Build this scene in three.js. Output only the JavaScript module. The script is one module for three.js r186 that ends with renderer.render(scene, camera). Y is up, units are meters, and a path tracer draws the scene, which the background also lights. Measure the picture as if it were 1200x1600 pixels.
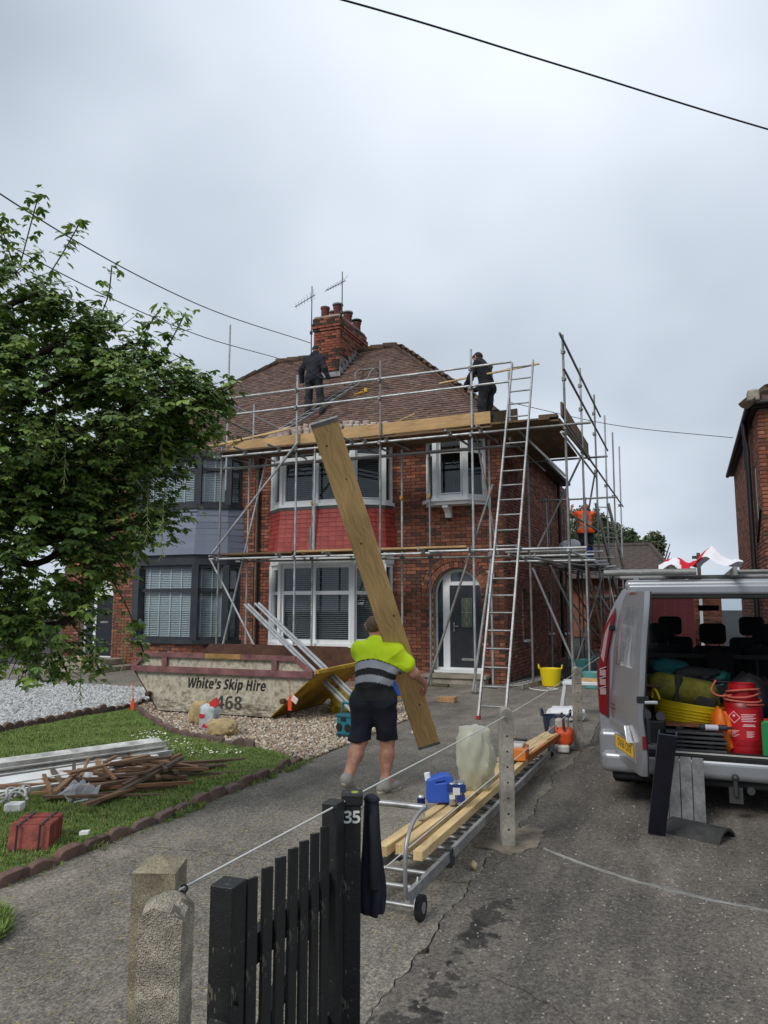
import * as THREE from 'three';
import { mergeGeometries, toCreasedNormals } from 'three/addons/utils/BufferGeometryUtils.js';
import { RoundedBoxGeometry } from 'three/addons/geometries/RoundedBoxGeometry.js';
import { FontLoader } from 'three/addons/loaders/FontLoader.js';

// ---------------------------------------------------------------- camera, sky, sun, exposure
const scene = new THREE.Scene();
const camera = new THREE.PerspectiveCamera(69.65, 0.75, 0.1, 400);
camera.position.set(0, 1.7, 0);
camera.rotation.order = 'YXZ';
camera.rotation.set(Math.atan(145 / 1150), THREE.MathUtils.degToRad(22.3), 0);

let seed = 7;
function rnd() { seed |= 0; seed = seed + 0x6D2B79F5 | 0; let t = Math.imul(seed ^ seed >>> 15, 1 | seed); t = t + Math.imul(t ^ t >>> 7, 61 | t) ^ t; return ((t ^ t >>> 14) >>> 0) / 4294967296; }
const rr = (a, b) => a + (b - a) * rnd();
const pick = a => a[Math.floor(rnd() * a.length)];
const hash2 = (x, y, s) => { let h = Math.imul(x, 374761393) + Math.imul(y, 668265263) + Math.imul(s, 1442695041) | 0; h = Math.imul(h ^ h >>> 13, 1274126177); return ((h ^ h >>> 16) >>> 0) / 4294967296; };
const sm = t => t * t * (3 - 2 * t);
const clamp = (v, a = 0, b = 1) => Math.min(b, Math.max(a, v));
const sstep = (a, b, v) => sm(clamp((v - a) / (b - a)));
// value noise that tiles every `per` cells
function vn(x, y, per, s) {
  const xi = Math.floor(x), yi = Math.floor(y), fx = sm(x - xi), fy = sm(y - yi), m = v => ((v % per) + per) % per;
  const a = hash2(m(xi), m(yi), s), b = hash2(m(xi + 1), m(yi), s), c = hash2(m(xi), m(yi + 1), s), d = hash2(m(xi + 1), m(yi + 1), s);
  return a + (b - a) * fx + (c - a) * fy + (a - b - c + d) * fx * fy;
}
function fbm(u, v, base, oct, s) { let t = 0, a = .5, n = 0; for (let o = 0; o < oct; o++) { t += a * vn(u * base, v * base, base, s + o); n += a; a *= .5; base *= 2; } return t / n; }

{ // overcast sky: even grey-blue cloud, thinner and paler low down
  const w = 1024, h = 512, d = new Float32Array(w * h * 4);
  for (let j = 0; j < h; j++) for (let i = 0; i < w; i++) {
    const el = (j + .5) / h * Math.PI - Math.PI / 2, az = (i + .5) / w;
    const e = Math.max(0.03, Math.sin(el)), a2 = az * 2 * Math.PI, R = 1 / (e + .35);
    const px = Math.cos(a2) * R, py = Math.sin(a2) * R;
    const c = fbm((px + 9) / 20, (py + 9) / 20, 14, 5, 11), c2 = fbm((px + 9) / 20, (py + 9) / 20, 44, 4, 31), st = fbm(az, (el + 1.6) / 3.2, 10, 4, 77);
    let v = .47 + (c - .5) * .62 + (c2 - .5) * .2 + (st - .5) * .34;
    v *= .95 + .3 * Math.pow(e, 2) + .08 * Math.exp(-e * 7);
    const k = clamp((v - .38) * 2.5), o = (j * w + i) * 4;
    d[o] = v * (.83 + .08 * k); d[o + 1] = v * (.955 + .025 * k); d[o + 2] = v * (1.12 - .03 * k); d[o + 3] = 1;
  }
  const t = new THREE.DataTexture(d, w, h, THREE.RGBAFormat, THREE.FloatType);
  t.mapping = THREE.EquirectangularReflectionMapping; t.magFilter = t.minFilter = THREE.LinearFilter; t.needsUpdate = true;
  scene.background = t; scene.environment = t;
}
const sun = new THREE.DirectionalLight(new THREE.Color(1, .97, .92), 1.5);
sun.position.set(-16, 28, 20); sun.target.position.set(-4, 0, -10); sun.castShadow = true;
sun.shadow.radius = 40; sun.shadow.mapSize.set(2048, 2048);
Object.assign(sun.shadow.camera, { left: -25, right: 25, top: 25, bottom: -25, near: 1, far: 90 });
scene.add(sun, sun.target);
const renderer = new THREE.WebGLRenderer({ antialias: true });
renderer.setSize(768, 1024);
renderer.toneMapping = THREE.LinearToneMapping;
renderer.toneMappingExposure = 1.32;
renderer.shadowMap.enabled = true;

// ---------------------------------------------------------------- helpers
const V = (x, y, z) => new THREE.Vector3(x, y, z);
const rad = THREE.MathUtils.degToRad;
const used = {};
function numbered(n) { const k = used[n] = (used[n] ?? -1) + 1; return k ? n + '_' + String(k).padStart(3, '0') : n; }
function tag(o, label, category, group) { o.userData.label = label; o.userData.category = category; if (group) o.userData.group = group; return o; }
function thing(name, label, category, p = [0, 0, 0], turn = 0, group) {
  const o = new THREE.Group(); o.name = numbered(name); o.position.set(...p); o.rotation.y = turn; scene.add(o); return tag(o, label, category, group);
}
// uv in metres from the dominant axis of each face
function metric(g, s = 1) {
  const p = g.attributes.position, n = g.attributes.normal, uv = new Float32Array(p.count * 2);
  for (let i = 0; i < p.count; i++) {
    const ax = Math.abs(n.getX(i)), ay = Math.abs(n.getY(i)), az = Math.abs(n.getZ(i)), x = p.getX(i), y = p.getY(i), z = p.getZ(i);
    const [u, v] = ay > ax && ay > az ? [x, -z] : ax > az ? [z, y] : [x, y];
    uv[2 * i] = u * s; uv[2 * i + 1] = v * s;
  }
  g.setAttribute('uv', new THREE.BufferAttribute(uv, 2)); return g;
}
function join(gs) {
  if (!Array.isArray(gs)) return gs; if (gs.length === 1) return gs[0];
  const col = gs.some(g => g.attributes.color);
  return mergeGeometries(gs.map(g => {
    const q = g.index ? g.toNonIndexed() : g.clone(); q.morphAttributes = {};
    for (const k of Object.keys(q.attributes)) if (!['position', 'normal', 'uv', 'color'].includes(k)) q.deleteAttribute(k);
    if (!q.attributes.uv) q.setAttribute('uv', new THREE.BufferAttribute(new Float32Array(q.attributes.position.count * 2), 2));
    if (col && !q.attributes.color) q.setAttribute('color', new THREE.BufferAttribute(new Float32Array(q.attributes.position.count * 3).fill(1), 3));
    return q;
  }));
}
function mesh(name, g, m, parent, p, turn) {
  g = join(g);
  if (m.userData.metric && !g.userData.keepUV) { if (g.index) g = g.toNonIndexed(); metric(g, m.userData.metric); }
  const o = new THREE.Mesh(g, m); o.castShadow = o.receiveShadow = true;
  o.name = parent ? name : numbered(name); (parent || scene).add(o);
  if (p) o.position.set(...p); if (turn) o.rotation.y = turn; return o;
}
function struct(name, g, m) { const o = mesh(name, g, m); o.userData.kind = 'structure'; return o; }
function solo(name, g, m, label, category, group) { return tag(mesh(name, g, m), label, category, group); }
const box = (w, h, d, x = 0, y = 0, z = 0, ry = 0, rx = 0, rz = 0) => { const g = new THREE.BoxGeometry(w, h, d); if (rx) g.rotateX(rx); if (rz) g.rotateZ(rz); if (ry) g.rotateY(ry); return g.translate(x, y, z); };
const rbox = (w, h, d, r, x = 0, y = 0, z = 0, ry = 0, rx = 0, rz = 0, seg = 2) => { const g = new RoundedBoxGeometry(w, h, d, seg, r); if (rx) g.rotateX(rx); if (rz) g.rotateZ(rz); if (ry) g.rotateY(ry); return g.translate(x, y, z); };
const bounds = (x0, x1, y0, y1, z0, z1) => box(Math.abs(x1 - x0), Math.abs(y1 - y0), Math.abs(z1 - z0), (x0 + x1) / 2, (y0 + y1) / 2, (z0 + z1) / 2);
function rod(a, b, r, r2 = r, seg = 10, open = false) {
  a = V(...a); b = V(...b); const d = b.clone().sub(a), g = new THREE.CylinderGeometry(r2, r, d.length(), seg, 1, open);
  g.applyQuaternion(new THREE.Quaternion().setFromUnitVectors(V(0, 1, 0), d.normalize())); return g.translate((a.x + b.x) / 2, (a.y + b.y) / 2, (a.z + b.z) / 2);
}
// a bar of w x h section between two points; `up` fixes its roll
function bar(a, b, w, h, up = [0, 1, 0], geo) {
  a = V(...a); b = V(...b); const z = b.clone().sub(a), L = z.length(); z.normalize();
  const x = V(...up).cross(z).normalize(), y = z.clone().cross(x); let g = geo ? geo(w, h, L) : new THREE.BoxGeometry(w, h, L); if (g.index) g = g.toNonIndexed();
  { const p = g.attributes.position, n = g.attributes.normal, uv = g.attributes.uv, o1 = rnd(), o2 = rnd(); for (let i = 0; i < p.count; i++) { const ax = Math.abs(n.getX(i)), ay = Math.abs(n.getY(i)), az = Math.abs(n.getZ(i)); uv.setXY(i, (ax > ay && ax > az ? p.getY(i) : p.getX(i)) + o1, (az > ax && az > ay ? p.getY(i) : p.getZ(i)) + o2); } g.userData.keepUV = true; }
  return g.applyMatrix4(new THREE.Matrix4().makeBasis(x, y, z).setPosition(a.add(b).multiplyScalar(.5)));
}
const tubeAlong = (pts, r, n = 40, seg = 8, closed = false) => new THREE.TubeGeometry(new THREE.CatmullRomCurve3(pts.map(p => V(...p)), closed), n, r, seg, closed);
const lathe = (pts, seg = 24) => new THREE.LatheGeometry(pts.map(p => new THREE.Vector2(...p)), seg);
function poly(pts, holes) { const s = new THREE.Shape(pts.map(p => new THREE.Vector2(...p))); for (const h of holes || []) s.holes.push(new THREE.Path(h.map(p => new THREE.Vector2(...p)))); return s; }
const ext = (s, d, bevel = 0) => new THREE.ExtrudeGeometry(s, { depth: d, bevelEnabled: bevel > 0, bevelSize: bevel, bevelThickness: bevel, bevelSegments: 2, curveSegments: 16 });
// a slab lying on the ground: outline in (x, z), from y0 up to y1
function slab(pts, y0, y1, holes) { const g = ext(poly(pts.map(([x, z]) => [x, -z]), holes && holes.map(h => h.map(([x, z]) => [x, -z]))), y1 - y0); return g.rotateX(-Math.PI / 2).translate(0, y0, 0); }
function jitterGeo(g, amp, f = 9, s = 3) {
  const p = g.attributes.position;
  for (let i = 0; i < p.count; i++) {
    const x = p.getX(i), y = p.getY(i), z = p.getZ(i), q = k => (vn(x * f + 50 + k * 7.3, y * f + z * f * .83 + 50, 4096, s + k) - .5) * 2 * amp;
    p.setXYZ(i, x + q(0), y + q(1), z + q(2));
  }
  g.computeVertexNormals(); return g;
}
const dup = (o, p, turn) => { const c = o.clone(); if (p) c.position.set(...p); if (turn !== undefined) c.rotation.y = turn; return c; };

// ---------------------------------------------------------------- textures and materials
function tex(w, h, fn, srgb = true, rep = true) {
  const d = new Uint8Array(w * h * 4);
  for (let j = 0; j < h; j++) for (let i = 0; i < w; i++) { const c = fn(i / w, j / h, i, j), o = (j * w + i) * 4; d[o] = clamp(c[0], 0, 255); d[o + 1] = clamp(c[1], 0, 255); d[o + 2] = clamp(c[2], 0, 255); d[o + 3] = 255; }
  const t = new THREE.DataTexture(d, w, h); if (srgb) t.colorSpace = THREE.SRGBColorSpace; t.magFilter = THREE.LinearFilter; t.minFilter = THREE.LinearMipmapLinearFilter; t.generateMipmaps = true;
  t.wrapS = t.wrapT = rep ? THREE.RepeatWrapping : THREE.ClampToEdgeWrapping; t.needsUpdate = true; return t;
}
const s2l = c => { c /= 255; return c <= .04045 ? c / 12.92 : Math.pow((c + .055) / 1.055, 2.4); };
const rgb = (r, g, b) => new THREE.Color().setRGB(s2l(r), s2l(g), s2l(b));
function mat(c, rough = .8, o = {}) { const { metric: mt, phys, ...rest } = o; const m = new (phys ? THREE.MeshPhysicalMaterial : THREE.MeshStandardMaterial)({ color: c, roughness: rough, ...rest }); if (mt) m.userData.metric = mt; return m; }
// grey multiplier maps (around white) for grain and wear
const grain = tex(512, 512, (u, v) => { const a = fbm(u, v, 8, 4, 1), b = vn(u * 256, v * 256, 256, 5), k = 255 * clamp(.88 + (a - .5) * .3 + (b - .5) * .16); return [k, k, k]; });
const mottle = tex(512, 512, (u, v) => { const a = fbm(u, v, 5, 5, 9), b = fbm(u, v, 24, 3, 19), k = 255 * clamp(.87 + (a - .5) * .5 + (b - .5) * .2); return [k, k * .99, k * .975]; });
const clean = tex(256, 256, (u, v) => { const k = 255 * clamp(.95 + (fbm(u, v, 4, 4, 29) - .5) * .14); return [k, k, k * .995]; });
const weave = tex(256, 256, (u, v) => { const k = 255 * clamp(.93 + (fbm(u, v, 4, 3, 39) - .5) * .1 + (vn(u * 128, v * 128, 128, 4) - .5) * .05); return [k, k, k]; });
const speck = tex(512, 512, (u, v, i, j) => { const a = hash2(i >> 1, j >> 1, 3), b = vn(u * 128, v * 128, 128, 5), k = 255 * clamp(.55 + b * .35 + (a > .93 ? .3 : a < .1 ? -.25 : 0)); return [k, k, k]; }, false);
const fineBump = tex(256, 256, (u, v) => { const k = 255 * (.5 * vn(u * 128, v * 128, 128, 2) + .5 * fbm(u, v, 16, 3, 4)); return [k, k, k]; }, false);
const woodMap = tex(512, 512, (u, v) => { const w = fbm(u, v, 4, 3, 3), g = vn(u * 64 + w * 10, v * 4, 4096, 8), h = vn(u * 220, v * 6, 4096, 18), st = fbm(u, v, 3, 4, 41); const k = .86 + (g - .5) * .13 + (h - .5) * .12 + (st - .5) * .18; return [255 * clamp(k), 252 * clamp(k * .985), 246 * clamp(k * .95)]; });
const M = {
  steel: mat(rgb(196, 200, 203), .42, { metalness: .4, map: mottle, metric: 1.3 }),
  steelOld: mat(rgb(150, 152, 151), .6, { metalness: .35, map: mottle, metric: 1.1 }),
  alu: mat(rgb(178, 180, 182), .45, { metalness: .6, map: mottle, metric: 1.5 }),
  iron: mat(rgb(70, 72, 72), .6, { metalness: .6 }),
  brass: mat(rgb(170, 130, 60), .5, { metalness: .6 }),
  board: mat(rgb(214, 180, 134), .85, { map: woodMap, metric: 1 }),
  boardOld: mat(rgb(128, 104, 80), .9, { map: woodMap, metric: 1 }),
  boardGrey: mat(rgb(112, 98, 82), .92, { map: woodMap, metric: 1 }),
  pine: mat(rgb(240, 212, 162), .75, { map: woodMap, metric: 1.4 }),
  upvc: mat(rgb(240, 242, 243), .35, { map: clean, metric: .4 }),
  anthracite: mat(rgb(52, 55, 62), .45, { map: grain, metric: .8 }),
  blackPlastic: mat(rgb(26, 26, 28), .5),
  rubber: mat(rgb(28, 28, 28), .85),
  mortar: mat(rgb(182, 166, 146), .95, { map: grain, metric: 1 }),
  mortarDark: mat(rgb(150, 134, 118), .95, { map: grain, metric: 1 }),
  concrete: mat(rgb(168, 160, 146), .92, { map: mottle, metric: .9, bumpMap: speck, bumpScale: .002 }),
  soil: mat(rgb(52, 47, 42), 1, { map: grain, metric: 2 }),
  lead: mat(rgb(92, 94, 98), .7, { map: mottle, metric: 1 }),
  skin: mat(rgb(205, 148, 122), .6, { map: grain, metric: 3 }),
};
const glass = mat(rgb(235, 240, 242), .03, { phys: true, transmission: 1, thickness: 0, ior: 1.5 });
// ---------------------------------------------------------------- ground
const crackLine = [[-1.36, 1.5], [-1.31, -2.2], [-1.30, -2.97], [-1.315, -3.19], [-1.295, -3.5], [-1.31, -3.62], [-1.285, -3.71], [-1.3, -3.83], [-1.325, -4.12], [-1.30, -4.4], [-1.325, -4.63], [-1.31, -4.86], [-1.345, -5.12], [-1.29, -5.4], [-1.24, -5.76], [-1.31, -6.01], [-1.25, -6.3], [-1.31, -6.74], [-1.25, -7.24], [-1.34, -7.6], [-1.33, -7.94], [-1.22, -8.4], [-1.26, -8.67], [-1.2, -9.6], [-1.27, -11], [-1.25, -13.4], [-1.25, -17]];
// finer zigzag along a line of points, the same on both sides of the gap
function rough(line, step, amp, s) {
  const out = []; for (let i = 0; i < line.length - 1; i++) { const [a, b] = [line[i], line[i + 1]], L = Math.hypot(b[0] - a[0], b[1] - a[1]), n = Math.max(1, Math.round(L / step)); for (let k = 0; k < n; k++) { const t = k / n, w = k ? 1 : .3; out.push([a[0] + (b[0] - a[0]) * t + (hash2(i, k, s) - .5) * amp * w, a[1] + (b[1] - a[1]) * t + (hash2(i, k, s + 1) - .5) * amp * w]); } }
  out.push(line[line.length - 1]); return out;
}
const crack = rough(crackLine, .05, .028, 5);
const gapL = crack.map(([x, z], i) => [x - .002 - .009 * hash2(i, 3, 9) * hash2(i >> 2, 1, 2), z]), gapR = crack.map(([x, z], i) => [x + .002 + .007 * hash2(i, 4, 9) * hash2(i >> 2, 5, 2), z]);
struct('ground', new THREE.PlaneGeometry(400, 400).rotateX(-Math.PI / 2).translate(0, -.035, -60), M.soil);

// aggregate concrete of the path; uv covers 2.7 m x 9 m, mirrored beyond
const pathTex = tex(1024, 2048, (u, v, i, j) => {
  const cell = vn(u * 420, v * 1150, 4096, 3), cell2 = vn(u * 190, v * 560, 4096, 13), a = hash2(i, j, 21), big = fbm(u, v, 3, 4, 7), mid = fbm(u * 1.02, v * 3, 12, 4, 17), streak = fbm(u * 3, v * .6, 9, 4, 27);
  let k = 112 + (cell - .5) * 58 + (cell2 - .5) * 30 + (big - .5) * 44 + (mid - .5) * 34 + (streak - .5) * 16; if (a > .972) k += 55; if (a < .03) k -= 30;
  return [k * 1.06, k * 1.005, k * .91];
}); pathTex.wrapS = pathTex.wrapT = THREE.MirroredRepeatWrapping;
// dark tarmac of the shared drive, with its oil-black pitted stains; uv covers 5.6 m x 10 m
const blot = [[-1.11, -4.2, .10, .30], [-1.12, -3.85, .11, .25], [-1.10, -3.36, .13, .2], [-1.14, -3.05, .13, .2], [-1.16, -2.7, .1, .2], [-.2, -7.3, .5, .4], [.5, -6.5, .6, .5]];
const tarTex = tex(1536, 2048, (u, v, i, j) => {
  const x = -1.6 + u * 5.6, z = -v * 10, cell = vn(u * 800, v * 1400, 8192, 3), cell2 = vn(u * 330, v * 590, 4096, 13), a = hash2(i, j, 21), a2 = hash2(i >> 1, j >> 1, 5), big = fbm(u, v, 4, 4, 7), mid = fbm(u, v, 18, 4, 17);
  let k = 92 + (cell - .5) * 40 + (cell2 - .5) * 26 + (big - .5) * 56 + (mid - .5) * 36 + (fbm(u * 2, v * .5, 24, 4, 51) - .5) * 34, w = 1; if (a > .985) k += 60; if (a2 > .9955) k += 85; if (a2 < .012) k -= 35;
  for (const [bx, bz, rx, rz] of blot.slice(0, 5)) { const d = Math.hypot((x - bx) / rx, (z - bz) / rz), e = fbm(u, v * 1.7, 110, 3, 33); if (d < 1.5) { const m = sstep(.5, .62, e + (1.15 - d) * .35 - .12); k *= 1 - .4 * m; } }
  return [k * 1.05, k * .985, k * .905];
}, true, false);
const pathMat = mat(0xffffff, .93, { map: pathTex, bumpMap: fineBump, bumpScale: .004 }), tarMat = mat(0xffffff, .9, { map: tarTex, bumpMap: fineBump, bumpScale: .004 });
function planUV(g, fu, fv) { const p = g.attributes.position, uv = g.attributes.uv; for (let i = 0; i < p.count; i++) uv.setXY(i, fu(p.getX(i)), fv(p.getZ(i))); g.userData.keepUV = true; return g; }
const pathUV = g => planUV(g, x => (x + 3.95) / 2.7, z => -z / 9), tarUV = g => planUV(g, x => (x + 1.6) / 5.6, z => -z / 10);
const jointZ = -4.45, joint = rough([[-3.93, -4.4], [-3.4, -4.45], [-3.03, -4.49], [-1.3, -4.62]], .12, .02, 61);
{
  const near = gapL.filter(p => p[1] > -4.62), far = gapL.filter(p => p[1] < -4.66);
  struct('path', pathUV(slab([[-9, 1.5], [-9, -3.42], [-3.93, -3.42], [-3.93, -4.392], ...joint.map(([x, z]) => [x, z + .006]).slice(1, -1), [-1.34, -4.61], ...near.slice().reverse()], -.035, 0)), pathMat);
  struct('path', pathUV(slab([[-3.93, -4.41], ...joint.map(([x, z]) => [x, z - .006]).slice(1, -1), [-1.34, -4.65], ...far, [-1.27, -17.2], [-3.6, -17.2], [-3.6, -15.9], [-6.2, -15.9], [-6.0, -13.0], [-4.6, -12.2], [-3.93, -11]], -.035, 0)), pathMat);
  struct('paving', pathUV(slab([[-30, -12.4], [-9.0, -12.4], [-9.0, -15.95], [-30, -15.95]], -.035, .003)), pathMat);
  // tarmac in two pieces with the side crack between them
  const c2 = rough([[-1.3, -3.66], [-1.14, -3.6], [-.94, -3.55], [-.77, -3.49], [-.63, -3.41], [-.51, -3.3], [-.3, -3.12], [0, -2.9], [.6, -2.3], [1.4, -1.6], [4, .9]], .06, .03, 71);
  const rn = gapR.filter(p => p[1] > -3.64), rf = gapR.filter(p => p[1] < -3.68);
  struct('driveway', tarUV(slab([...rn, [-1.26, -3.652], ...c2.slice(1).map(([x, z], i) => [x, z + .003 + .005 * hash2(i, 1, 3)]), [4, 1.5]], -.035, .002)), tarMat);
  struct('driveway', tarUV(slab([[-1.26, -3.672], ...rf, [-1.2, -30], [8, -30], [8, .9], ...c2.slice(1).reverse().map(([x, z], i) => [x, z - .003])], -.035, .002)), tarMat);
  // strip of bitumen sealant and the mortar collar round the boundary post
  const rib = []; const tl = [[-1.02, -5.44], [-.77, -5.25], [-.55, -5.12], [-.36, -5.02], [0, -4.9], [.33, -4.84], [.9, -4.79], [1.6, -4.76]];
  const up = [], dn = []; rough(tl, .06, .012, 81).forEach(([x, z], i) => { const w = .012 + .012 * hash2(i >> 1, 2, 7) + .006 * hash2(i, 8, 7); up.push([x, z - w]); dn.push([x, z + w * .9]); });
  struct('sealant_strip', slab([...dn, ...up.reverse()], .001, .006), mat(rgb(150, 150, 147), .75, { map: mottle, metric: 1.5 }));
  struct('mortar_patch', slab(rough([[-1.5, -5.3], [-1.2, -5.22], [-1.06, -5.42], [-1.08, -5.85], [-1.22, -5.95], [-1.33, -5.7], [-1.5, -5.3]], .05, .04, 15), .003, .012), mat(rgb(132, 122, 108), .95, { map: mottle, metric: 2, bumpMap: speck, bumpScale: .004 }));
  struct('mortar_patch', slab(rough([[-1.42, -9.12], [-1.14, -9.1], [-1.1, -9.36], [-1.36, -9.42], [-1.42, -9.12]], .05, .03, 25), .003, .01), mat(rgb(120, 114, 104), .95, { map: mottle, metric: 2 }));
}
// lawn, gravel beds
const lawnPoly = [[-3.99, -3.5], [-3.99, -7.32], [-4.5, -7.6], [-4.9, -7.72], [-5.45, -7.78], [-6.27, -8.13], [-7.28, -8.85], [-8.5, -9.9], [-8.42, -7], [-8.4, -3.5]];
const pinkPoly = [[-3.95, -7.36], [-3.95, -11], [-4.6, -12.2], [-6.0, -13.0], [-6.2, -15.95], [-8.98, -15.95], [-8.98, -12.3], [-8.7, -10.1], [-7.33, -8.93], [-6.32, -8.2], [-5.48, -7.86], [-4.9, -7.8], [-4.5, -7.66]];
const whitePoly = [[-8.52, -3.5], [-8.55, -7], [-8.65, -10], [-8.98, -12.38], [-30, -12.38], [-30, -3.5]];
const inside = (x, z, P) => { let c = false; for (let i = 0, j = P.length - 1; i < P.length; j = i++) { const [xi, zi] = P[i], [xj, zj] = P[j]; if ((zi > z) !== (zj > z) && x < (xj - xi) * (z - zi) / (zj - zi) + xi) c = !c; } return c; };
const grassMap = tex(512, 512, (u, v) => { const a = fbm(u, v, 6, 4, 3), b = vn(u * 200, v * 200, 256, 6), k = .7 + (a - .5) * .5 + (b - .5) * .5; return [104 * k + 8, 122 * k + 8, 58 * k]; });
struct('lawn', slab(lawnPoly, -.035, .012), mat(0xffffff, 1, { map: grassMap, metric: .5 }));
struct('verge', slab(rough([[-9, -3.15], [-3.6, -3.2], [-3.38, -3.05], [-3.34, -2.9], [-3.5, -2.75], [-9, -2.6], [-9, -3.15]], .08, .04, 33), .001, .012), mat(0xffffff, 1, { map: grassMap, metric: .5 }));
const pinkMap = tex(512, 512, (u, v, i, j) => { const a = hash2(i >> 2, j >> 2, 3), b = hash2(i >> 2, j >> 2, 4), k = 70 + a * 100; return b > .7 ? [k, k * .78, k * .66] : [k, k * .9, k * .8]; });
struct('gravel_bed', slab(pinkPoly, -.035, .004), mat(0xffffff, 1, { map: pinkMap, metric: .7 }));
const whMap = tex(512, 512, (u, v, i, j) => { const k = 130 + hash2(i >> 2, j >> 2, 3) * 100; return [k, k, k * .98]; });
struct('gravel_drive', slab(whitePoly, -.035, .004), mat(0xffffff, 1, { map: whMap, metric: .7 }));
function scatter(name, geo, m, P, n, xr, zr, place, label, category, cols) {
  const im = new THREE.InstancedMesh(geo, m, n), o = new THREE.Object3D(); let k = 0, guard = 0;
  while (k < n && guard++ < n * 20) { const x = rr(...xr), z = rr(...zr); if (!inside(x, z, P)) continue; place(o, x, z); o.updateMatrix(); im.setMatrixAt(k, o.matrix); im.setColorAt(k, cols()); k++; }
  im.count = k; im.name = numbered(name); im.castShadow = im.receiveShadow = true; scene.add(im); tag(im, label, category); im.userData.kind = 'stuff'; return im;
}
const pebble = jitterGeo(new THREE.IcosahedronGeometry(1, 0), .18, 2);
const pinkCols = [[170, 150, 128], [192, 176, 154], [140, 126, 110], [210, 202, 188], [156, 130, 108], [116, 104, 92], [180, 158, 132], [148, 142, 130]].map(c => rgb(...c));
scatter('pink_gravel', pebble, mat(0xffffff, .9), pinkPoly, 26000, [-9, -3.9], [-14, -7.3], (o, x, z) => { o.position.set(x, .012 + rnd() * .012, z); o.rotation.set(rnd() * 6, rnd() * 6, rnd() * 6); const s = rr(.011, .026); o.scale.set(s, s * .7, s * rr(.8, 1.4)); }, 'pinkish brown pebble gravel around the skip', 'gravel', () => pick(pinkCols));
scatter('white_gravel', pebble, mat(0xffffff, .85), whitePoly, 26000, [-15.5, -8.4], [-12.4, -6.5], (o, x, z) => { o.position.set(x, .012 + rnd() * .014, z); o.rotation.set(rnd() * 6, rnd() * 6, rnd() * 6); const s = rr(.016, .034); o.scale.set(s, s * .75, s * rr(.8, 1.3)); }, 'white stone chippings covering the drive on the left', 'gravel', () => { const k = rr(.26, .62); return new THREE.Color().setRGB(k, k, k * .97); });
const blades = []; for (let i = 0; i < 7; i++) { const a = i * 2.4 + rnd(), r = .012 + .02 * rnd(), h = rr(.022, .05), c = Math.cos(a), s = Math.sin(a), w = .0028, g = new THREE.BufferGeometry(); const bx = c * r * .4, bz = s * r * .4, tx = c * r * 1.8, tz = s * r * 1.8; g.setAttribute('position', new THREE.Float32BufferAttribute([bx - s * w, 0, bz + c * w, bx + s * w, 0, bz - c * w, (bx + tx) / 2 - s * w, h * .65, (bz + tz) / 2 + c * w, bx + s * w, 0, bz - c * w, (bx + tx) / 2 + s * w, h * .65, (bz + tz) / 2 - c * w, (bx + tx) / 2 - s * w, h * .65, (bz + tz) / 2 + c * w, (bx + tx) / 2 - s * w, h * .65, (bz + tz) / 2 + c * w, (bx + tx) / 2 + s * w, h * .65, (bz + tz) / 2 - c * w, tx, h, tz], 3)); g.computeVertexNormals(); blades.push(g); }
const tuft = join(blades), grassMat = mat(0xffffff, .75, { phys: true, transmission: .25, thickness: 0, side: THREE.DoubleSide });
const gcol = () => { const a = rnd(), b = rnd(); return a > .88 ? rgb(150, 146, 92) : rgb(96 + b * 44, 124 + b * 38, 50 + b * 20); };
scatter('grass', tuft, grassMat, lawnPoly, 52000, [-8.5, -3.95], [-10, -3.5], (o, x, z) => { o.position.set(x, .008, z); o.rotation.set(0, rnd() * 6.3, 0); const p = vn(x * 2.2 + 40, z * 2.2 + 40, 512, 5), s = rr(.55, 1.15) * (.6 + .8 * p); o.scale.set(s * 1.15, s, s * 1.15); }, 'short green lawn grass beside the concrete path', 'grass', gcol);
scatter('grass', tuft, grassMat, [[-9, -3.15], [-3.6, -3.2], [-3.36, -3.05], [-3.32, -2.9], [-3.5, -2.75], [-9, -2.6]], 6000, [-5.2, -3.3], [-3.2, -2.6], (o, x, z) => { o.position.set(x, .008, z); o.rotation.set(0, rnd() * 6.3, 0); const s = rr(.7, 1.5); o.scale.set(s, s, s); }, 'small tongue of grass at the left edge of the picture', 'grass', gcol);
scatter('weeds', tuft, grassMat, [[-3.93, -3.5], [-3.86, -3.5], [-3.86, -7.4], [-3.93, -7.4]], 150, [-3.93, -3.86], [-7.4, -3.5], (o, x, z) => { o.position.set(x, 0, z); o.rotation.set(0, rnd() * 6.3, 0); const s = rr(.5, 1.4) * (vn(z * 1.7 + 40, 3, 512, 5) > .55 ? 1.2 : .45); o.scale.set(s, s, s); }, 'thin weeds and grass wisps growing along the path edging', 'weeds', gcol);
scatter('weeds', tuft, grassMat, [[-1.36, -2.9], [-1.26, -2.9], [-1.26, -8.8], [-1.36, -8.8]], 60, [-1.36, -1.26], [-8.8, -2.9], (o, x, z) => { o.position.set(x, -.01, z); o.rotation.set(0, rnd() * 6.3, 0); o.scale.setScalar(rr(.25, .7) * (vn(z * 2 + 40, 9, 512, 5) > .5 ? 1 : .3)); }, 'sparse moss and weeds growing in the crack beside the tarmac', 'weeds', gcol);
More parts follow.
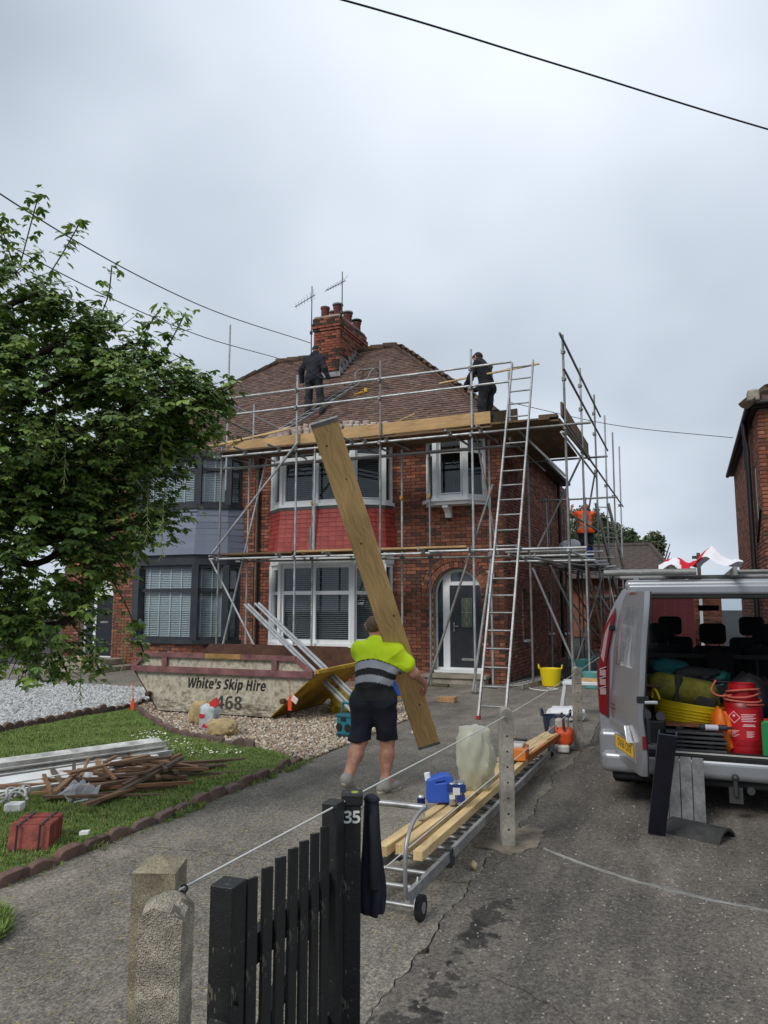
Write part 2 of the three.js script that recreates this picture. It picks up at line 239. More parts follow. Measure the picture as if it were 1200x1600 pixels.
{ // cut grass, straw and twigs blown over the path; daisies
  const straw = box(.03, .0016, .0022), line = [[-3.95, -3.42], [-3.0, -7], [-1.4, -7], [-1.4, 0], [-3.95, 0]];
  scatter('grass_clippings', straw, mat(0xffffff, .9), line, 2600, [-3.95, -1.4], [-6.5, 0], (o, x, z) => { o.position.set(x, .003, z); o.rotation.set(0, rnd() * 6.3, 0); o.scale.set(rr(.4, 1.5), 1, rr(.7, 1.3)); }, 'straw coloured grass clippings scattered over the concrete path', 'clippings', () => { const q = rnd(); return rgb(140 + q * 60, 132 + q * 52, 96 + q * 30); });
  const stone = pebble;
  scatter('loose_grit', stone, mat(0xffffff, .95), [[-1.2, 0], [5, 0], [5, -9], [-1.2, -9]], 1500, [-1.2, 3], [-8.5, -.5], (o, x, z) => { o.position.set(x, .004, z); o.rotation.set(rnd() * 6, rnd() * 6, 0); const s = rr(.0025, .0075); o.scale.set(s, s * .6, s * 1.3); }, 'pale grit and crumbs lying on the dark tarmac', 'grit', () => { const q = rnd(); return rgb(100 + q * 70, 97 + q * 68, 91 + q * 64); });
  const daisy = join([new THREE.CircleGeometry(.011, 7).rotateX(-Math.PI / 2)]);
  scatter('daisies', daisy, mat(rgb(235, 235, 225), .8, { side: THREE.DoubleSide }), [[-6.9, -8.3], [-5.6, -7.65], [-4.7, -7.4], [-5.0, -6.9], [-6.6, -7.6]], 170, [-7, -4.6], [-8.4, -6.8], (o, x, z) => { o.position.set(x, .05, z); o.rotation.set(rr(-.4, .6), rnd(), rr(-.3, .3)); o.scale.setScalar(rr(.7, 1.3)); }, 'white daisies in the grass near the gravel edge', 'flowers', () => rgb(240, 240, 230));
}
// scalloped terracotta edging tiles
const edgeMats = [[114, 94, 86], [124, 98, 88], [102, 84, 76], [120, 102, 94]].map(c => mat(rgb(...c), .92, { map: mottle, metric: 2, bumpMap: fineBump, bumpScale: .006 }));
function edging(label, line, step, h, wobble, tiltAmp = .05) {
  const t = thing('lawn_edging', label, 'edging'), w = step * .97, s = new THREE.Shape(); s.moveTo(-w / 2, -.06); s.lineTo(w / 2, -.06); s.lineTo(w / 2, h * .55); s.quadraticCurveTo(w * .42, h, 0, h); s.quadraticCurveTo(-w * .42, h, -w / 2, h * .55); s.closePath();
  const geos = [0, 1, 2].map(k => { const g = new THREE.ExtrudeGeometry(s, { depth: .045, bevelEnabled: true, bevelSize: .006, bevelThickness: .006, bevelSegments: 1, curveSegments: 4 }).translate(0, 0, -.022); return jitterGeo(g, .009, 11, 60 + k); });
  const cv = new THREE.CatmullRomCurve3(line.map(([x, z]) => V(x, 0, z)), false, 'catmullrom', .2), n = Math.floor(cv.getLength() / step);
  for (let i = 0; i < n; i++) { const p = cv.getPointAt((i + .5) / n), d = cv.getTangentAt((i + .5) / n), o = mesh('edging_tile', geos[i % 3], pick(edgeMats), t, [p.x + rr(-wobble, wobble), rr(-.02, .012), p.z + rr(-wobble, wobble)]); o.scale.set(1, rr(.75, 1.12), rr(.8, 1.3)); o.rotation.set(rr(-tiltAmp, tiltAmp) * 2, Math.atan2(-d.z, d.x) + rr(-.06, .06), rr(-tiltAmp, tiltAmp), 'YXZ'); }
}
edging('row of weathered dark scalloped edging tiles between lawn and concrete path', [[-3.96, -3.44], [-3.95, -5.2], [-3.96, -7.3]], .235, .085, .012);
edging('curved row of small scalloped red edging tiles between lawn and pink gravel', [[-4.85, -7.76], [-5.45, -7.82], [-6.3, -8.17], [-7.3, -8.89], [-8.62, -10.02]], .145, .1, .004);
edging('row of scalloped red edging tiles between lawn and white chippings', [[-8.47, -4.5], [-8.5, -7], [-8.58, -9.9]], .18, .13, .006);
edging('short row of edging tiles between white chippings and pink gravel behind the lawn', [[-8.68, -10.1], [-8.85, -11.2], [-8.98, -12.2]], .18, .1, .006);

// ---------------------------------------------------------------- brickwork
const brickCols = [[150, 92, 70], [140, 84, 64], [160, 102, 78], [128, 78, 62], [146, 96, 76], [154, 90, 64], [120, 76, 62], [168, 110, 86], [98, 70, 60]];
const brickMats = brickCols.map(c => mat(rgb(...c), .92, { map: grain, metric: 3, bumpMap: fineBump, bumpScale: .003 }));
const brickMatV = mat(0xffffff, .92, { vertexColors: true, map: grain, metric: 3, bumpMap: fineBump, bumpScale: .003 });
function paint(g, c) { const n = g.attributes.position.count, a = new Float32Array(n * 3); for (let i = 0; i < n; i++) { a[3 * i] = c.r; a[3 * i + 1] = c.g; a[3 * i + 2] = c.b; } g.setAttribute('color', new THREE.BufferAttribute(a, 3)); return g; }
const CH = .08, BL = .24;
const fullBrick = [0, 1, 2].map(k => jitterGeo(box(BL - .014, CH - .015, .05), .0018, 40, 5 + k));
// a wall face: origin o, direction along d (x, z unit), outward normal n; `solid(v)` gives the solid intervals at height v
function brickFace(parent, o, d, n, v0, v1, solid, single, hue = 1) {
  const rest = [], cand = [], ry = Math.atan2(-d[1], d[0]);
  for (let c = 0, v = v0; v + CH * .6 < v1; c++, v += CH) {
    const vm = v + CH / 2;
    for (const [a, b] of solid(vm)) for (let u = Math.floor(a / BL) * BL - (c % 2 ? BL / 2 : 0); u < b; u += BL) {
      const u0 = Math.max(u, a), u1 = Math.min(u + BL, b); if (u1 - u0 < .04) continue;
      const L = u1 - u0 - .012, um = (u0 + u1) / 2, x = o[0] + d[0] * um, z = o[2] + d[1] * um, off = rr(-.021, -.017), P = [x + n[0] * off, o[1] + vm, z + n[1] * off];
      if (L > BL - .014 && single) cand.push([P, single(P)]); else rest.push([L, P]);
    }
  }
  cand.sort((a, b) => a[1] - b[1]);
  cand.forEach(([P, s], i) => { if (i < 300 && s < 1e6) { const m = mesh('brick', fullBrick[i % 3], pick(brickMats), parent, P, ry); m.rotation.y = ry; } else rest.push([BL - .012, P]); });
  const gs = rest.map(([L, P]) => { const c = pick(brickCols), j = rr(.88, 1.1); return paint(box(L, CH - .015, .05, 0, 0, 0).rotateY(ry).translate(...P), rgb(c[0] * j * hue, c[1] * j * hue, c[2] * j * hue)); });
  if (gs.length) { const m = mesh('brickwork', gs, brickMatV, parent); m.userData.kind = 'stuff'; }
}
// intervals of [a, b] with openings {u0, u1, v0, v1, arch} taken out
const minus = (a, b, ops) => v => { let iv = [[a, b]]; for (const q of ops) { let [p0, p1] = [q.u0, q.u1]; if (v < q.v0 || v > q.v1) continue; if (q.arch && v > q.arch) { const R = (p1 - p0) / 2, h = v - q.arch, w = h < R ? Math.sqrt(R * R - h * h) : 0, c = (p0 + p1) / 2; p0 = c - w; p1 = c + w; if (!w) continue; } iv = iv.flatMap(([x, y]) => p1 <= x || p0 >= y ? [[x, y]] : [[x, p0], [p1, y]].filter(([s, e]) => e - s > .03)); } return iv; };
// ---------------------------------------------------------------- windows
const slatMat = mat(rgb(206, 208, 206), .6), roomMat = mat(rgb(150, 142, 132), .95);
// one window face between plan points a and b (outward normal to the right of a->b turned toward +z), y0..y1
function windowFace(parent, a, b, y0, y1, o = {}) {
  const d = V(b[0] - a[0], 0, b[1] - a[1]), L = d.length(); d.normalize(); const ry = Math.atan2(-d.z, d.x), w = new THREE.Group(); w.name = o.name || 'window'; w.position.set(a[0], y0, a[1]); w.rotation.y = ry; parent.add(w);
  const H = y1 - y0, f = o.f || .055, dep = .07, fm = o.m || M.upvc, fr = [], mull = o.mull || [], tr = o.transom;
  fr.push(bounds(0, L, 0, f, -dep, 0), bounds(0, L, H - f, H, -dep, 0), bounds(0, f, f, H - f, -dep, 0), bounds(L - f, L, f, H - f, -dep, 0));
  for (const m of mull) fr.push(bounds(m * L - f * .45, m * L + f * .45, f, H - f, -dep, -.004));
  if (tr) fr.push(bounds(f, L - f, tr * H - f * .5, tr * H + f * .5, -dep, -.007));
  const cells = [], us = [f, ...mull.map(m => m * L), L - f];
  for (let i = 0; i < us.length - 1; i++) for (const [p, q] of tr ? [[f, tr * H], [tr * H, H - f]] : [[f, H - f]]) cells.push([us[i], us[i + 1], p, q]);
  if (o.sash) for (const [p, q, r, s] of cells) { const t = .028; fr.push(bounds(p + .01, q - .01, r + .01, r + .01 + t, -.05, .006), bounds(p + .01, q - .01, s - .01 - t, s - .01, -.05, .006), bounds(p + .01, p + .01 + t, r, s, -.05, .005), bounds(q - .01 - t, q - .01, r, s, -.05, .005)); }
  mesh('frame', fr, fm, w);
  for (const [p, q, r, s] of cells) mesh('pane', bounds(p, q, r, s, -.042, -.036), glass, w);
  if (o.blind) { const sl = []; for (let y = f + .01; y < H - f; y += .045) sl.push(box(L - 2 * f - .02, .003, .034, L / 2, y, -.12, 0, o.tilt ?? .22)); const m = mesh('blind', sl, slatMat, w); m.userData.kind = 'stuff'; }
  if (o.strips) for (const s of o.strips) mesh('blind_tape', bounds(s * L - .016, s * L + .016, f, H - f, -.10, -.095), mat(rgb(222, 226, 228), .7), w);
  return w;
}
// a brick bay of two storeys with plan points P (left to right), aprons of tile or board between the windows
function planPoly(P, grow, zb) { // plan outline pushed outwards by `grow`
  const out = []; for (let i = 0; i < P.length; i++) { const nrm = k => { const a = P[k], b = P[k + 1]; if (!a || !b) return null; const L = Math.hypot(b[0] - a[0], b[1] - a[1]); return [-(b[1] - a[1]) / L, (b[0] - a[0]) / L]; }; const n1 = nrm(i - 1), n2 = nrm(i), s = n1 && n2 ? [(n1[0] + n2[0]), (n1[1] + n2[1])] : n1 || n2, l2 = n1 && n2 ? (1 + n1[0] * n2[0] + n1[1] * n2[1]) : 1; out.push([P[i][0] + s[0] * grow / l2, P[i][1] + s[1] * grow / l2]); }
  if (zb !== undefined) { out[0][1] = zb; out[out.length - 1][1] = zb; } return out;
}
const prism = (P, grow, y0, y1, zb = -16.02) => slab(planPoly(P, grow, zb), y0, y1);

// ---------------------------------------------------------------- the house being re-roofed
const Z0 = -16;
const house = thing('brick_house', 'red brick semi-detached house with arched doorway being re-roofed behind scaffold', 'house');
const bayPlan = [[-9.56, -16], [-9.42, -15.72], [-8.93, -15.3], [-7.06, -15.3], [-6.46, -15.74], [-6.34, -16]];
{
  // walls: thick backing with openings, bricks in front
  const door = { u0: -5.36, u1: -4.24, v0: .2, v1: 2.52, arch: 1.96 }, oriel = { u0: -5.42, u1: -4.16, v0: 4.1, v1: 5.5 }, bay = { u0: -9.5, u1: -6.4, v0: .8, v1: 5.6 }, bayB = { u0: -9.56, u1: -6.34, v0: -1, v1: .8 };
  const archPath = (c, R, y0, ys, n = 14) => { const p = [[c - R, y0], [c + R, y0]]; for (let i = 0; i <= n; i++) { const a = Math.PI * i / n; p.push([c + R * Math.cos(a), ys + R * Math.sin(a)]); } return p; };
  const wallShape = poly([[-10.1, -.3], [-3.72, -.3], [-3.72, 5.65], [-10.1, 5.65]], [archPath(-4.8, .56, .2, 1.96), [[-5.42, 4.1], [-4.16, 4.1], [-4.16, 5.5], [-5.42, 5.5]], [[-9.5, .8], [-6.4, .8], [-6.4, 2.8], [-9.5, 2.8]], [[-9.5, 4.0], [-6.4, 4.0], [-6.4, 5.6], [-9.5, 5.6]]]);
  mesh('wall', ext(wallShape, .28).translate(0, 0, Z0 - .308), M.mortar, house);
  const front = P => (P[0] > -6.3 ? 0 : 1e7) + Math.abs(P[0] + 4.2) + Math.abs(P[1] - 2.4) * .55;
  const archHole = { ...door, u0: door.u0 - .28, u1: door.u1 + .28, v1: 2.9, v0: 1.9 };
  brickFace(house, [0, 0, Z0], [1, 0], [0, 1], 0, 5.6, minus(-10.08, -3.72, [door, archHole, oriel, bay, bayB]), front);
  // two rings of headers over the door, quoins with white joints at its left side
  for (const [r, n, s] of [[.56 + .075, 19, 0], [.56 + .21, 24, 1]]) for (let i = 0; i < n; i++) { const a = Math.PI * (i + .5) / n; mesh('arch_brick', jitterGeo(box(.115, Math.PI * r / n - .012, .06), .0015, 40), pick(brickMats), house, [-4.8 + r * Math.cos(a), 1.96 + r * Math.sin(a), Z0 - .008]).rotation.z = a; }
  // side wall towards the drive
  const sideOps = [{ u0: 1.95, u1: 2.3, v0: .86, v1: 2.1 }, { u0: 5.5, u1: 5.9, v0: .9, v1: 2.1 }, { u0: 5.6, u1: 6.3, v0: 3.1, v1: 4.9 }, { u0: 8.1, u1: 8.8, v0: .8, v1: 2.3 }];
  mesh('wall', ext(poly([[0, -.3], [10, -.3], [10, 5.65], [0, 5.65]], sideOps.map(q => [[q.u0, q.v0], [q.u1, q.v0], [q.u1, q.v1], [q.u0, q.v1]])), .28).rotateY(Math.PI / 2).translate(-4.028, 0, Z0 - .03), M.mortarDark, house);
  brickFace(house, [-3.72, 0, Z0], [0, -1], [1, 0], 0, 5.6, minus(0, 10, sideOps), P => (P[2] > -20 ? 0 : 1e7) + Math.abs(P[2] + 16) + Math.abs(P[1] - 2.2) * .4);
  for (const q of sideOps) { windowFace(house, [-3.72 - .06, Z0 - q.u0], [-3.72 - .06, Z0 - q.u1], q.v0, q.v1, { f: .06 }); mesh('sill', bounds(-3.8, -3.62, q.v0 - .05, q.v0, Z0 - q.u0 + .05, Z0 - q.u1 - .05), M.upvc, house); }
  mesh('wall', [bounds(-10.1, -3.75, -.3, 5.6, -26.03, -26.3), bounds(-10.2, -9.98, -.3, 5.6, -16.4, -26)], M.mortarDark, house);
  mesh('floor', [bounds(-9.97, -4.04, -.2, .02, -16.3, -26), bounds(-9.97, -4.04, 2.75, 2.9, -16.31, -26), bounds(-9.97, -4.04, 5.45, 5.6, -16.31, -26)], roomMat, house);
  mesh('room_wall', [bounds(-9.97, -4.04, .03, 2.74, -19.5, -19.6), bounds(-9.97, -4.04, 2.91, 5.44, -19.5, -19.6), bounds(-6.05, -5.95, .03, 2.74, -16.32, -19.5)], roomMat, house);
  // front door in its arch
  const dr = new THREE.Group(); dr.name = 'door'; dr.position.z = -.05; house.add(dr);
  const frameShape = poly(archPath(-4.8, .555, .24, 1.96), [[[-5.325, .3], [-5.18, .3], [-5.18, 2.3], [-5.26, 2.2], [-5.31, 2.08], [-5.325, 1.96]], [[-5.03, .3], [-4.27, .3], [-4.27, 2.0], [-4.3, 2.14], [-5.03, 2.14]], [[-5.0, 2.22], [-4.42, 2.22], [-4.52, 2.36], [-4.7, 2.455], [-4.9, 2.44], [-5.0, 2.4]]]);
  mesh('frame', ext(frameShape, .07, .004).translate(0, 0, -16.22), M.upvc, dr);
  mesh('fanlight', bounds(-5.02, -4.38, 2.2, 2.47, -16.2, -16.19), mat(rgb(70, 80, 86), .1, { phys: true, clearcoat: .6 }), dr);
  mesh('sidelight', bounds(-5.34, -5.16, .29, 2.31, -16.2, -16.19), mat(rgb(46, 56, 60), .1, { phys: true, clearcoat: .6 }), dr);
  mesh('leaf', [bounds(-5.02, -4.26, .3, 2.13, -16.2, -16.165), ...[[-4.86, -4.62, .5, 1.0], [-4.86, -4.4, .42, .46]].map(() => box(.001, .001, .001, -4.6, 1, -16.2))], M.anthracite, dr);
  mesh('panel_moulding', [[-4.93, -4.33, .42, .43], [-4.93, -4.33, 1.12, 1.13], [-4.93, -4.92, .43, 1.12], [-4.34, -4.33, .43, 1.12]].map(([a, b, c, d]) => bounds(a, b, c, d, -16.164, -16.158)), M.anthracite, dr);
  const gl = mesh('door_glass', bounds(-4.76, -4.5, 1.2, 1.86, -16.163, -16.155), mat(rgb(88, 100, 92), .15), dr);
  mesh('glass_border', [bounds(-4.79, -4.76, 1.17, 1.89, -16.164, -16.148), bounds(-4.5, -4.47, 1.17, 1.89, -16.164, -16.148), bounds(-4.76, -4.5, 1.17, 1.2, -16.164, -16.149), bounds(-4.76, -4.5, 1.86, 1.89, -16.164, -16.149)], M.anthracite, dr);
  mesh('leading', [[-4.63, 1.2, -4.63, 1.86], [-4.7, 1.35, -4.56, 1.7], [-4.56, 1.35, -4.7, 1.7], [-4.76, 1.53, -4.5, 1.53], [-4.7, 1.7, -4.63, 1.8], [-4.56, 1.7, -4.63, 1.8], [-4.7, 1.35, -4.63, 1.25], [-4.56, 1.35, -4.63, 1.25]].map(([a, b, c, d]) => rod([a, b, -16.153], [c, d, -16.153], .005, .005, 6)), mat(rgb(190, 180, 130), .4, { metalness: .5 }), dr);
  mesh('letterbox', rbox(.27, .055, .02, .008, -4.62, .48, -16.155), M.alu, dr);
  mesh('handle', [rbox(.035, .2, .015, .006, -4.93, 1.2, -16.157), rod([-4.93, 1.22, -16.15], [-4.93, 1.22, -16.11], .01), rod([-4.94, 1.22, -16.11], [-4.81, 1.22, -16.11], .01)], M.alu, dr);
  mesh('reveal', ext(poly([[-5.44, .2], ...[...Array(15)].map((_, i) => { const a = Math.PI - Math.PI * i / 14; return [-4.8 + .575 * Math.cos(a), 1.96 + .575 * Math.sin(a)]; }), [-4.16, .2], [-4.23, .2], ...[...Array(15)].map((_, i) => { const a = Math.PI * i / 14; return [-4.8 + .552 * Math.cos(a), 1.96 + .552 * Math.sin(a)]; }), [-5.37, .2]].slice(1)), .16).translate(0, 0, -16.185), M.mortarDark, house);
  mesh('threshold', bounds(-5.35, -4.25, .2, .25, -16.3, -15.97), M.upvc, dr);
  mesh('doorstep', [rbox(1.5, .07, .45, .012, -4.8, .15, -15.82), bounds(-5.5, -4.1, -.03, .115, -15.98, -15.64)], M.concrete, house);
  // bay: dwarf wall in brick, two window storeys, hung red tiles
  for (let i = 0; i < 5; i++) { const a = bayPlan[i], b = bayPlan[i + 1], L = Math.hypot(b[0] - a[0], b[1] - a[1]), d = [(b[0] - a[0]) / L, (b[1] - a[1]) / L]; brickFace(house, [a[0], 0, a[1]], d, [-d[1], d[0]], 0, .74, () => [[0, L]]); }
  mesh('bay_wall', prism(bayPlan, -.03, -.05, .74), M.mortar, house);
  const bw = new THREE.Group(); bw.name = 'bay_window'; house.add(bw);
  mesh('sill', prism(bayPlan, .07, .74, .82), M.upvc, bw); mesh('head', prism(bayPlan, .05, 2.64, 2.84), M.upvc, bw);
  const bw2 = new THREE.Group(); bw2.name = 'bay_window'; house.add(bw2);
  const upPlan = planPoly(bayPlan, -.02, -16);
  mesh('sill', prism(bayPlan, .07, 4.0, 4.07), M.upvc, bw2); mesh('head', prism(bayPlan, .02, 5.48, 5.58), M.upvc, bw2);
  for (let i = 0; i < 5; i++) {
    const a = bayPlan[i], b = bayPlan[i + 1], o = { f: i === 2 ? .085 : .07, transom: .635, blind: true, sash: i === 1 || i === 3, mull: i === 2 ? [.48] : [] };
    windowFace(house, a, b, .82, 2.64, o);
    windowFace(house, a, b, 4.07, 5.48, { ...o, transom: .78, mull: i === 2 ? [.5] : [], tilt: i > 2 ? .12 : .25 });
    for (const [y0, y1] of [[.82, 2.64], [4.07, 5.48]]) if (i) mesh('corner_post', bounds(-.05, .05, y0, y1, -.05, .05), M.upvc, house, [a[0], 0, a[1] - .01], Math.PI / 8 * (i < 3 ? -1 : 1));
  }
  mesh('bay_ceiling', [prism(bayPlan, -.1, 2.66, 2.8, -16.3), prism(bayPlan, -.1, 3.9, 3.98, -16.3), prism(bayPlan, -.09, 2.86, 3.9, -16.02)], roomMat, house);
  // hung tiles: nine courses flaring slightly towards the bottom
  const red = [[172, 66, 58], [164, 60, 54], [178, 74, 64]].map(c => mat(rgb(...c), .6, { map: mottle, metric: 1.6 })), rows = 9;
  const ap = new THREE.Group(); ap.name = 'tile_apron'; house.add(ap);
  for (let r = 0; r < rows; r++) {
    const y = 2.96 + r * .11, g = .035 + .075 * Math.pow(1 - r / rows, 1.6), P = planPoly(bayPlan, g, -16);
    for (let i = 0; i < 5; i++) { const a = P[i], b = P[i + 1], L = Math.hypot(b[0] - a[0], b[1] - a[1]), n = Math.max(1, Math.round(L / .19)), ry = Math.atan2(-(b[1] - a[1]), b[0] - a[0]), tg = box(L / n - .002, .14, .022); for (let k = 0; k < n; k++) { const t = (k + .5) / n, o = mesh('hung_tile', tg, pick(red), ap, [a[0] + (b[0] - a[0]) * t, y + .06, a[1] + (b[1] - a[1]) * t]); o.rotation.order = 'YXZ'; o.rotation.set(-.17, ry, 0); } }
  }
  mesh('lead_apron', prism(bayPlan, .055, 3.93, 4.0), M.lead, house);
  mesh('bay_cornice', prism(bayPlan, .09, 2.84, 2.93), M.upvc, house);
  // oriel window over the door
  const OP = [[-5.5, -15.985], [-5.13, -15.6], [-4.45, -15.6], [-4.08, -15.985]], ow = new THREE.Group(); ow.name = 'oriel_window'; house.add(ow);
  mesh('sill', slab([[-5.62, -16.02], [-5.2, -15.52], [-4.38, -15.52], [-3.96, -16.02]], 4.0, 4.08), M.upvc, ow); mesh('base', slab([[-5.52, -16.02], [-5.15, -15.6], [-4.43, -15.6], [-4.06, -16.02]], 3.93, 4.0), M.upvc, ow);
  mesh('head', slab([[-5.52, -16.02], [-5.15, -15.56], [-4.43, -15.56], [-4.06, -16.02]], 5.46, 5.56), M.upvc, ow);
  for (let i = 0; i < 3; i++) { windowFace(house, OP[i], OP[i + 1], 4.08, 5.46, { f: .07, transom: .76, sash: i === 1 }); if (i) mesh('corner_post', bounds(-.06, .06, 4.08, 5.46, -.06, .06), M.upvc, house, [OP[i][0], 0, OP[i][1]], (i === 1 ? -1 : 1) * Math.PI / 8); }
  mesh('bracket', ext(poly([[0, 0], [.34, 0], [.34, -.05], [.25, -.08], [.15, -.15], [.1, -.25], [0, -.25]]), .12, .008).rotateY(-Math.PI / 2).translate(-4.88, 3.92, -15.98), M.upvc, ow);
  mesh('curtain_rail', rod([-4.95, 4.1, -16.4], [-4.95, 5.4, -16.4], .03), M.blackPlastic, ow);
  // downpipes, soil stack, alarm box
  mesh('downpipe', [rod([-3.62, .1, -23.4], [-3.62, 5.5, -23.4], .055, .055, 12), rod([-3.62, .5, -23.4], [-3.2, .35, -21.7], .055, .055, 12)], M.blackPlastic, house);
  mesh('downpipe', rod([-9.98, 0, -15.93], [-9.98, 5.5, -15.93], .035), M.blackPlastic, house);
  mesh('lamp', rbox(.13, .22, .1, .03, -3.98, 2.35, -15.93), M.upvc, house);
}
// ---------------------------------------------------------------- the roof over both houses
const tileCols = [[116, 92, 82], [124, 98, 86], [110, 86, 78], [132, 106, 94], [102, 82, 74], [120, 100, 90]];
const tileMats = tileCols.map(c => mat(rgb(...c), .9, { map: mottle, metric: 2.2 }));
const tileMatV = mat(0xffffff, .9, { vertexColors: true, map: mottle, metric: 2.2 });
const RY = 9.35, RZ = -19.75, EY = 5.62, EZ = -15.62, RX0 = -11.75, RX1 = -7.66, EX0 = -16.4, EX1 = -3.42;
{
  const roof = new THREE.Group(); roof.name = 'roof'; house.add(roof);
  const run = EZ - RZ, rise = RY - EY, SL = Math.hypot(run, rise), ang = Math.atan2(rise, run), rows = Math.round(SL / .112), cand = [], rest = [];
  const inChim = (x, z) => x > -9.86 && x < -8.88 && z < -18.36;
  for (let r = 0; r < rows; r++) {
    const t = (r + .3) / rows, x0 = EX0 + (RX0 - EX0) * t, x1 = EX1 + (RX1 - EX1) * t, y = EY + rise * t, z = EZ - run * t, sag = .02 * Math.sin(r * .35);
    for (let x = Math.ceil(x0 / .17) * .17 - (r % 2) * .085; x < x1; x += .17) { if (x < x0 + .02 || inChim(x, z)) continue; const P = [x, y + .03 + .022 * (vn(x * .9 + 60, r * .14, 512, 8) - .5) + rr(-.004, .004), z]; const s = Math.abs(x + 5.4) + t * 5; (t > .05 && x > -9 ? cand : rest).push([P, s]); }
  }
  cand.sort((a, b) => a[1] - b[1]);
  const tg = [0, 1].map(k => jitterGeo(box(.168, .019, .15), .003, 30, 9 + k));
  cand.forEach(([P], i) => { if (i < 300) { const o = mesh('roof_tile', tg[i & 1], pick(tileMats), roof, P); o.rotation.set(ang - .15 + rr(-.015, .015), 0, rr(-.015, .015)); } else rest.push([P]); });
  const m = mesh('tiling', rest.map(([P]) => { const c = pick(tileCols), j = rr(.92, 1.08); return paint(box(.168, .019, .15, 0, 0, 0, 0, ang - .15 + rr(-.02, .02), rr(-.01, .01)).translate(...P), rgb(c[0] * j, c[1] * j, c[2] * j)); }), tileMatV, roof); m.userData.kind = 'stuff';
  // sarking under the tiles, hips and back slope
  const q = (...v) => { const g = new THREE.BufferGeometry(); g.setAttribute('position', new THREE.Float32BufferAttribute(v.flat(), 3)); g.computeVertexNormals(); g.setAttribute('uv', new THREE.Float32BufferAttribute(new Array(v.length * 2).fill(0), 2)); return g; };
  const zb = RZ * 2 - EZ, A = [EX0, EY, EZ], B = [EX1, EY, EZ], C = [RX1, RY, RZ], D = [RX0, RY, RZ], E2 = [EX1, EY, zb], F = [EX0, EY, zb];
  mesh('roof_deck', [q(A, B, C, A, C, D), q(B, E2, C), q(E2, F, D, E2, D, C), q(F, A, D), q(A, F, E2, A, E2, B)], mat(rgb(84, 64, 58), .95, { side: THREE.DoubleSide, map: mottle, metric: 1.5 }), roof);
  const rt = [0, 1].map(k => { const g = new THREE.CylinderGeometry(.15, .16, .44, 10, 1, false, -Math.PI / 2 - .2, Math.PI + .4).rotateX(Math.PI / 2); return jitterGeo(g, .004, 20, k); }), rmat = [mat(rgb(118, 100, 84), .95, { map: mottle, metric: 2, side: THREE.DoubleSide }), mat(rgb(104, 88, 76), .95, { map: mottle, metric: 2, side: THREE.DoubleSide })];
  for (const [a, b] of [[D, C], [C, B], [D, A]]) { const va = V(...a), vb = V(...b), L = va.distanceTo(vb), n = Math.round(L / .42), d = vb.clone().sub(va).normalize(); for (let i = 0; i < n; i++) { const p = va.clone().lerp(vb, (i + .5) / n); if (inChim(p.x, p.z)) continue; const o = mesh('ridge_tile', rt[i & 1], pick(rmat), roof, [p.x, p.y + .06 + rr(-.012, .012), p.z]); o.lookAt(p.clone().add(d).setY(p.y + d.y)); } }
  mesh('soffit', [bounds(EX0 + .05, -3.5, 5.5, 5.6, -15.95, -15.66), bounds(-3.7, -3.45, 5.5, 5.6, -15.96, -24)], M.blackPlastic, roof);
  mesh('gutter', [rod([EX0, 5.56, -15.58], [-9.9, 5.56, -15.58], .055), rod([-3.38, 5.56, -16.3], [-3.38, 5.56, -24], .055)], M.blackPlastic, roof);
  // stripped roof of the bay: pale bedding lumps, felt edge
  const bp = planPoly(bayPlan, .12, -16);
  mesh('bay_roof_deck', slab(planPoly(bayPlan, .1, -16.2), 5.58, 5.66), M.boardOld, house);
  const lumps = new THREE.Group(); lumps.name = 'mortar_bedding'; house.add(lumps); const lm = [mat(rgb(204, 188, 178), .95, { map: mottle, metric: 3 }), mat(rgb(190, 170, 160), .95, { map: mottle, metric: 3 })];
  for (let i = 1; i < 4; i++) { const a = bp[i], b = bp[i + 1], L = Math.hypot(b[0] - a[0], b[1] - a[1]), n = Math.round(L / .17); for (let k = 0; k < n; k++) for (const [dz, y, h] of [[0, 5.78, .18], [-.22, 5.92, .16]]) { const t = (k + rr(.3, .7)) / n; mesh('bedding_lump', jitterGeo(rbox(L / n * rr(.8, 1.05), h * rr(.8, 1.2), .2, .03), .02, 12, k + i * 9), lm[k & 1], lumps, [a[0] + (b[0] - a[0]) * t, y + rr(-.02, .02), a[1] + (b[1] - a[1]) * t + dz], rr(-.2, .2)); } }
  mesh('roofing_felt', tubeAlong([[-9.9, 5.72, -15.85], [-9.3, 5.92, -15.75], [-8.7, 6.03, -15.72], [-7.6, 6.05, -15.72], [-6.9, 5.99, -15.74], [-6.2, 5.78, -15.8], [-5.4, 5.72, -15.8]], .055, 40, 6), mat(rgb(24, 24, 26), .8), house);
  // chimney
  const ch = new THREE.Group(); ch.name = 'chimney'; house.add(ch); const cx0 = -9.78, cx1 = -8.95, cz0 = -18.42, cz1 = -20.3;
  mesh('stack', bounds(cx0 + .03, cx1 - .03, 7.6, 10.0, cz0 - .03, cz1), M.mortarDark, ch);
  const cf = () => [[0, cx1 - cx0]], cs = () => [[0, cz0 - cz1]];
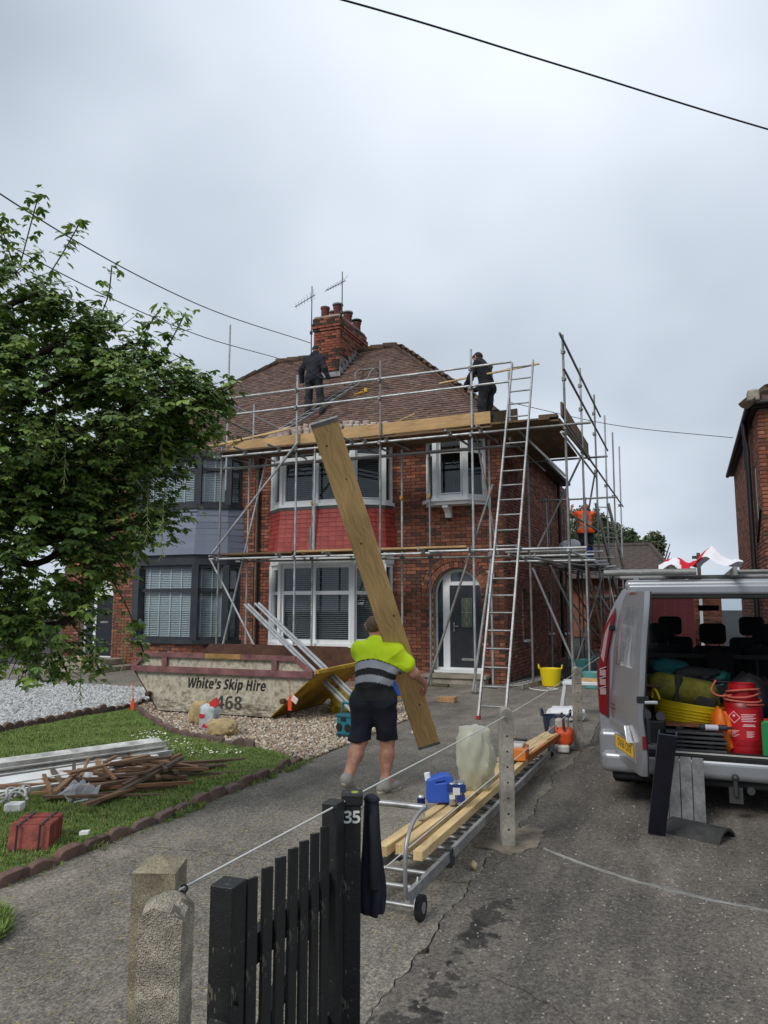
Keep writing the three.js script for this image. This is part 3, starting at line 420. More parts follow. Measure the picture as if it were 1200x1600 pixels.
  const faceB = (o, d, n, L, y0, y1) => { for (let c = 0, v = y0; v < y1 - .02; v += CH, c++) for (let u = c % 2 ? -BL / 2 : 0; u < L; u += BL) { const u0 = Math.max(0, u), u1 = Math.min(L, u + BL); if (u1 - u0 < .04) continue; const um = (u0 + u1) / 2, dark = rnd() < (v > 9.72 ? .6 : v < 9.0 ? .55 : .14), cc = dark ? pick([[74, 58, 48], [86, 68, 56], [66, 56, 46]]) : pick([[158, 92, 72], [146, 84, 66], [166, 102, 80]]), mm = chimMats[cc.join()] ??= mat(rgb(...cc), .95, { map: mottle, metric: 2.5 }); mesh('chimney_brick', box(u1 - u0 - .012, CH - .013, .05), mm, ch, [o[0] + d[0] * um - n[0] * .02, v + CH / 2, o[1] + d[1] * um - n[1] * .02], Math.atan2(-d[1], d[0])); } };
  const chimMats = {};
  faceB([cx0, cz0], [1, 0], [0, 1], cx1 - cx0, 8.24, 9.62); faceB([cx1, cz0], [0, -1], [1, 0], cz0 - cz1, 8.9, 9.62);
  for (const [k, y0, y1] of [[.03, 9.62, 9.7], [.06, 9.7, 9.86], [.03, 9.86, 10.02]]) { faceB([cx0 - k, cz0 + k], [1, 0], [0, 1], cx1 - cx0 + 2 * k, y0, y1); faceB([cx1 + k, cz0 + k], [0, -1], [1, 0], cz0 - cz1 + 2 * k, y0, y1); mesh('corbel', bounds(cx0 - k + .02, cx1 + k - .02, y0 + .01, y1 - .01, cz0 + k - .02, cz1 - k), M.mortarDark, ch); }
  mesh('flaunching', jitterGeo(rbox(cx1 - cx0 + .02, .1, cz0 - cz1, .04, (cx0 + cx1) / 2, 10.04, (cz0 + cz1) / 2, 0, 0, 0, 4), .015, 6), M.concrete, ch);
  const potM = mat(rgb(112, 60, 52), .85, { map: mottle, metric: 3 });
  for (const [x, z, h, cap] of [[-9.58, -18.75, .42, 0], [-9.14, -18.7, .34, 1], [-9.5, -19.2, .36, 1], [-9.12, -19.35, .34, 1], [-9.5, -19.75, .36, 0], [-9.12, -20.0, .33, 2]]) { const p = mesh('chimney_pot', lathe([[.09, 0], [.125, 0], [.12, h * .8], [.14, h * .86], [.14, h], [.1, h], [.1, .02]], 18), potM, ch, [x, 10.06, z]); if (cap) mesh('cowl', [lathe([[0, h + .1], [.16, h + .09], [.165, h + .05], [.13, h + .03], [0, h + .03]], 16), ...[0, 2, 4].map(a => rod([.1 * Math.cos(a), h - .05, .1 * Math.sin(a)], [.12 * Math.cos(a), h + .05, .12 * Math.sin(a)], .012))], cap === 2 ? M.iron : M.steelOld, p); }
  mesh('flashing', [bounds(cx0 - .06, cx1 + .05, 8.2, 8.34, cz0 + .01, cz0 + .03), ...[...Array(6)].map((_, i) => bounds(cx1 + .005, cx1 + .03, 8.3 + i * .16, 8.5 + i * .16, cz0 - .02 - i * .2, cz0 - .24 - i * .2))], mat(rgb(150, 152, 154), .6, { map: mottle, metric: 2 }), ch);
}
// ---------------------------------------------------------------- adjoining house on the left
const house2 = thing('brick_house', 'adjoining semi-detached brick house with dark grey bay windows and slate-blue cladding', 'house');
{
  const P2 = [[-13.7, -16], [-13.58, -15.72], [-13.12, -15.3], [-11.38, -15.3], [-10.75, -15.72], [-10.5, -16]];
  const door = { u0: -15.75, u1: -14.6, v0: .2, v1: 2.5, arch: 1.93 }, bay = { u0: -13.6, u1: -10.6, v0: .8, v1: 5.6 }, bayB = { u0: -13.7, u1: -10.5, v0: -1, v1: .8 };
  const arc = [...Array(15)].map((_, i) => { const a = Math.PI * i / 14; return [-15.175 + .575 * Math.cos(a), 1.93 + .575 * Math.sin(a)]; });
  mesh('wall', ext(poly([[-16.4, -.3], [-10.11, -.3], [-10.11, 5.65], [-16.4, 5.65]], [[[-15.75, .2], [-14.6, .2], ...arc], [[-13.6, .8], [-10.6, .8], [-10.6, 2.8], [-13.6, 2.8]], [[-13.6, 4.1], [-10.6, 4.1], [-10.6, 5.6], [-13.6, 5.6]]]), .28).translate(0, 0, Z0 - .308), M.mortar, house2);
  brickFace(house2, [0, 0, Z0], [1, 0], [0, 1], 0, 5.6, minus(-16.4, -10.12, [door, bay, bayB]), P => Math.abs(P[0] + 10.3) * .5 + (P[0] < -13.7 ? Math.abs(P[0] + 14.2) - 1.5 : 0) + Math.abs(P[1] - 1.5) * .3, 1.0);
  mesh('wall', [bounds(-16.4, -16.1, -.3, 5.6, -16.3, -24), bounds(-16.4, -10.25, -.3, 5.6, -24, -24.2), bounds(-16.09, -10.25, 2.8, 2.95, -16.31, -24), bounds(-16.09, -10.25, .03, 5.5, -19, -19.1)], roomMat, house2);
  for (let i = 0; i < 5; i++) { const a = P2[i], b = P2[i + 1], L = Math.hypot(b[0] - a[0], b[1] - a[1]), d = [(b[0] - a[0]) / L, (b[1] - a[1]) / L]; brickFace(house2, [a[0], 0, a[1]], d, [-d[1], d[0]], 0, .74, () => [[0, L]]); }
  mesh('bay_wall', prism(P2, -.03, -.05, .74), M.mortar, house2);
  const A = M.anthracite, blueGrey = [[122, 130, 148], [116, 124, 142], [128, 134, 150]].map(c => mat(rgb(...c), .6, { map: clean, metric: 1 }));
  mesh('sill', prism(P2, .09, .74, .83), A, house2); mesh('head', prism(P2, .07, 2.7, 2.95), A, house2); mesh('sill', prism(P2, .08, 4.12, 4.22), A, house2); mesh('head', prism(P2, .05, 5.46, 5.6), A, house2);
  mesh('bay_ceiling', [prism(P2, -.1, 2.72, 2.9, -16.3), prism(P2, -.08, 2.96, 4.1, -16.02)], roomMat, house2);
  for (let i = 0; i < 5; i++) {
    const a = P2[i], b = P2[i + 1], st = i === 2 ? [.15, .33, .53, .72, .9] : i === 3 ? [.2, .55, .85] : [];
    windowFace(house2, a, b, .83, 2.7, { m: A, f: .08, transom: .66, blind: true, strips: st, tilt: .95 });
    windowFace(house2, a, b, 4.22, 5.46, { m: A, f: .08, transom: .74, blind: true, strips: st, tilt: .95 });
    for (const [y0, y1] of [[.83, 2.7], [4.22, 5.46]]) if (i) mesh('corner_post', bounds(-.085, .085, y0, y1, -.07, .07), A, house2, [a[0], 0, a[1] - .01], Math.PI / 8 * (i < 3 ? -1 : 1));
  }
  for (let r = 0; r < 7; r++) { const P = planPoly(P2, .03 + .1 * Math.pow(1 - r / 7, 1.5), -16), y = 2.96 + r * .165; for (let i = 0; i < 5; i++) { const a = P[i], b = P[i + 1], L = Math.hypot(b[0] - a[0], b[1] - a[1]), o = mesh('cladding_board', box(L + .012, .19, .024), pick(blueGrey), house2, [(a[0] + b[0]) / 2, y + .085, (a[1] + b[1]) / 2]); o.rotation.order = 'YXZ'; o.rotation.set(-.13, Math.atan2(-(b[1] - a[1]), b[0] - a[0]), 0); } }
  const dr = new THREE.Group(); dr.name = 'door'; house2.add(dr);
  mesh('frame', ext(poly([[-15.74, .22], [-14.61, .22], ...arc.map(([x, y]) => [x * .985 - 15.175 * .015, y])], [[[-15.66, .3], [-15.4, .3], [-15.4, 1.95], [-15.66, 1.95]], [[-15.3, .3], [-14.72, .3], [-14.72, 1.95], [-15.3, 1.95]]]), .07).translate(0, 0, -16.22), M.upvc, dr);
  mesh('leaf', bounds(-15.31, -14.71, .29, 1.96, -16.21, -16.17), mat(rgb(30, 34, 42), .3), dr); mesh('sidelight', bounds(-15.67, -15.39, .29, 1.96, -16.21, -16.18), mat(rgb(58, 64, 68), .1), dr);
  mesh('letterbox', bounds(-15.15, -14.88, 1.2, 1.25, -16.17, -16.155), M.alu, dr);
  mesh('doorstep', [rbox(2.0, .16, .9, .02, -15.1, .2, -15.55), rbox(2.6, .12, 1.4, .02, -15.0, .06, -15.3)], M.concrete, house2);
}
function pot(label, x, z, r, h, c, y = .28) {
  const t = thing('plant_pot', label, 'plant pot', [x, y, z]); mesh('pot', lathe([[0, 0], [r * .7, 0], [r * .95, h * .85], [r * 1.05, h * .86], [r * 1.05, h], [r * .9, h], [r * .85, h * .8], [0, h * .8]], 16), mat(rgb(...c), .85), t);
  const lf = []; for (let i = 0; i < 40; i++) { const a = rnd() * 6.3, q = rnd() * r * 1.6; lf.push(new THREE.CircleGeometry(.035, 5).scale(1, .5, 1).rotateX(rr(-1.5, .2)).rotateY(a).translate(Math.cos(a) * q, h + rr(0, r * 1.9), Math.sin(a) * q)); } const m = mesh('foliage', lf, mat(rgb(92, 116, 60), .8, { side: THREE.DoubleSide }), t); m.userData.kind = 'stuff';
}
pot('cream plant pot on the left house step', -14.75, -15.15, .13, .26, [196, 180, 140], .12); pot('terracotta plant pot beside the cream one on the step', -14.42, -15.2, .13, .28, [150, 72, 52], .12);

// ---------------------------------------------------------------- scaffold
const scaffold = thing('scaffold', 'galvanised tube scaffold with timber boards wrapped round the brick house', 'scaffold');
const TR = .0245, ZO = -14.2, ZI = -15.12, XO = -2.05, XI = -3.15;
const cg = join([rbox(.075, .09, .075, .012), box(.03, .03, .12, .03, 0, .02)]);
function tube(name, a, b, m = M.steel) { return mesh(name, rod(a, b, TR, TR, 10), m, scaffold); }
function coupler(x, y, z, m = M.steelOld) { mesh('coupler', cg, m, scaffold, [x, y, z], rr(-.2, .2)); }
{
  const UP = 5.12, LO = 2.74;
  const outer = [[-9.93, 5.45, 1], [-7.94, 6.86, 0], [-5.91, 6.93, 1], [-3.9, 6.92, 0]];
  for (const [x, top, old] of outer) { tube('standard', [x, 0, ZO], [x + rr(-.02, .02), top, ZO], old ? M.steelOld : M.steel); mesh('base_plate', box(.15, .01, .15, 0, .006, 0), M.iron, scaffold, [x, 0, ZO]); for (const y of [LO, UP]) coupler(x, y, ZO + .04); if (top > 6) for (const y of [6.1, 6.5]) coupler(x, y, ZO + .04); }
  for (const [x, top] of [[-9.75, 5.5], [-7.99, 5.1], [-5.77, 5.15], [-5.12, 5.0], [-3.78, 5.2]]) { tube('standard', [x, 0, ZI], [x, top, ZI], x === -5.12 ? M.steelOld : M.steel); coupler(x, LO, ZI + .04); coupler(x, 4.05, ZI + .02, M.brass); mesh('base_plate', box(.15, .01, .15, 0, .006, 0), M.iron, scaffold, [x, 0, ZI]); }
  tube('standard', [-10.42, 4.5, ZI], [-10.42, 8.75, ZI]); tube('standard', [-9.58, 5.0, -15.0], [-9.58, 6.55, -15.0]);
  tube('standard', [-3.3, 5.1, -15.05], [-3.3, 6.7, -15.05]); for (const [x, z, h] of [[-2.6, -18.3, 4.3], [-2.45, -20.4, 4.6], [-2.85, -22.3, 3.9], [-2.35, -23.2, 3.2]]) tube('standard', [x, 0, z], [x, h, z], M.steelOld); for (const [z, y] of [[-15.6, 2.62], [-17.1, 2.9], [-18.2, 2.66], [-19.8, 2.92], [-21.5, 2.7]]) tube('transom', [XI - .3, y, z], [XO + .35, y - .02, z + .1], M.steel); tube('ledger', [-2.75, 2.62, -14.6], [-2.5, 2.6, -23]); tube('ledger', [-2.4, 3.75, -16.5], [-2.2, 3.75, -22.5], M.steelOld);
  tube('standard', [-7.5, 2.85, ZO - .05], [-7.5, 5.2, ZO - .05]); tube('standard', [-7.58, 2.85, ZO - .05], [-7.58, 3.4, ZO - .05], M.steelOld);
  // ledgers and guard rails
  tube('ledger', [-10.1, UP, ZO + .05], [-3.35, UP + .02, ZO + .05]); tube('ledger', [-10.15, UP - .2, ZO - .35], [-3.2, UP - .2, ZO - .35], M.steelOld); tube('ledger', [-10.2, UP - .1, ZI], [-3.0, UP - .1, ZI], M.steelOld);
  tube('ledger', [-10.15, LO, ZO + .05], [-4.5, LO, ZO + .05]); tube('ledger', [-4.8, LO + .03, ZO + .11], [-1.7, LO + .02, ZO + .11]); tube('ledger', [-10.1, LO, ZI - .05], [-3.0, LO - .04, ZI - .05], M.steelOld);
  tube('guard_rail', [-9.75, 6.1, ZO + .05], [-3.1, 6.13, ZO + .05]); tube('guard_rail', [-9.8, 6.5, ZO + .05], [-3.05, 6.53, ZO + .05]);
  tube('guard_rail', [-9.95, 6.5, ZO], [-9.2, 6.0, -16.6]); tube('guard_rail', [-9.95, 6.05, ZO], [-9.2, 5.6, -16.6], M.steelOld);
  // transoms sticking out towards the viewer
  for (const x of [-9.95, -9.25, -8.35, -6.55, -6.25, -5.75, -4.35, -3.7]) { tube('transom', [x, UP + .07 + rr(-.01, .02), ZO + rr(.35, .6)], [x + .05, UP + .06, ZI - .25], M.steelOld); coupler(x, UP + .04, ZO + .05); }
  for (const x of [-10.0, -8.3, -7.1, -4.95, -3.95, -2.95]) { tube('transom', [x, LO + .06, ZO + rr(.2, .45)], [x + .03, LO + .06, ZI - .2], M.steelOld); coupler(x, LO + .03, ZO + .05); }
  // boards: each its own part
  const bd = (a, b, m, w = .225, t = .038, up) => mesh('scaffold_board', bar(a, b, w, t, up), m, scaffold);
  for (let i = 0; i < 4; i++) { const z = ZO - .05 - i * .235; bd([-10.0, UP + .12, z], [-6.55, UP + .12, z], i % 2 ? M.boardOld : M.boardGrey); bd([-6.5, UP + .115, z], [-2.15, UP + .13, z], i % 2 ? M.boardGrey : M.boardOld); }
  for (let i = 0; i < 3; i++) { const z = ZO - .1 - i * .26; if (i) bd([-10.0, LO + .11, z - .15], [-6.2, LO + .11, z - .15], M.boardOld); bd([-7.9, LO + .125, z], [-4.05, LO + .12, z], i ? M.boardOld : M.board); bd([-9.9, LO + .11, z + .02], [-8.0, LO + .11, z + .02], M.boardOld); }
  // toe boards: bright new ones in front, an old one behind
  const toe = (a, b, m, h = .225) => mesh('toe_board', bar(a, b, .038, h), m, scaffold);
  toe([-9.85, UP + .24, ZO - .09], [-6.8, UP + .29, ZO - .09], M.board, .24); toe([-6.78, UP + .30, ZO - .05], [-3.52, UP + .34, ZO - .05], M.board, .25); toe([-6.05, 5.72, ZI - .35], [-3.3, 5.74, ZI - .35], M.boardOld, .3); toe([-5.2, 5.7, ZI - .25], [-3.2, 5.76, ZI - .25], M.boardGrey, .26);
  toe([-9.4, 5.55, -15.4], [-8.6, 5.72, -15.3], M.boardOld, .25);
  bd([-10.9, 5.25, -13.95], [-8.3, 5.72, -14.5], M.pine, .05, .04); bd([-6.15, 5.42, -14.4], [-5.35, 5.85, -14.8], M.pine, .05, .03);
  // return along the side of the house
  const zs = [-14.3, -16.76, -19.4, -21.9, -24.2, -26.5], tops = [7.0, 7.07, 7.15, 7.2, 7.2, 7.2];
  zs.forEach((z, i) => { tube('standard', [XO, 0, z], [XO + .015 * i, tops[i], z], i % 2 ? M.steel : M.steelOld); for (const y of [2.74, 5.12]) coupler(XO, y, z); if (i < 3) for (const y of [6.1, 6.65]) coupler(XO, y, z); });
  [-16.1, -18.6, -21.2, -23.8].forEach((z, i) => { tube('standard', [XI, 0, z], [XI, i ? 4.4 : 5.1, z], M.steelOld); coupler(XI, 2.7, z); });
  tube('guard_rail', [XO + .05, 6.78, -13.6], [XO + .05, 6.85, -20.6], M.steelOld); tube('guard_rail', [XO + .05, 6.2, -13.9], [XO + .05, 6.25, -22.4], M.steelOld);
  tube('ledger', [XO + .05, 5.1, -13.9], [XO + .05, 5.2, -27.5], M.steelOld); tube('ledger', [XO - .04, 5.0, -14.1], [XO - .04, 5.05, -20], M.steel); tube('ledger', [XI, 5.0, -14.3], [XI, 5.0, -18.2], M.steelOld);
  tube('ledger', [XO + .05, 2.7, -13.8], [XO + .05, 2.7, -27]); tube('ledger', [XI, 2.66, -14], [XI, 2.66, -27], M.steelOld); tube('ledger', [XI + .3, 2.6, -13.9], [XO, 2.6, -18.5], M.steelOld);
  for (let i = 0; i < 9; i++) tube('transom', [XI - .25, 2.76, -14.8 - i * 1.3], [XO + .25, 2.76, -14.85 - i * 1.3], i % 2 ? M.steel : M.steelOld);
  for (const [z, y] of [[-14.15, 5.14], [-17.3, 5.08], [-19.6, 4.45]]) tube('transom', [XI - .45, y, z], [XO + .5, y, z], M.steelOld);
  for (let i = 0; i < 5; i++) bd([XI - .22 + i * .235, UP + .16, -14.05], [XI - .22 + i * .235, UP + .16, -18.0], i % 2 ? M.boardGrey : M.boardOld);
  for (let i = 0; i < 4; i++) bd([XI + .1 + i * .24, 2.83, -17.5], [XI + .1 + i * .24, 2.83, -24.5], M.boardGrey);
  toe([XO - .05, UP + .36, -14.2], [XO - .05, UP + .36, -18.3], M.boardOld, .28); toe([XO - .12, UP + .14, -14.3], [XO - .02, UP + .14, -18.3], M.boardOld, .12);
  mesh('packing_block', rbox(.36, .07, .2, .008, -2.35, UP + .22, -14.2), M.boardGrey, scaffold);
  // braces
  for (const [a, b, m] of [[[-7.83, 5.29, -14.08], [-10.03, 2.86, -14.08]], [[-9.07, 5.13, -14.8], [-10.31, .05, -14.75]], [[-10.2, 2.73, -14.28], [-8.5, .03, -14.3]], [[-3.5, 4.1, -14.28], [-4.95, .03, -14.3], M.steelOld], [[-3.93, 5.3, -14.6], [-3.5, 2.7, -14.6], M.steelOld], [[-3.5, 2.5, -14.0], [-3.9, .05, -14.0]], [[-2.1, 5.2, -17.35], [-3.1, 2.7, -16.1], M.steelOld], [[-3.05, 5.25, -14.4], [-2.1, 4.2, -14.5], M.steelOld], [[-3.1, 2.5, -16.1], [-2.2, .05, -16.6]], [[-2.15, 5.3, -20.3], [-2.9, 2.4, -21.5], M.steelOld], [[-2.9, 2.5, -19.5], [-1.9, .3, -21], M.boardOld], [[-2.6, 2.4, -20.5], [-1.5, .2, -22], M.steelOld], [[-2.4, 2.2, -21.5], [-1.3, .2, -21.8], M.steel], [[-2.95, 2.3, -18], [-1.7, .1, -20.5], M.steelOld], [[-2.9, 2.6, -17.2], [-2.1, .1, -19.2], M.steel], [[-1.9, 2.7, -19.5], [-2.6, .1, -18.2], M.steelOld], [[-2.2, 2.6, -23], [-1.5, .1, -20.2], M.steel], [[-2.05, 2.7, -16.8], [-1.75, .05, -18.2], M.boardOld]]) tube('brace', a, b, m || M.steel);
}
// loose lath laid over the rails by the man at the corner, cord hanging under the boards
solo('batten', bar([-4.75, 6.45, -14.75], [-2.55, 6.52, -14.45], .045, .03), M.pine, 'thin pale batten carried at the top right scaffold corner', 'batten');
// ---------------------------------------------------------------- ladders
function ladder(name, label, a, b, w, rungs, right, o = {}) {
  const t = thing(name, label, 'ladder', o.at), A = V(...a), B = V(...b), R = V(...right).normalize().multiplyScalar(w / 2), m = o.m || M.alu, P = v => [v.x, v.y, v.z], up = o.up || P(R.clone().cross(B.clone().sub(A)).normalize());
  for (const s of [-1, 1]) mesh('stile', bar(P(A.clone().addScaledVector(R, s)), P(B.clone().addScaledVector(R, s)), o.sw || .028, o.sd || .065, up), m, t);
  for (let i = 0; i < rungs; i++) { const c = A.clone().lerp(B, (i + .6) / rungs); mesh('rung', rod(P(c.clone().sub(R)), P(c.clone().add(R)), o.rr || .015, undefined, 8), m, t); }
  return t;
}
const fl = ladder('ladder', 'tall aluminium ladder leaning against the front corner of the scaffold', [-2.78, .02, -11.0], [-2.76, 6.4, -13.85], .41, 23, [1, 0, 0], { m: mat(rgb(158, 160, 163), .5, { metalness: .5, map: mottle, metric: 1.5 }) });
mesh('foot', [box(.05, .05, .09, -2.985, .03, -11.0), box(.05, .05, .09, -2.575, .03, -11.0)], mat(rgb(150, 40, 40), .7), fl);
const gl2 = ladder('ladder', 'wide grey extension ladder leaning at the far end of the side scaffold', [-1.35, .02, -22.6], [-2.12, 4.55, -21.4], .36, 16, [.9, 0, -.45], { sd: .11, sw: .05, m: mat(rgb(158, 160, 160), .6, { metalness: .4, map: mottle, metric: 1 }) });
const rl = ladder('roof_ladder', 'aluminium roof ladder lying up the tiled slope below the chimney', [-9.4, 5.95, -15.75], [-7.95, 7.75, -17.75], .36, 12, [.95, .1, .1], { up: [0, .74, .67] });
mesh('hook', [tubeAlong([[-8.13, 7.78, -17.77], [-8.15, 7.98, -17.8], [-8.2, 8.2, -18.15], [-8.25, 8.32, -18.5]], .02, 16), tubeAlong([[-7.78, 7.8, -17.8], [-7.72, 8.0, -17.85], [-7.7, 8.2, -18.15], [-7.82, 8.32, -18.5]], .02, 16), rod([-8.25, 8.32, -18.5], [-7.82, 8.32, -18.5], .02)], M.steelOld, rl);
solo('hand_brush', [rod([-7.75, 7.32, -17.4], [-7.95, 7.24, -17.28], .018), rbox(.09, .12, .06, .02, -7.66, 7.36, -17.4)], mat(rgb(206, 160, 40), .7), 'small yellow hand tool lying on the roof tiles beside the roof ladder', 'hand tool');
// ---------------------------------------------------------------- aerials and cables
function aerial(label, x, y0, y1, z, turn) {
  const t = thing('tv_aerial', label, 'aerial', [x, 0, z]); mesh('mast', rod([0, y0, 0], [0, y1, 0], .018, .014), M.iron, t);
  const c = Math.cos(turn), s = Math.sin(turn), y = y1 - .32, el = []; mesh('boom', rod([-c * .1, y + .06, -s * .1], [c * .5, y - .34, s * .5], .012), M.iron, t);
  for (const [k, L] of [[-.05, .36], [.04, .3], [.13, .26], [.22, .24], [.3, .22], [.38, .2], [.46, .18]]) el.push(rod([k * c - s * L, y + .02 - k * .7, k * s + c * L], [k * c + s * L, y + .02 - k * .7, k * s - c * L], .005, .005, 5)); mesh('elements', el, M.iron, t).userData.kind = 'stuff';
  mesh('bracket', [rod([0, y0 + .1, 0], [.12, y0 + .1, -.05], .014), rbox(.07, .1, .07, .015, 0, y0 + .75, .02)], M.iron, t);
}
aerial('dark television aerial on a mast at the left side of the chimney', -9.9, 8.9, 11.1, -18.5, 2.7); aerial('taller thin television aerial rising behind the chimney pots', -8.93, 9.4, 11.4, -18.55, 2.4);
function cable(label, pts, r) { solo('overhead_cable', tubeAlong(pts, r, 60, 6), M.blackPlastic, label, 'cable', 'overhead cables'); }
cable('black overhead cable crossing the sky at the top right', [[-9.9, 8.95, -2.1], [-3.7, 9.08, -7.28], [-1.38, 9.01, -9.33], [1.53, 8.72, -11.65], [10, 8.3, -18.5]], .013);
cable('upper cable running from the left over the tree to the chimney', [[-6.2, 6.3, -1.5], [-7.58, 6.71, -6.01], [-8.9, 7.72, -11.6], [-9.93, 9.35, -18.5]], .011);
cable('lower cable running from the left through the tree to the roof', [[-6.9, 6.0, -2], [-7.95, 6.33, -7.0], [-8.6, 6.9, -11.2], [-9.3, 8.0, -16.5], [-8.0, 7.3, -16.4], [-6.8, 7.2, -17.0]], .009);
cable('thin cable sagging from the house eaves to the house on the right', [[-3.5, 6.2, -15.9], [-1.38, 5.82, -17.4], [1.2, 5.72, -19.4]], .008);
// ---------------------------------------------------------------- people: distance fields meshed by surface nets
function nets(f, mn, mx, c) {
  const n = [0, 1, 2].map(i => Math.ceil((mx[i] - mn[i]) / c) + 1), [nx, ny, nz] = n, F = new Float32Array(nx * ny * nz);
  for (let k = 0, i = 0; k < nz; k++) for (let j = 0; j < ny; j++) for (let a = 0; a < nx; a++, i++) F[i] = f(mn[0] + a * c, mn[1] + j * c, mn[2] + k * c);
  const id = new Int32Array(nx * ny * nz).fill(-1), pos = [], idx = [], sy = nx, sz = nx * ny, off = [0, 1, sy, sy + 1, sz, sz + 1, sz + sy, sz + sy + 1], ed = [[0, 1], [2, 3], [4, 5], [6, 7], [0, 2], [1, 3], [4, 6], [5, 7], [0, 4], [1, 5], [2, 6], [3, 7]];
  for (let k = 0; k < nz - 1; k++) for (let j = 0; j < ny - 1; j++) for (let a = 0; a < nx - 1; a++) {
    const b = a + j * sy + k * sz; let m = 0; for (let q = 0; q < 8; q++) if (F[b + off[q]] < 0) m |= 1 << q; if (!m || m === 255) continue;
    let x = 0, y = 0, z = 0, cnt = 0; for (const [p, q] of ed) { const s = m >> p & 1, t = m >> q & 1; if (s === t) continue; const u = F[b + off[p]], v = F[b + off[q]], w = u / (u - v); x += (p & 1) + ((q & 1) - (p & 1)) * w; y += (p >> 1 & 1) + ((q >> 1 & 1) - (p >> 1 & 1)) * w; z += (p >> 2) + ((q >> 2) - (p >> 2)) * w; cnt++; }
    id[b] = pos.length / 3; pos.push(mn[0] + (a + x / cnt) * c, mn[1] + (j + y / cnt) * c, mn[2] + (k + z / cnt) * c);
  }
  for (let k = 1; k < nz - 1; k++) for (let j = 1; j < ny - 1; j++) for (let a = 1; a < nx - 1; a++) {
    const b = a + j * sy + k * sz, s = F[b] < 0; for (const [d, e, g] of [[1, sy, sz], [sy, sz, 1], [sz, 1, sy]]) { if (s === F[b + d] < 0) continue; const q = [id[b], id[b - e], id[b - e - g], id[b - g]]; if (s) idx.push(q[0], q[1], q[2], q[0], q[2], q[3]); else idx.push(q[0], q[2], q[1], q[0], q[3], q[2]); }
  }
  const g = new THREE.BufferGeometry(); g.setAttribute('position', new THREE.Float32BufferAttribute(pos, 3)); g.setIndex(idx); g.computeVertexNormals(); g.setAttribute('uv', new THREE.Float32BufferAttribute(new Float32Array(pos.length / 3 * 2), 2)); return g;
}
const cap = (a, b, ra, rb = ra) => ({ a, d: [b[0] - a[0], b[1] - a[1], b[2] - a[2]], l: ((b[0] - a[0]) ** 2 + (b[1] - a[1]) ** 2 + (b[2] - a[2]) ** 2) || 1e-9, ra, rb, b });
function field(prims, k, grow = 0, cut) {
  return (x, y, z) => { let r = 1e3; for (const p of prims) { const X = x - p.a[0], Y = y - p.a[1], Z = z - p.a[2]; let t = (X * p.d[0] + Y * p.d[1] + Z * p.d[2]) / p.l; t = t < 0 ? 0 : t > 1 ? 1 : t; const d = Math.hypot(X - t * p.d[0], Y - t * p.d[1], Z - t * p.d[2]) - (p.ra + (p.rb - p.ra) * t), h = k - Math.abs(r - d); r = Math.min(r, d) - (h > 0 ? h * h / (4 * k) : 0); } r -= grow; return cut ? Math.max(r, cut(x, y, z)) : r; };
}
function meshField(prims, k, c, grow = 0, cut) { const mn = [1e3, 1e3, 1e3], mx = [-1e3, -1e3, -1e3]; for (const p of prims) for (const [q, r] of [[p.a, p.ra], [p.b, p.rb]]) for (let i = 0; i < 3; i++) { mn[i] = Math.min(mn[i], q[i] - r - grow - k * .3 - 2 * c); mx[i] = Math.max(mx[i], q[i] + r + grow + k * .3 + 2 * c); } return nets(field(prims, k, grow, cut), mn, mx, c); }
const lerp3 = (a, b, t) => a.map((v, i) => v + (b[i] - v) * t);
// a hand at the wrist w, palm running along p (unit), fingers curling towards q (unit), thumb on side s (unit)
function hand(w, p, q, s, curl) {
  const P = (a, b, c) => [0, 1, 2].map(i => w[i] + p[i] * a + q[i] * b + s[i] * c), pr = [cap(P(0, 0, 0), P(.035, 0, .002), .026, .02)];
  for (const c of [-.026, -.009, .009, .026]) pr.push(cap(P(.025, 0, c * .6), P(.085, .004, c), .016, .0125));
  [[-.03, .062], [-.01, .076], [.01, .08], [.029, .072]].forEach(([c, L]) => { const k0 = P(.088, .004, c), k1 = P(.088 + L * .5 * Math.cos(curl * .6), .004 + L * .5 * Math.sin(curl * .6), c * 1.05), k2 = P(.088 + L * (.5 * Math.cos(curl * .6) + .5 * Math.cos(curl * 1.5)), .004 + L * (.5 * Math.sin(curl * .6) + .5 * Math.sin(curl * 1.5)), c * 1.05); pr.push(cap(k0, k1, .0105, .0095), cap(k1, k2, .0095, .008)); });
  pr.push(cap(P(.022, .005, .022), P(.062, .018, .05), .0145, .0115), cap(P(.062, .018, .05), P(.088, .034, .056), .0115, .009)); return meshField(pr, .008, .0045);
}
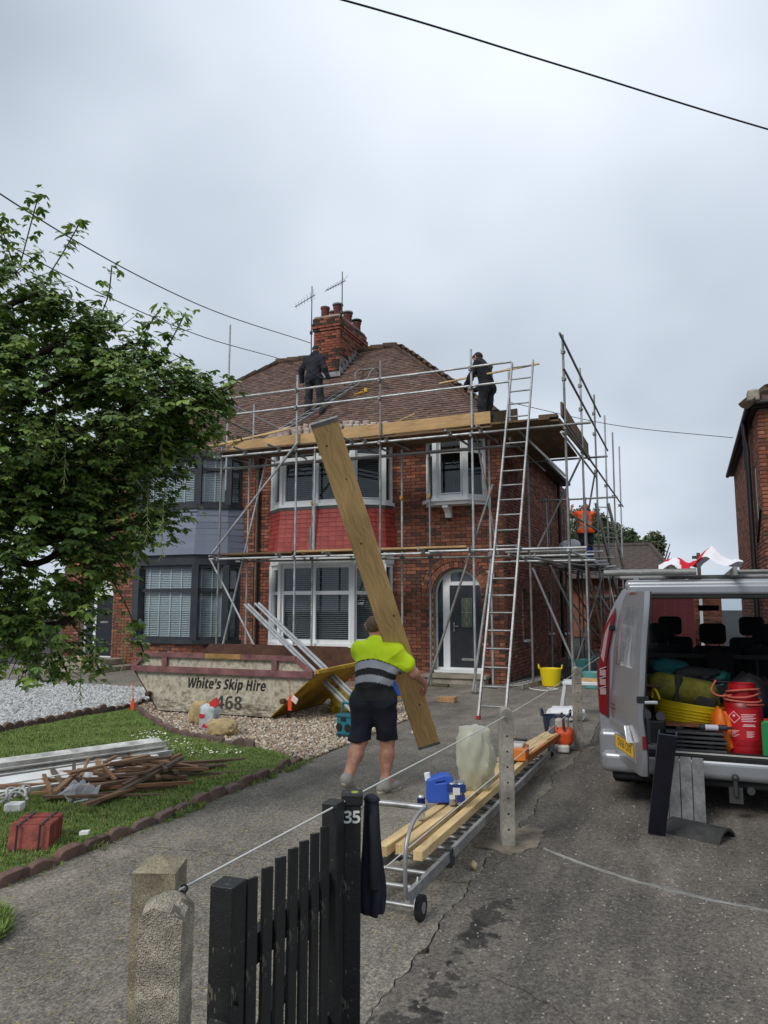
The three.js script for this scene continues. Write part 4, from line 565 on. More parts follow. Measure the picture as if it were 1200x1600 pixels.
// head centred at h, looking along f (unit), up u (unit)
function headGeo(h, f, u, c = .0065) {
  const r = [u[1] * f[2] - u[2] * f[1], u[2] * f[0] - u[0] * f[2], u[0] * f[1] - u[1] * f[0]].map(v => -v), P = (a, b, d) => [0, 1, 2].map(i => h[i] + f[i] * a + u[i] * b + r[i] * d);
  const pr = [cap(P(-.022, .03, 0), P(.03, .034, 0), .078, .072), cap(P(-.045, .005, 0), P(-.03, .02, 0), .062, .07), cap(P(.035, -.03, -.022), P(.035, -.03, .022), .052), cap(P(.05, -.085, 0), P(.045, -.06, 0), .034, .046), cap(P(.085, -.005, 0), P(.107, -.03, 0), .009, .014), cap(P(.078, .025, -.035), P(.078, .025, .035), .018), cap(P(.084, -.06, -.018), P(.084, -.06, .018), .011), cap(P(-.01, -.02, -.08), P(-.022, .022, -.09), .011, .015), cap(P(-.01, -.02, .08), P(-.022, .022, .09), .011, .015)];
  const eyes = [-1, 1].map(s => P(.098, .006, s * .032)), base = field(pr, .025), f2 = (x, y, z) => { let d = base(x, y, z); for (const e of eyes) { const q = .013 - Math.hypot(x - e[0], y - e[1], z - e[2]); d = Math.max(d, q - .002); } return d; };
  const mn = h.map(v => v - .17), mx = h.map(v => v + .17); return { skin: nets(f2, mn, mx, c), P, pr, eyes: [-1, 1].map(s => P(.083, .006, s * .032)) };
}
function person(o) {
  const t = thing('person', o.label, 'person', o.at, o.turn || 0); t.scale.setScalar(o.scale || 1);
  const J = o.J, F = o.fat || 1, c = o.cell || .014;
  const torso = [cap(J.hipL, J.hipR, (o.hipR || .125) * F), cap(lerp3(J.hipL, J.hipR, .5), J.belly, (o.hipR || .125) * 1.04 * F, .13 * F), cap(lerp3(J.belly, J.chest, .3), J.chest, .13 * F, .12), cap([J.belly[0] - .05 * F, J.belly[1], J.belly[2]], lerp3(J.chest, J.shL, .55), .11 * F, .1), cap([J.belly[0] + .05 * F, J.belly[1], J.belly[2]], lerp3(J.chest, J.shR, .55), .11 * F, .1), cap(J.shL, J.shR, .06 * F), cap(J.chest, J.neck, .1, .062)];
  const arm = s => [cap(J['sh' + s], J['el' + s], .056 * F, .048 * F), cap(J['el' + s], J['wr' + s], .046 * F, .031)], leg = s => [cap(J['hip' + s], J['kn' + s], .098 * F, .066 * F), cap(J['kn' + s], lerp3(J['kn' + s], J['an' + s], .35), .062 * F, .066 * F), cap(lerp3(J['kn' + s], J['an' + s], .35), J['an' + s], .066 * F, .042)];
  const neck = [cap(J.neck, lerp3(J.neck, J.head, .7), .058 * F, .055)];
  const H = headGeo(J.head, o.look, o.up || [0, 1, 0]);
  const hands = [];
  for (const s of ['L', 'R']) { const e = J['el' + s], w = J['wr' + s], hd = o['hand' + s] || {}, p = hd.p || norm([w[0] - e[0], w[1] - e[1], w[2] - e[2]]), q = hd.q || [s === 'L' ? .8 : -.8, 0, -.6], q2 = norm(sub(q, p.map(v => v * dot(p, q)))), sd = hd.s || cross(p, q2).map(v => v * (s === 'L' ? -1 : 1)); hands.push(hand(w, p, q2, sd, hd.curl ?? .5)); }
  const feet = ['L', 'R'].map(s => cap(J['an' + s], lerp3(J['an' + s], J['toe' + s], .5), .04));
  mesh('body', [meshField([...torso, ...arm('L'), ...arm('R'), ...leg('L'), ...leg('R'), ...neck, ...feet], .045, c), H.skin, ...hands], o.skin || M.skin, t);
  mesh('eyes', H.eyes.map(e => new THREE.SphereGeometry(.0125, 10, 8).translate(...e)), mat(rgb(210, 205, 200), .3), t);
  const wear = (name, prims, k, grow, cut, m, cc = c, paintFn) => { const g = meshField(prims, k, cc, grow, cut), p = g.attributes.position; if (o.folds !== 0) { for (let i = 0; i < p.count; i++) { const x = p.getX(i), y = p.getY(i), z = p.getZ(i), q = (vn(x * 9 + 30, y * 10 + z * 7 + 30, 4096, 5) - .5) * .024 + (vn(x * 16 + 30, y * 6 + z * 11 + 30, 4096, 9) - .5) * .008 + ((1 - 2 * Math.abs(vn(x * 6 + y * 5 + 30, y * 8 - x * 4 + z * 5 + 30, 4096, 15) - .5)) ** 2 - .3) * .01, n = g.attributes.normal; p.setXYZ(i, x + n.getX(i) * q, y + n.getY(i) * q, z + n.getZ(i) * q); } g.computeVertexNormals(); } if (paintFn) { const a = new Float32Array(p.count * 3); for (let i = 0; i < p.count; i++) { const cl = paintFn(p.getX(i), p.getY(i), p.getZ(i)); a.set([cl.r, cl.g, cl.b], i * 3); } g.setAttribute('color', new THREE.BufferAttribute(a, 3)); } return mesh(name, g, m, t); };
  const waist = J.hipL[1] + (o.waistUp ?? .06);
  // trousers or shorts
  const legCut = o.shorts ? (x, y, z) => Math.max(y - waist, o.shorts - y) : (x, y, z) => Math.max(y - waist, -(y - Math.min(J.anL[1], J.anR[1]) + .02));
  wear(o.shorts ? 'shorts' : 'trousers', [torso[0], torso[1], ...leg('L').map(p => o.shorts ? { ...p, ra: p.ra * 1.0, rb: p.rb * 1.17 } : { ...p, rb: p.rb * 1.25 }), ...leg('R').map(p => o.shorts ? { ...p, ra: p.ra * 1.0, rb: p.rb * 1.17 } : { ...p, rb: p.rb * 1.25 })], o.shorts ? .045 : .04, o.shorts ? .022 : .016, legCut, o.trouserMat);
  // shirt or jacket
  const sl = s => o.sleeve < 1 ? [cap(J['sh' + s], lerp3(J['sh' + s], J['el' + s], o.sleeve), .05 * F, .056 * F)] : arm(s).map(p => ({ ...p, rb: p.rb * 1.15 }));
  wear(o.shirtName || 'shirt', [...torso.slice(1), torso[0], ...sl('L'), ...sl('R'), ...(o.collar ? [cap(J.neck, lerp3(J.neck, J.head, .35), .075, .07)] : [])], .045, o.shirtGrow || .02, (x, y, z) => (o.hem ?? waist - .05) - y, o.shirtMat, o.shirtCell || c, o.shirtPaint);
  // hair or cap: the skull grown a little, cut by a plane
  if (o.hair) { const { dir, d, grow, m, name } = o.hair, q = H.P(0, 0, 0); const pl = H.P(dir[0], dir[1], dir[2]).map((v, i) => v - q[i]), L = Math.hypot(...pl); const skull = H.pr.slice(0, 2), ff = field(skull, .025, grow, (x, y, z) => d - ((x - q[0]) * pl[0] + (y - q[1]) * pl[1] + (z - q[2]) * pl[2]) / L); mesh(name || 'hair', nets(ff, J.head.map(v => v - .16), J.head.map(v => v + .16), .0075), m, t); }
  for (const s of ['L', 'R']) { const a = J['an' + s], b = J['toe' + s], dir = norm(sub(b, a)), up = [0, 1, 0], heel = J['heel' + s] || [a[0] - (b[0] - a[0]) * .45, b[1] + .01, a[2] - (b[2] - a[2]) * .45]; mesh('shoe', meshField([cap(heel, b, .036, .034), cap(lerp3(heel, b, .25), lerp3(heel, b, .75), .045, .04), cap(a, lerp3(heel, b, .3), .044, .042), cap(a, [a[0], a[1] + .015, a[2]], .044)], .03, .009, .004), o.shoeMat, t); mesh('sole', meshField([cap(add3(heel, [0, -.028, 0]), add3(b, [0, -.026, 0]), .034, .032), cap(add3(lerp3(heel, b, .6), [0, -.026, 0]), add3(b, [0, -.026, 0]), .04, .034)], .02, .009, 0, (x, y, z) => y - (Math.min(heel[1], b[1]) + (Math.max(heel[1], b[1]) - Math.min(heel[1], b[1])) * 1.0 - .012)), o.soleMat || M.rubber, t); }
  return { t, H };
}
const dot = (a, b) => a[0] * b[0] + a[1] * b[1] + a[2] * b[2], sub = (a, b) => a.map((v, i) => v - b[i]), add3 = (a, b) => a.map((v, i) => v + b[i]), norm = a => { const l = Math.hypot(...a); return a.map(v => v / l); }, cross = (a, b) => [a[1] * b[2] - a[2] * b[1], a[2] * b[0] - a[0] * b[2], a[0] * b[1] - a[1] * b[0]];
const cloth = (c, r = .9) => mat(c, r, { map: weave, metric: 2 });
{ // man with the board over his shoulder, seen from behind
  const yel = rgb(222, 252, 24), blk = rgb(22, 22, 25), sil = rgb(172, 174, 180);
  const paintShirt = (x, y, z) => { if (Math.abs(x) > .235 + Math.max(0, 1.3 - y) * .3 && y > 1.08) return yel; const bow = y + x * x * 1.5; return bow > 1.235 ? yel : bow > 1.225 ? blk : bow > 1.155 ? sil : bow > 1.095 ? blk : bow > 1.03 ? sil : blk; };
  person({
    label: 'man in yellow and black high-visibility T-shirt and navy shorts carrying a long board', at: [-2.745, 0, -6.44], turn: .12, scale: .975, fat: 1.0, cell: .0125, shirtCell: .0085,
    hipR: .098, J: { hipL: [-.095, .84, .02], hipR: [.105, .84, .02], belly: [.0, 1.0, -.02], chest: [.01, 1.2, -.08], neck: [-.015, 1.36, -.12], head: [-.045, 1.52, -.19], shL: [-.17, 1.3, -.1], shR: [.2, 1.29, -.06], elL: [-.16, 1.08, -.34], wrL: [.06, 1.14, -.42], elR: [.36, 1.09, -.14], wrR: [.42, .97, -.36], knL: [-.125, .47, .02], anL: [-.175, .16, .27], toeL: [-.165, .045, .12], heelL: [-.185, .17, .30], knR: [.115, .46, -.08], anR: [.11, .10, -.02], toeR: [.19, .045, -.16], heelR: [.08, .05, .05] },
    look: norm([.02, -.25, -1]), handL: { p: [1, 0, 0], q: [0, .3, -1], curl: 1.2 }, handR: { p: norm([.05, -.75, -.5]), q: norm([-1, 0, -.2]), s: norm([0, .5, -.8]), curl: 1.1 },
    shorts: .47, sleeve: .55, hem: .845, waistUp: .03, shirtGrow: .03, shirtMat: mat(0xffffff, .8, { vertexColors: true, map: weave, metric: 2 }), shirtPaint: paintShirt, trouserMat: cloth(rgb(26, 29, 42)), shoeMat: mat(rgb(150, 146, 138), .8), soleMat: mat(rgb(196, 186, 168), .8), hair: { dir: [-.4, 1, 0], d: -.02, grow: .005, m: mat(rgb(112, 92, 80), .95, { map: grain, metric: 9, bumpMap: fineBump, bumpScale: .002 }), name: 'hair' }
  });
  solo('blue_phone', rbox(.05, .15, .02, .008, -2.55, .93, -6.5, .4, 0, .35), mat(rgb(40, 92, 190), .5), 'bright blue object tucked at the right hip of the board carrier', 'phone');
  const P0 = [-2.51, .28, -7.33], P1 = [-2.68, 3.19, -5.24], b = thing('long_board', 'long pale scaffold board carried on the man\'s shoulder', 'board');
  const up = [.36, -.42, .63];
  mesh('plank', bar(P0, P1, .225, .045, up, (w, h, L) => rbox(w, h, L, .004)), mat(rgb(242, 206, 150), .85, { map: woodMap, metric: 1 }), b);
  const ax = norm(sub(P1, P0)), lift = (p, k) => add3(p, ax.map(v => v * k));
  mesh('end_band', [bar(lift(P0, -.004), lift(P0, .03), .229, .049, up), bar(lift(P1, -.03), lift(P1, .004), .229, .049, up)], M.steelOld, b);
  const n = norm(sub(up, ax.map(v => v * dot(ax, up)))), sd = cross(ax, n); for (const [k, s] of [[.55, .035], [.98, -.05], [1.62, .06], [2.43, -.02], [3.05, .03], [3.38, -.04]]) { const c = add3(lift(P0, k), add3(n.map(v => v * .0232), sd.map(v => v * s))); const g = new THREE.CircleGeometry(.006 + .007 * (k % 1), 10).scale(1, 1.4, 1); g.applyQuaternion(new THREE.Quaternion().setFromUnitVectors(V(0, 0, 1), V(...n))); mesh('knot', g.translate(...c), mat(rgb(104, 74, 40), .9), b); }
}
const dark = rgb(34, 36, 46), dark2 = rgb(46, 47, 50);
person({ // on the roof, back to us
  label: 'man in black jacket and dark trousers standing on the roof with his back turned', at: [-8.86, 6.58, -16.72], turn: .05, scale: 1.12, fat: .92, cell: .016,
  J: { hipL: [-.1, .93, 0], hipR: [.1, .93, 0], belly: [0, 1.06, 0], chest: [0, 1.3, -.02], neck: [.0, 1.5, -.03], head: [.03, 1.63, -.07], shL: [-.2, 1.43, -.02], shR: [.2, 1.42, -.02], elL: [-.31, 1.15, .02], wrL: [-.33, .9, -.04], elR: [.29, 1.14, .04], wrR: [.36, .93, -.02], knL: [-.14, .5, -.04], anL: [-.15, .1, .02], toeL: [-.19, .045, -.14], heelL: [-.14, .045, .07], knR: [.15, .5, -.06], anR: [.22, .1, -.02], toeR: [.27, .045, -.18], heelR: [.2, .045, .03] },
  look: norm([.25, -.3, -1]), sleeve: 1, collar: true, hem: .84, shirtName: 'jacket', shirtMat: cloth(dark), trouserMat: cloth(dark2), shoeMat: cloth(rgb(30, 28, 28)), hair: { dir: [-.1, 1, 0], d: .02, grow: .012, m: cloth(rgb(38, 42, 40)), name: 'cap' }
});
person({ // at the top right corner, leaning over, facing left
  label: 'dark haired man in black workwear leaning over the rails at the right scaffold corner', at: [-3.72, 5.3, -14.72], turn: 1.15, scale: 1.02, fat: .92, cell: .016,
  J: { hipL: [-.1, .9, .03], hipR: [.1, .9, .03], belly: [0, 1.05, 0], chest: [0, 1.28, -.04], neck: [0, 1.46, -.11], head: [0, 1.59, -.2], shL: [-.19, 1.4, -.07], shR: [.19, 1.4, -.07], elL: [-.26, 1.1, -.2], wrL: [-.16, .98, -.42], elR: [.26, 1.1, -.18], wrR: [.14, .98, -.4], knL: [-.12, .48, -.02], anL: [-.13, .1, .03], toeL: [-.15, .045, -.13], knR: [.12, .48, -.05], anR: [.14, .1, 0], toeR: [.17, .045, -.16] },
  look: norm([0, -.5, -1]), up: norm([0, 1, -.5]), sleeve: 1, collar: true, hem: .83, shirtName: 'jacket', shirtMat: cloth(rgb(30, 32, 38)), trouserMat: cloth(dark2), shoeMat: cloth(rgb(30, 28, 28)), hair: { dir: [-.55, 1, 0], d: .01, grow: .014, m: cloth(rgb(44, 34, 30)) }
});
{
  const or = rgb(246, 92, 34), gy = rgb(150, 140, 130);
  person({ // in orange, arms raised
    label: 'bald man in orange high-visibility vest working on the lower side platform', at: [-2.5, 2.85, -20.6], turn: .35, scale: .98, cell: .016, fat: .92,
    J: { hipL: [-.1, .86, .03], hipR: [.1, .86, .03], belly: [0, 1.0, .02], chest: [-.01, 1.22, -.01], neck: [0, 1.4, -.03], head: [.03, 1.53, -.06], shL: [-.2, 1.35, -.02], shR: [.19, 1.34, 0], elL: [-.34, 1.3, -.2], wrL: [-.3, 1.54, -.3], elR: [.2, 1.18, -.24], wrR: [-.05, 1.4, -.36], knL: [-.12, .46, -.02], anL: [-.13, .1, .03], toeL: [-.15, .045, -.13], knR: [.12, .46, -.05], anR: [.14, .1, 0], toeR: [.17, .045, -.16] },
    look: norm([-.3, -.15, -1]), sleeve: .45, hem: .8, shirtName: 'vest', shirtMat: mat(0xffffff, .8, { vertexColors: true }), shirtCell: .012, shirtPaint: (x, y, z) => (Math.abs(y - .98 + x * x) < .022 || Math.abs(y - 1.1 + x * x) < .022 || (Math.abs(Math.abs(x) - .1) < .022 && y > 1.1 && y < 1.36)) ? gy : or, trouserMat: cloth(rgb(48, 50, 56)), shoeMat: cloth(rgb(40, 36, 32)), skin: mat(rgb(186, 122, 98), .6)
  });
}
// ---------------------------------------------------------------- skip with stencilled lettering
function canvasTex(w, h, draw) { const c = document.createElement('canvas'); c.width = w; c.height = h; draw(c.getContext('2d'), w, h); const t = new THREE.CanvasTexture(c); t.colorSpace = THREE.SRGBColorSpace; return t; }
{
  const t = thing('skip', 'battered cream and pink builder\'s skip with yellow sloping end on the gravel', 'skip');
  const zf = -9.7, zb = -11.4, prof = [[-7.86, .05], [-5.78, .05], [-5.06, .68], [-5.34, .93], [-8.1, .93], [-8.37, .68]];
  const tx = canvasTex(1024, 320, (c, w, h) => {
    const X = x => (x + 8.4) / 3.36 * w, Y = y => h - y / 1.0 * h;
    c.fillStyle = '#b9b3a0'; c.fillRect(0, 0, w, h);
    for (let i = 0; i < 2600; i++) { const x = rnd() * w, y = rnd() * h, s = rnd(); c.fillStyle = s < .45 ? `rgba(70,62,50,${.05 + rnd() * .16})` : s < .7 ? `rgba(214,208,192,${.1 + rnd() * .2})` : s < .82 ? `rgba(110,66,40,${.05 + rnd() * .16})` : `rgba(96,92,78,${.05 + rnd() * .16})`; c.beginPath(); c.ellipse(x, y, 2 + rnd() * 16, 2 + rnd() * 8, rnd() * 3, 0, 7); c.fill(); }
    for (let i = 0; i < 90; i++) { const x = rnd() * w, y = rnd() * h * .7; c.fillStyle = `rgba(${pick(['84,58,40', '60,54,46', '120,80,50'])},${.08 + rnd() * .25})`; c.fillRect(x, y, 1 + rnd() * 3, 15 + rnd() * 70); }
    c.save(); c.transform(1, 0, -.18, 1, 0, 0); c.fillStyle = '#1d1c1a'; c.font = 'bold 66px sans-serif'; c.textAlign = 'center'; c.scale(.8, 1); c.lineWidth = 2.5; c.strokeStyle = '#1d1c1a'; c.fillText("White's Skip Hire", X(-6.62) / .8 + 50, Y(.42)); c.strokeText("White's Skip Hire", X(-6.62) / .8 + 50, Y(.42)); c.restore();
    c.fillStyle = '#3a3833'; c.font = 'bold 88px sans-serif'; c.textAlign = 'center'; c.fillText('468', X(-6.52), Y(.13)); c.fillStyle = 'rgba(58,56,51,.45)'; c.fillRect(X(-7.05), Y(.2), 26, 40);
    for (let i = 0; i < 520; i++) { const x = X(-8 + rnd() * 2.4), y = Y(.1 + rnd() * .5); c.fillStyle = `rgba(176,168,148,${.25 + rnd() * .5})`; c.fillRect(x, y, 1 + rnd() * 5, 1 + rnd() * 3); }
    for (let i = 0; i < 500; i++) { c.fillStyle = `rgba(66,56,44,${.1 + rnd() * .25})`; c.beginPath(); c.ellipse(rnd() * w, h * (.78 + rnd() * .2), 2 + rnd() * 22, 1 + rnd() * 6, 0, 0, 7); c.fill(); }
  });
  const plate = ext(poly(prof), .012); { const p = plate.attributes.position, uv = plate.attributes.uv; for (let i = 0; i < p.count; i++) uv.setXY(i, (p.getX(i) + 8.4) / 3.36, p.getY(i) / 1.0); }
  mesh('side_plate', plate.clone().translate(0, 0, zf - .012), mat(0xffffff, .85, { map: tx, bumpMap: fineBump, bumpScale: .004 }), t);
  const rust = mat(rgb(98, 68, 54), .9, { map: mottle, metric: 1.2, bumpMap: fineBump, bumpScale: .004 }), yel = mat(rgb(196, 156, 46), .8, { map: mottle, metric: 1.3 }), pink = mat(rgb(142, 98, 98), .85, { map: mottle, metric: 2.4 }), pinkY = mat(rgb(176, 138, 84), .85, { map: mottle, metric: 2.4 });
  mesh('side_plate', ext(poly([[-7.86, .05], [-5.78, .05], [-4.98, .76], [-5.34, 1.0], [-8.1, 1.0], [-8.4, .68]]), .012).translate(0, 0, zb), rust, t);
  mesh('end_plate', bar([-5.78, .06, (zf + zb) / 2], [-5.03, .72, (zf + zb) / 2], zf - zb + .03, .012), yel, t); mesh('end_plate', bar([-7.86, .06, (zf + zb) / 2], [-8.37, .69, (zf + zb) / 2], zf - zb + .03, .012), rust, t);
  mesh('end_lip', bar([-5.03, .73, zf], [-5.0, .76, zb], .06, .05), yel, t); mesh('floor', bounds(-7.86, -5.78, .04, .055, zf - .02, zb + .02), rust, t);
  mesh('rim', bar([-8.12, .915, zf + .03], [-6.95, .915, zf + .03], .05, .07), pink, t); mesh('rim', bar([-6.945, .915, zf + .031], [-6.3, .916, zf + .031], .05, .07), pinkY, t); mesh('rim', bar([-6.295, .915, zf + .03], [-5.36, .915, zf + .03], .05, .07), pink, t);
  mesh('lower_rim', bar([-8.36, .69, zf + .035], [-5.07, .69, zf + .035], .06, .09), pink, t);
  for (const x of [-7.72, -5.72]) mesh('rib', bounds(x - .045, x + .045, .74, .88, zf, zf + .05), pink, t);
  mesh('corner_bar', bar([-8.34, .72, zf + .03], [-8.1, .9, zf + .03], .05, .06), pink, t); mesh('corner_bar', bar([-5.1, .72, zf + .03], [-5.36, .9, zf + .03], .05, .06), pink, t);
  mesh('lug', [rod([-5.55, .3, zf + .02], [-5.55, .3, zf + .1], .04), rod([-8.0, .3, zf + .02], [-8.0, .3, zf + .1], .04)], rust, t);
  mesh('bearer', [bounds(-7.7, -7.55, -.01, .045, zf - .1, zb + .1), bounds(-6.1, -5.95, -.01, .045, zf - .1, zb + .1), rod([-5.6, .0, zf - .2], [-5.6, .22, zf - .2], .03)], rust, t);
  // rubble inside, reflective hanging markers
  const rub = []; for (let i = 0; i < 70; i++) rub.push(jitterGeo(box(rr(.08, .3), rr(.04, .12), rr(.08, .25)), .02, 8, i).rotateX(rnd()).rotateY(rnd() * 6).translate(rr(-7.7, -5.9), rr(.1, .45), rr(zb + .2, zf - .2))); const r = solo('rubble', rub, mat(rgb(132, 98, 84), .95), 'broken tile and brick rubble lying inside the skip', 'rubble'); r.userData.kind = 'stuff';
}
for (const [x, z, l, y] of [[-8.28, -9.62, 'orange hanging hazard marker at the left end of the skip', .02], [-5.42, -9.62, 'orange and white hazard marker at the front right corner of the skip', .18], [-4.98, -11.38, 'red hazard marker at the back right corner of the skip', .28]]) { const t = thing('hazard_marker', l, 'marker', [x, y, z], rr(-.3, .3)); mesh('cord', rod([0, .2, 0], [-.02, .45, 0], .006), mat(rgb(210, 100, 40), .8), t); mesh('plate', ext(poly([[-.03, 0], [.03, 0], [.035, .1], [.008, .2], [-.008, .2], [-.035, .1]]), .008, .003), mat(rgb(228, 78, 38), .5), t); if (y > .1) mesh('reflector', rbox(.12, .09, .02, .02, .1, .16, .015, 0, 0, -.5), mat(rgb(220, 200, 196), .4), t); }
// scaffold tubes slung over the skip
[[0, 0], [.06, .01], [.2, .02], [.26, .03]].forEach(([dx, dy], i) => solo('scaffold_tube', rod([-7.9 + dx + i * .03, 1.7 + dy, -12.2 + i * .02], [-4.2 + dx, .06 + dy, -9.55 - i * .02], .0245), M.steel, 'loose galvanised tube in the bundle leaning over the skip end', 'scaffold tube', 'bundle of tubes leaning over the skip'));
// ---------------------------------------------------------------- sacks, radio and site clutter
const sackMat = mat(rgb(190, 168, 124), .85, { map: mottle, metric: 3 });
function sack(label, at, s, turn, m, squash = 1, name = 'sack') { const g = new THREE.IcosahedronGeometry(1, 4); const p = g.attributes.position; for (let i = 0; i < p.count; i++) { const v = V(p.getX(i), p.getY(i), p.getZ(i)), k = 1 / Math.pow(Math.abs(v.x) ** 3.2 + Math.abs(v.y) ** 3.2 + Math.abs(v.z) ** 3.2, 1 / 3.2), w = 1 + (vn(v.x * 3 + 9 + at[0], v.y * 3 + v.z * 2 + 9, 512, 3) - .5) * .3 + (vn(v.x * 7 + 9 + at[0], v.y * 5 + v.z * 7 + 9, 512, 6) - .5) * .24 + (vn(v.x * 18 + 9 + at[0], v.y * 12 + v.z * 16 + 9, 512, 8) - .5) * .08; p.setXYZ(i, v.x * k * w * s[0], v.y * k * w * s[1], v.z * k * w * s[2]); } const q = toCreasedNormals(g, 1.2); const o = solo(name, q, m, label, 'sack'); o.position.set(at[0], at[1] + s[1] * .92, at[2]); o.rotation.y = turn; return o; }
sack('plump tan plastic sack lying on the gravel beside the lawn edging', [-5.68, 0, -8.32], [.2, .115, .14], .1, sackMat);
sack('crumpled tan sack propped behind the white bag by the skip', [-6.5, .02, -9.0], [.17, .16, .13], .5, sackMat);
{ const t = thing('plaster_bag', 'white and red printed bag standing between the two tan sacks', 'bag', [-6.1, 0, -8.62], -.2); mesh('bag', jitterGeo(rbox(.3, .34, .16, .05, 0, .17, 0, 0, 0, 0, 5), .022, 7), mat(rgb(196, 206, 210), .6, { map: mottle, metric: 3 }), t); mesh('print', [jitterGeo(box(.2, .05, .012, .02, .08, .085), .004, 9), jitterGeo(box(.1, .06, .012, -.06, .2, .085), .004, 9)], mat(rgb(178, 38, 60), .6), t); mesh('flap', jitterGeo(box(.14, .1, .03, .1, .37, .02, 0, 0, .5), .01, 9), mat(rgb(196, 44, 44), .6), t); }
sack('yellow rubble sack standing behind the teal radio', [-5.0, 0, -10.75], [.3, .2, .24], .3, mat(rgb(214, 190, 62), .7, { map: mottle, metric: 2 }), 1, 'rubble_sack');
sack('second yellow sack half hidden behind the walking man', [-4.55, 0, -10.9], [.24, .24, .2], -.3, mat(rgb(206, 184, 58), .7, { map: mottle, metric: 2 }), 1, 'rubble_sack');
{ const t = thing('site_radio', 'teal site radio with carrying frame standing on the gravel edge', 'radio', [-4.14, 0, -8.85], -.25), teal = mat(rgb(22, 108, 122), .55), bk = M.blackPlastic; mesh('body', rbox(.25, .25, .16, .03, 0, .16, 0), teal, t); mesh('speaker', [rod([-.07, .14, .075], [-.07, .14, .088], .05, .05, 20), rod([.07, .14, .075], [.07, .14, .088], .05, .05, 20)], bk, t); mesh('display', box(.09, .045, .01, 0, .24, .08), bk, t); mesh('foot', [rbox(.27, .04, .18, .012, 0, .03, 0)], bk, t); mesh('handle', [rod([-.1, .27, 0], [-.07, .44, 0], .014), rod([.1, .27, 0], [.07, .44, 0], .014), rod([-.08, .44, 0], [.08, .44, 0], .018)], teal, t); mesh('top_bar', rbox(.27, .05, .17, .02, 0, .28, 0), mat(rgb(18, 88, 100), .55), t); }
{ const t = thing('timber_stillage', 'low stack of blue and yellow trestle pieces behind the skip', 'trestle', [-4.75, 0, -12.2], .1); for (let i = 0; i < 3; i++) mesh('rail', box(.9, .05, .05, 0, .12 + i * .13, 0), i === 1 ? mat(rgb(60, 90, 110), .7) : mat(rgb(176, 136, 60), .7), t); for (const x of [-.4, .4]) mesh('leg', box(.05, .45, .05, x, .22, -.04), M.boardOld, t); }
solo('timber_block', rbox(.3, .09, .2, .005, -4.0, .05, -12.7), mat(rgb(206, 164, 126), .85, { map: woodMap, metric: 1.5 }), 'short sawn timber block lying on the concrete before the front door', 'timber block');
solo('crumpled_foil', jitterGeo(rbox(.2, .06, .12, .02, -3.4, .04, -9.5, .3, 0, 0, 5), .03, 14), M.alu, 'crumpled silver foil scrap on the path to the right of the walking man', 'scrap');
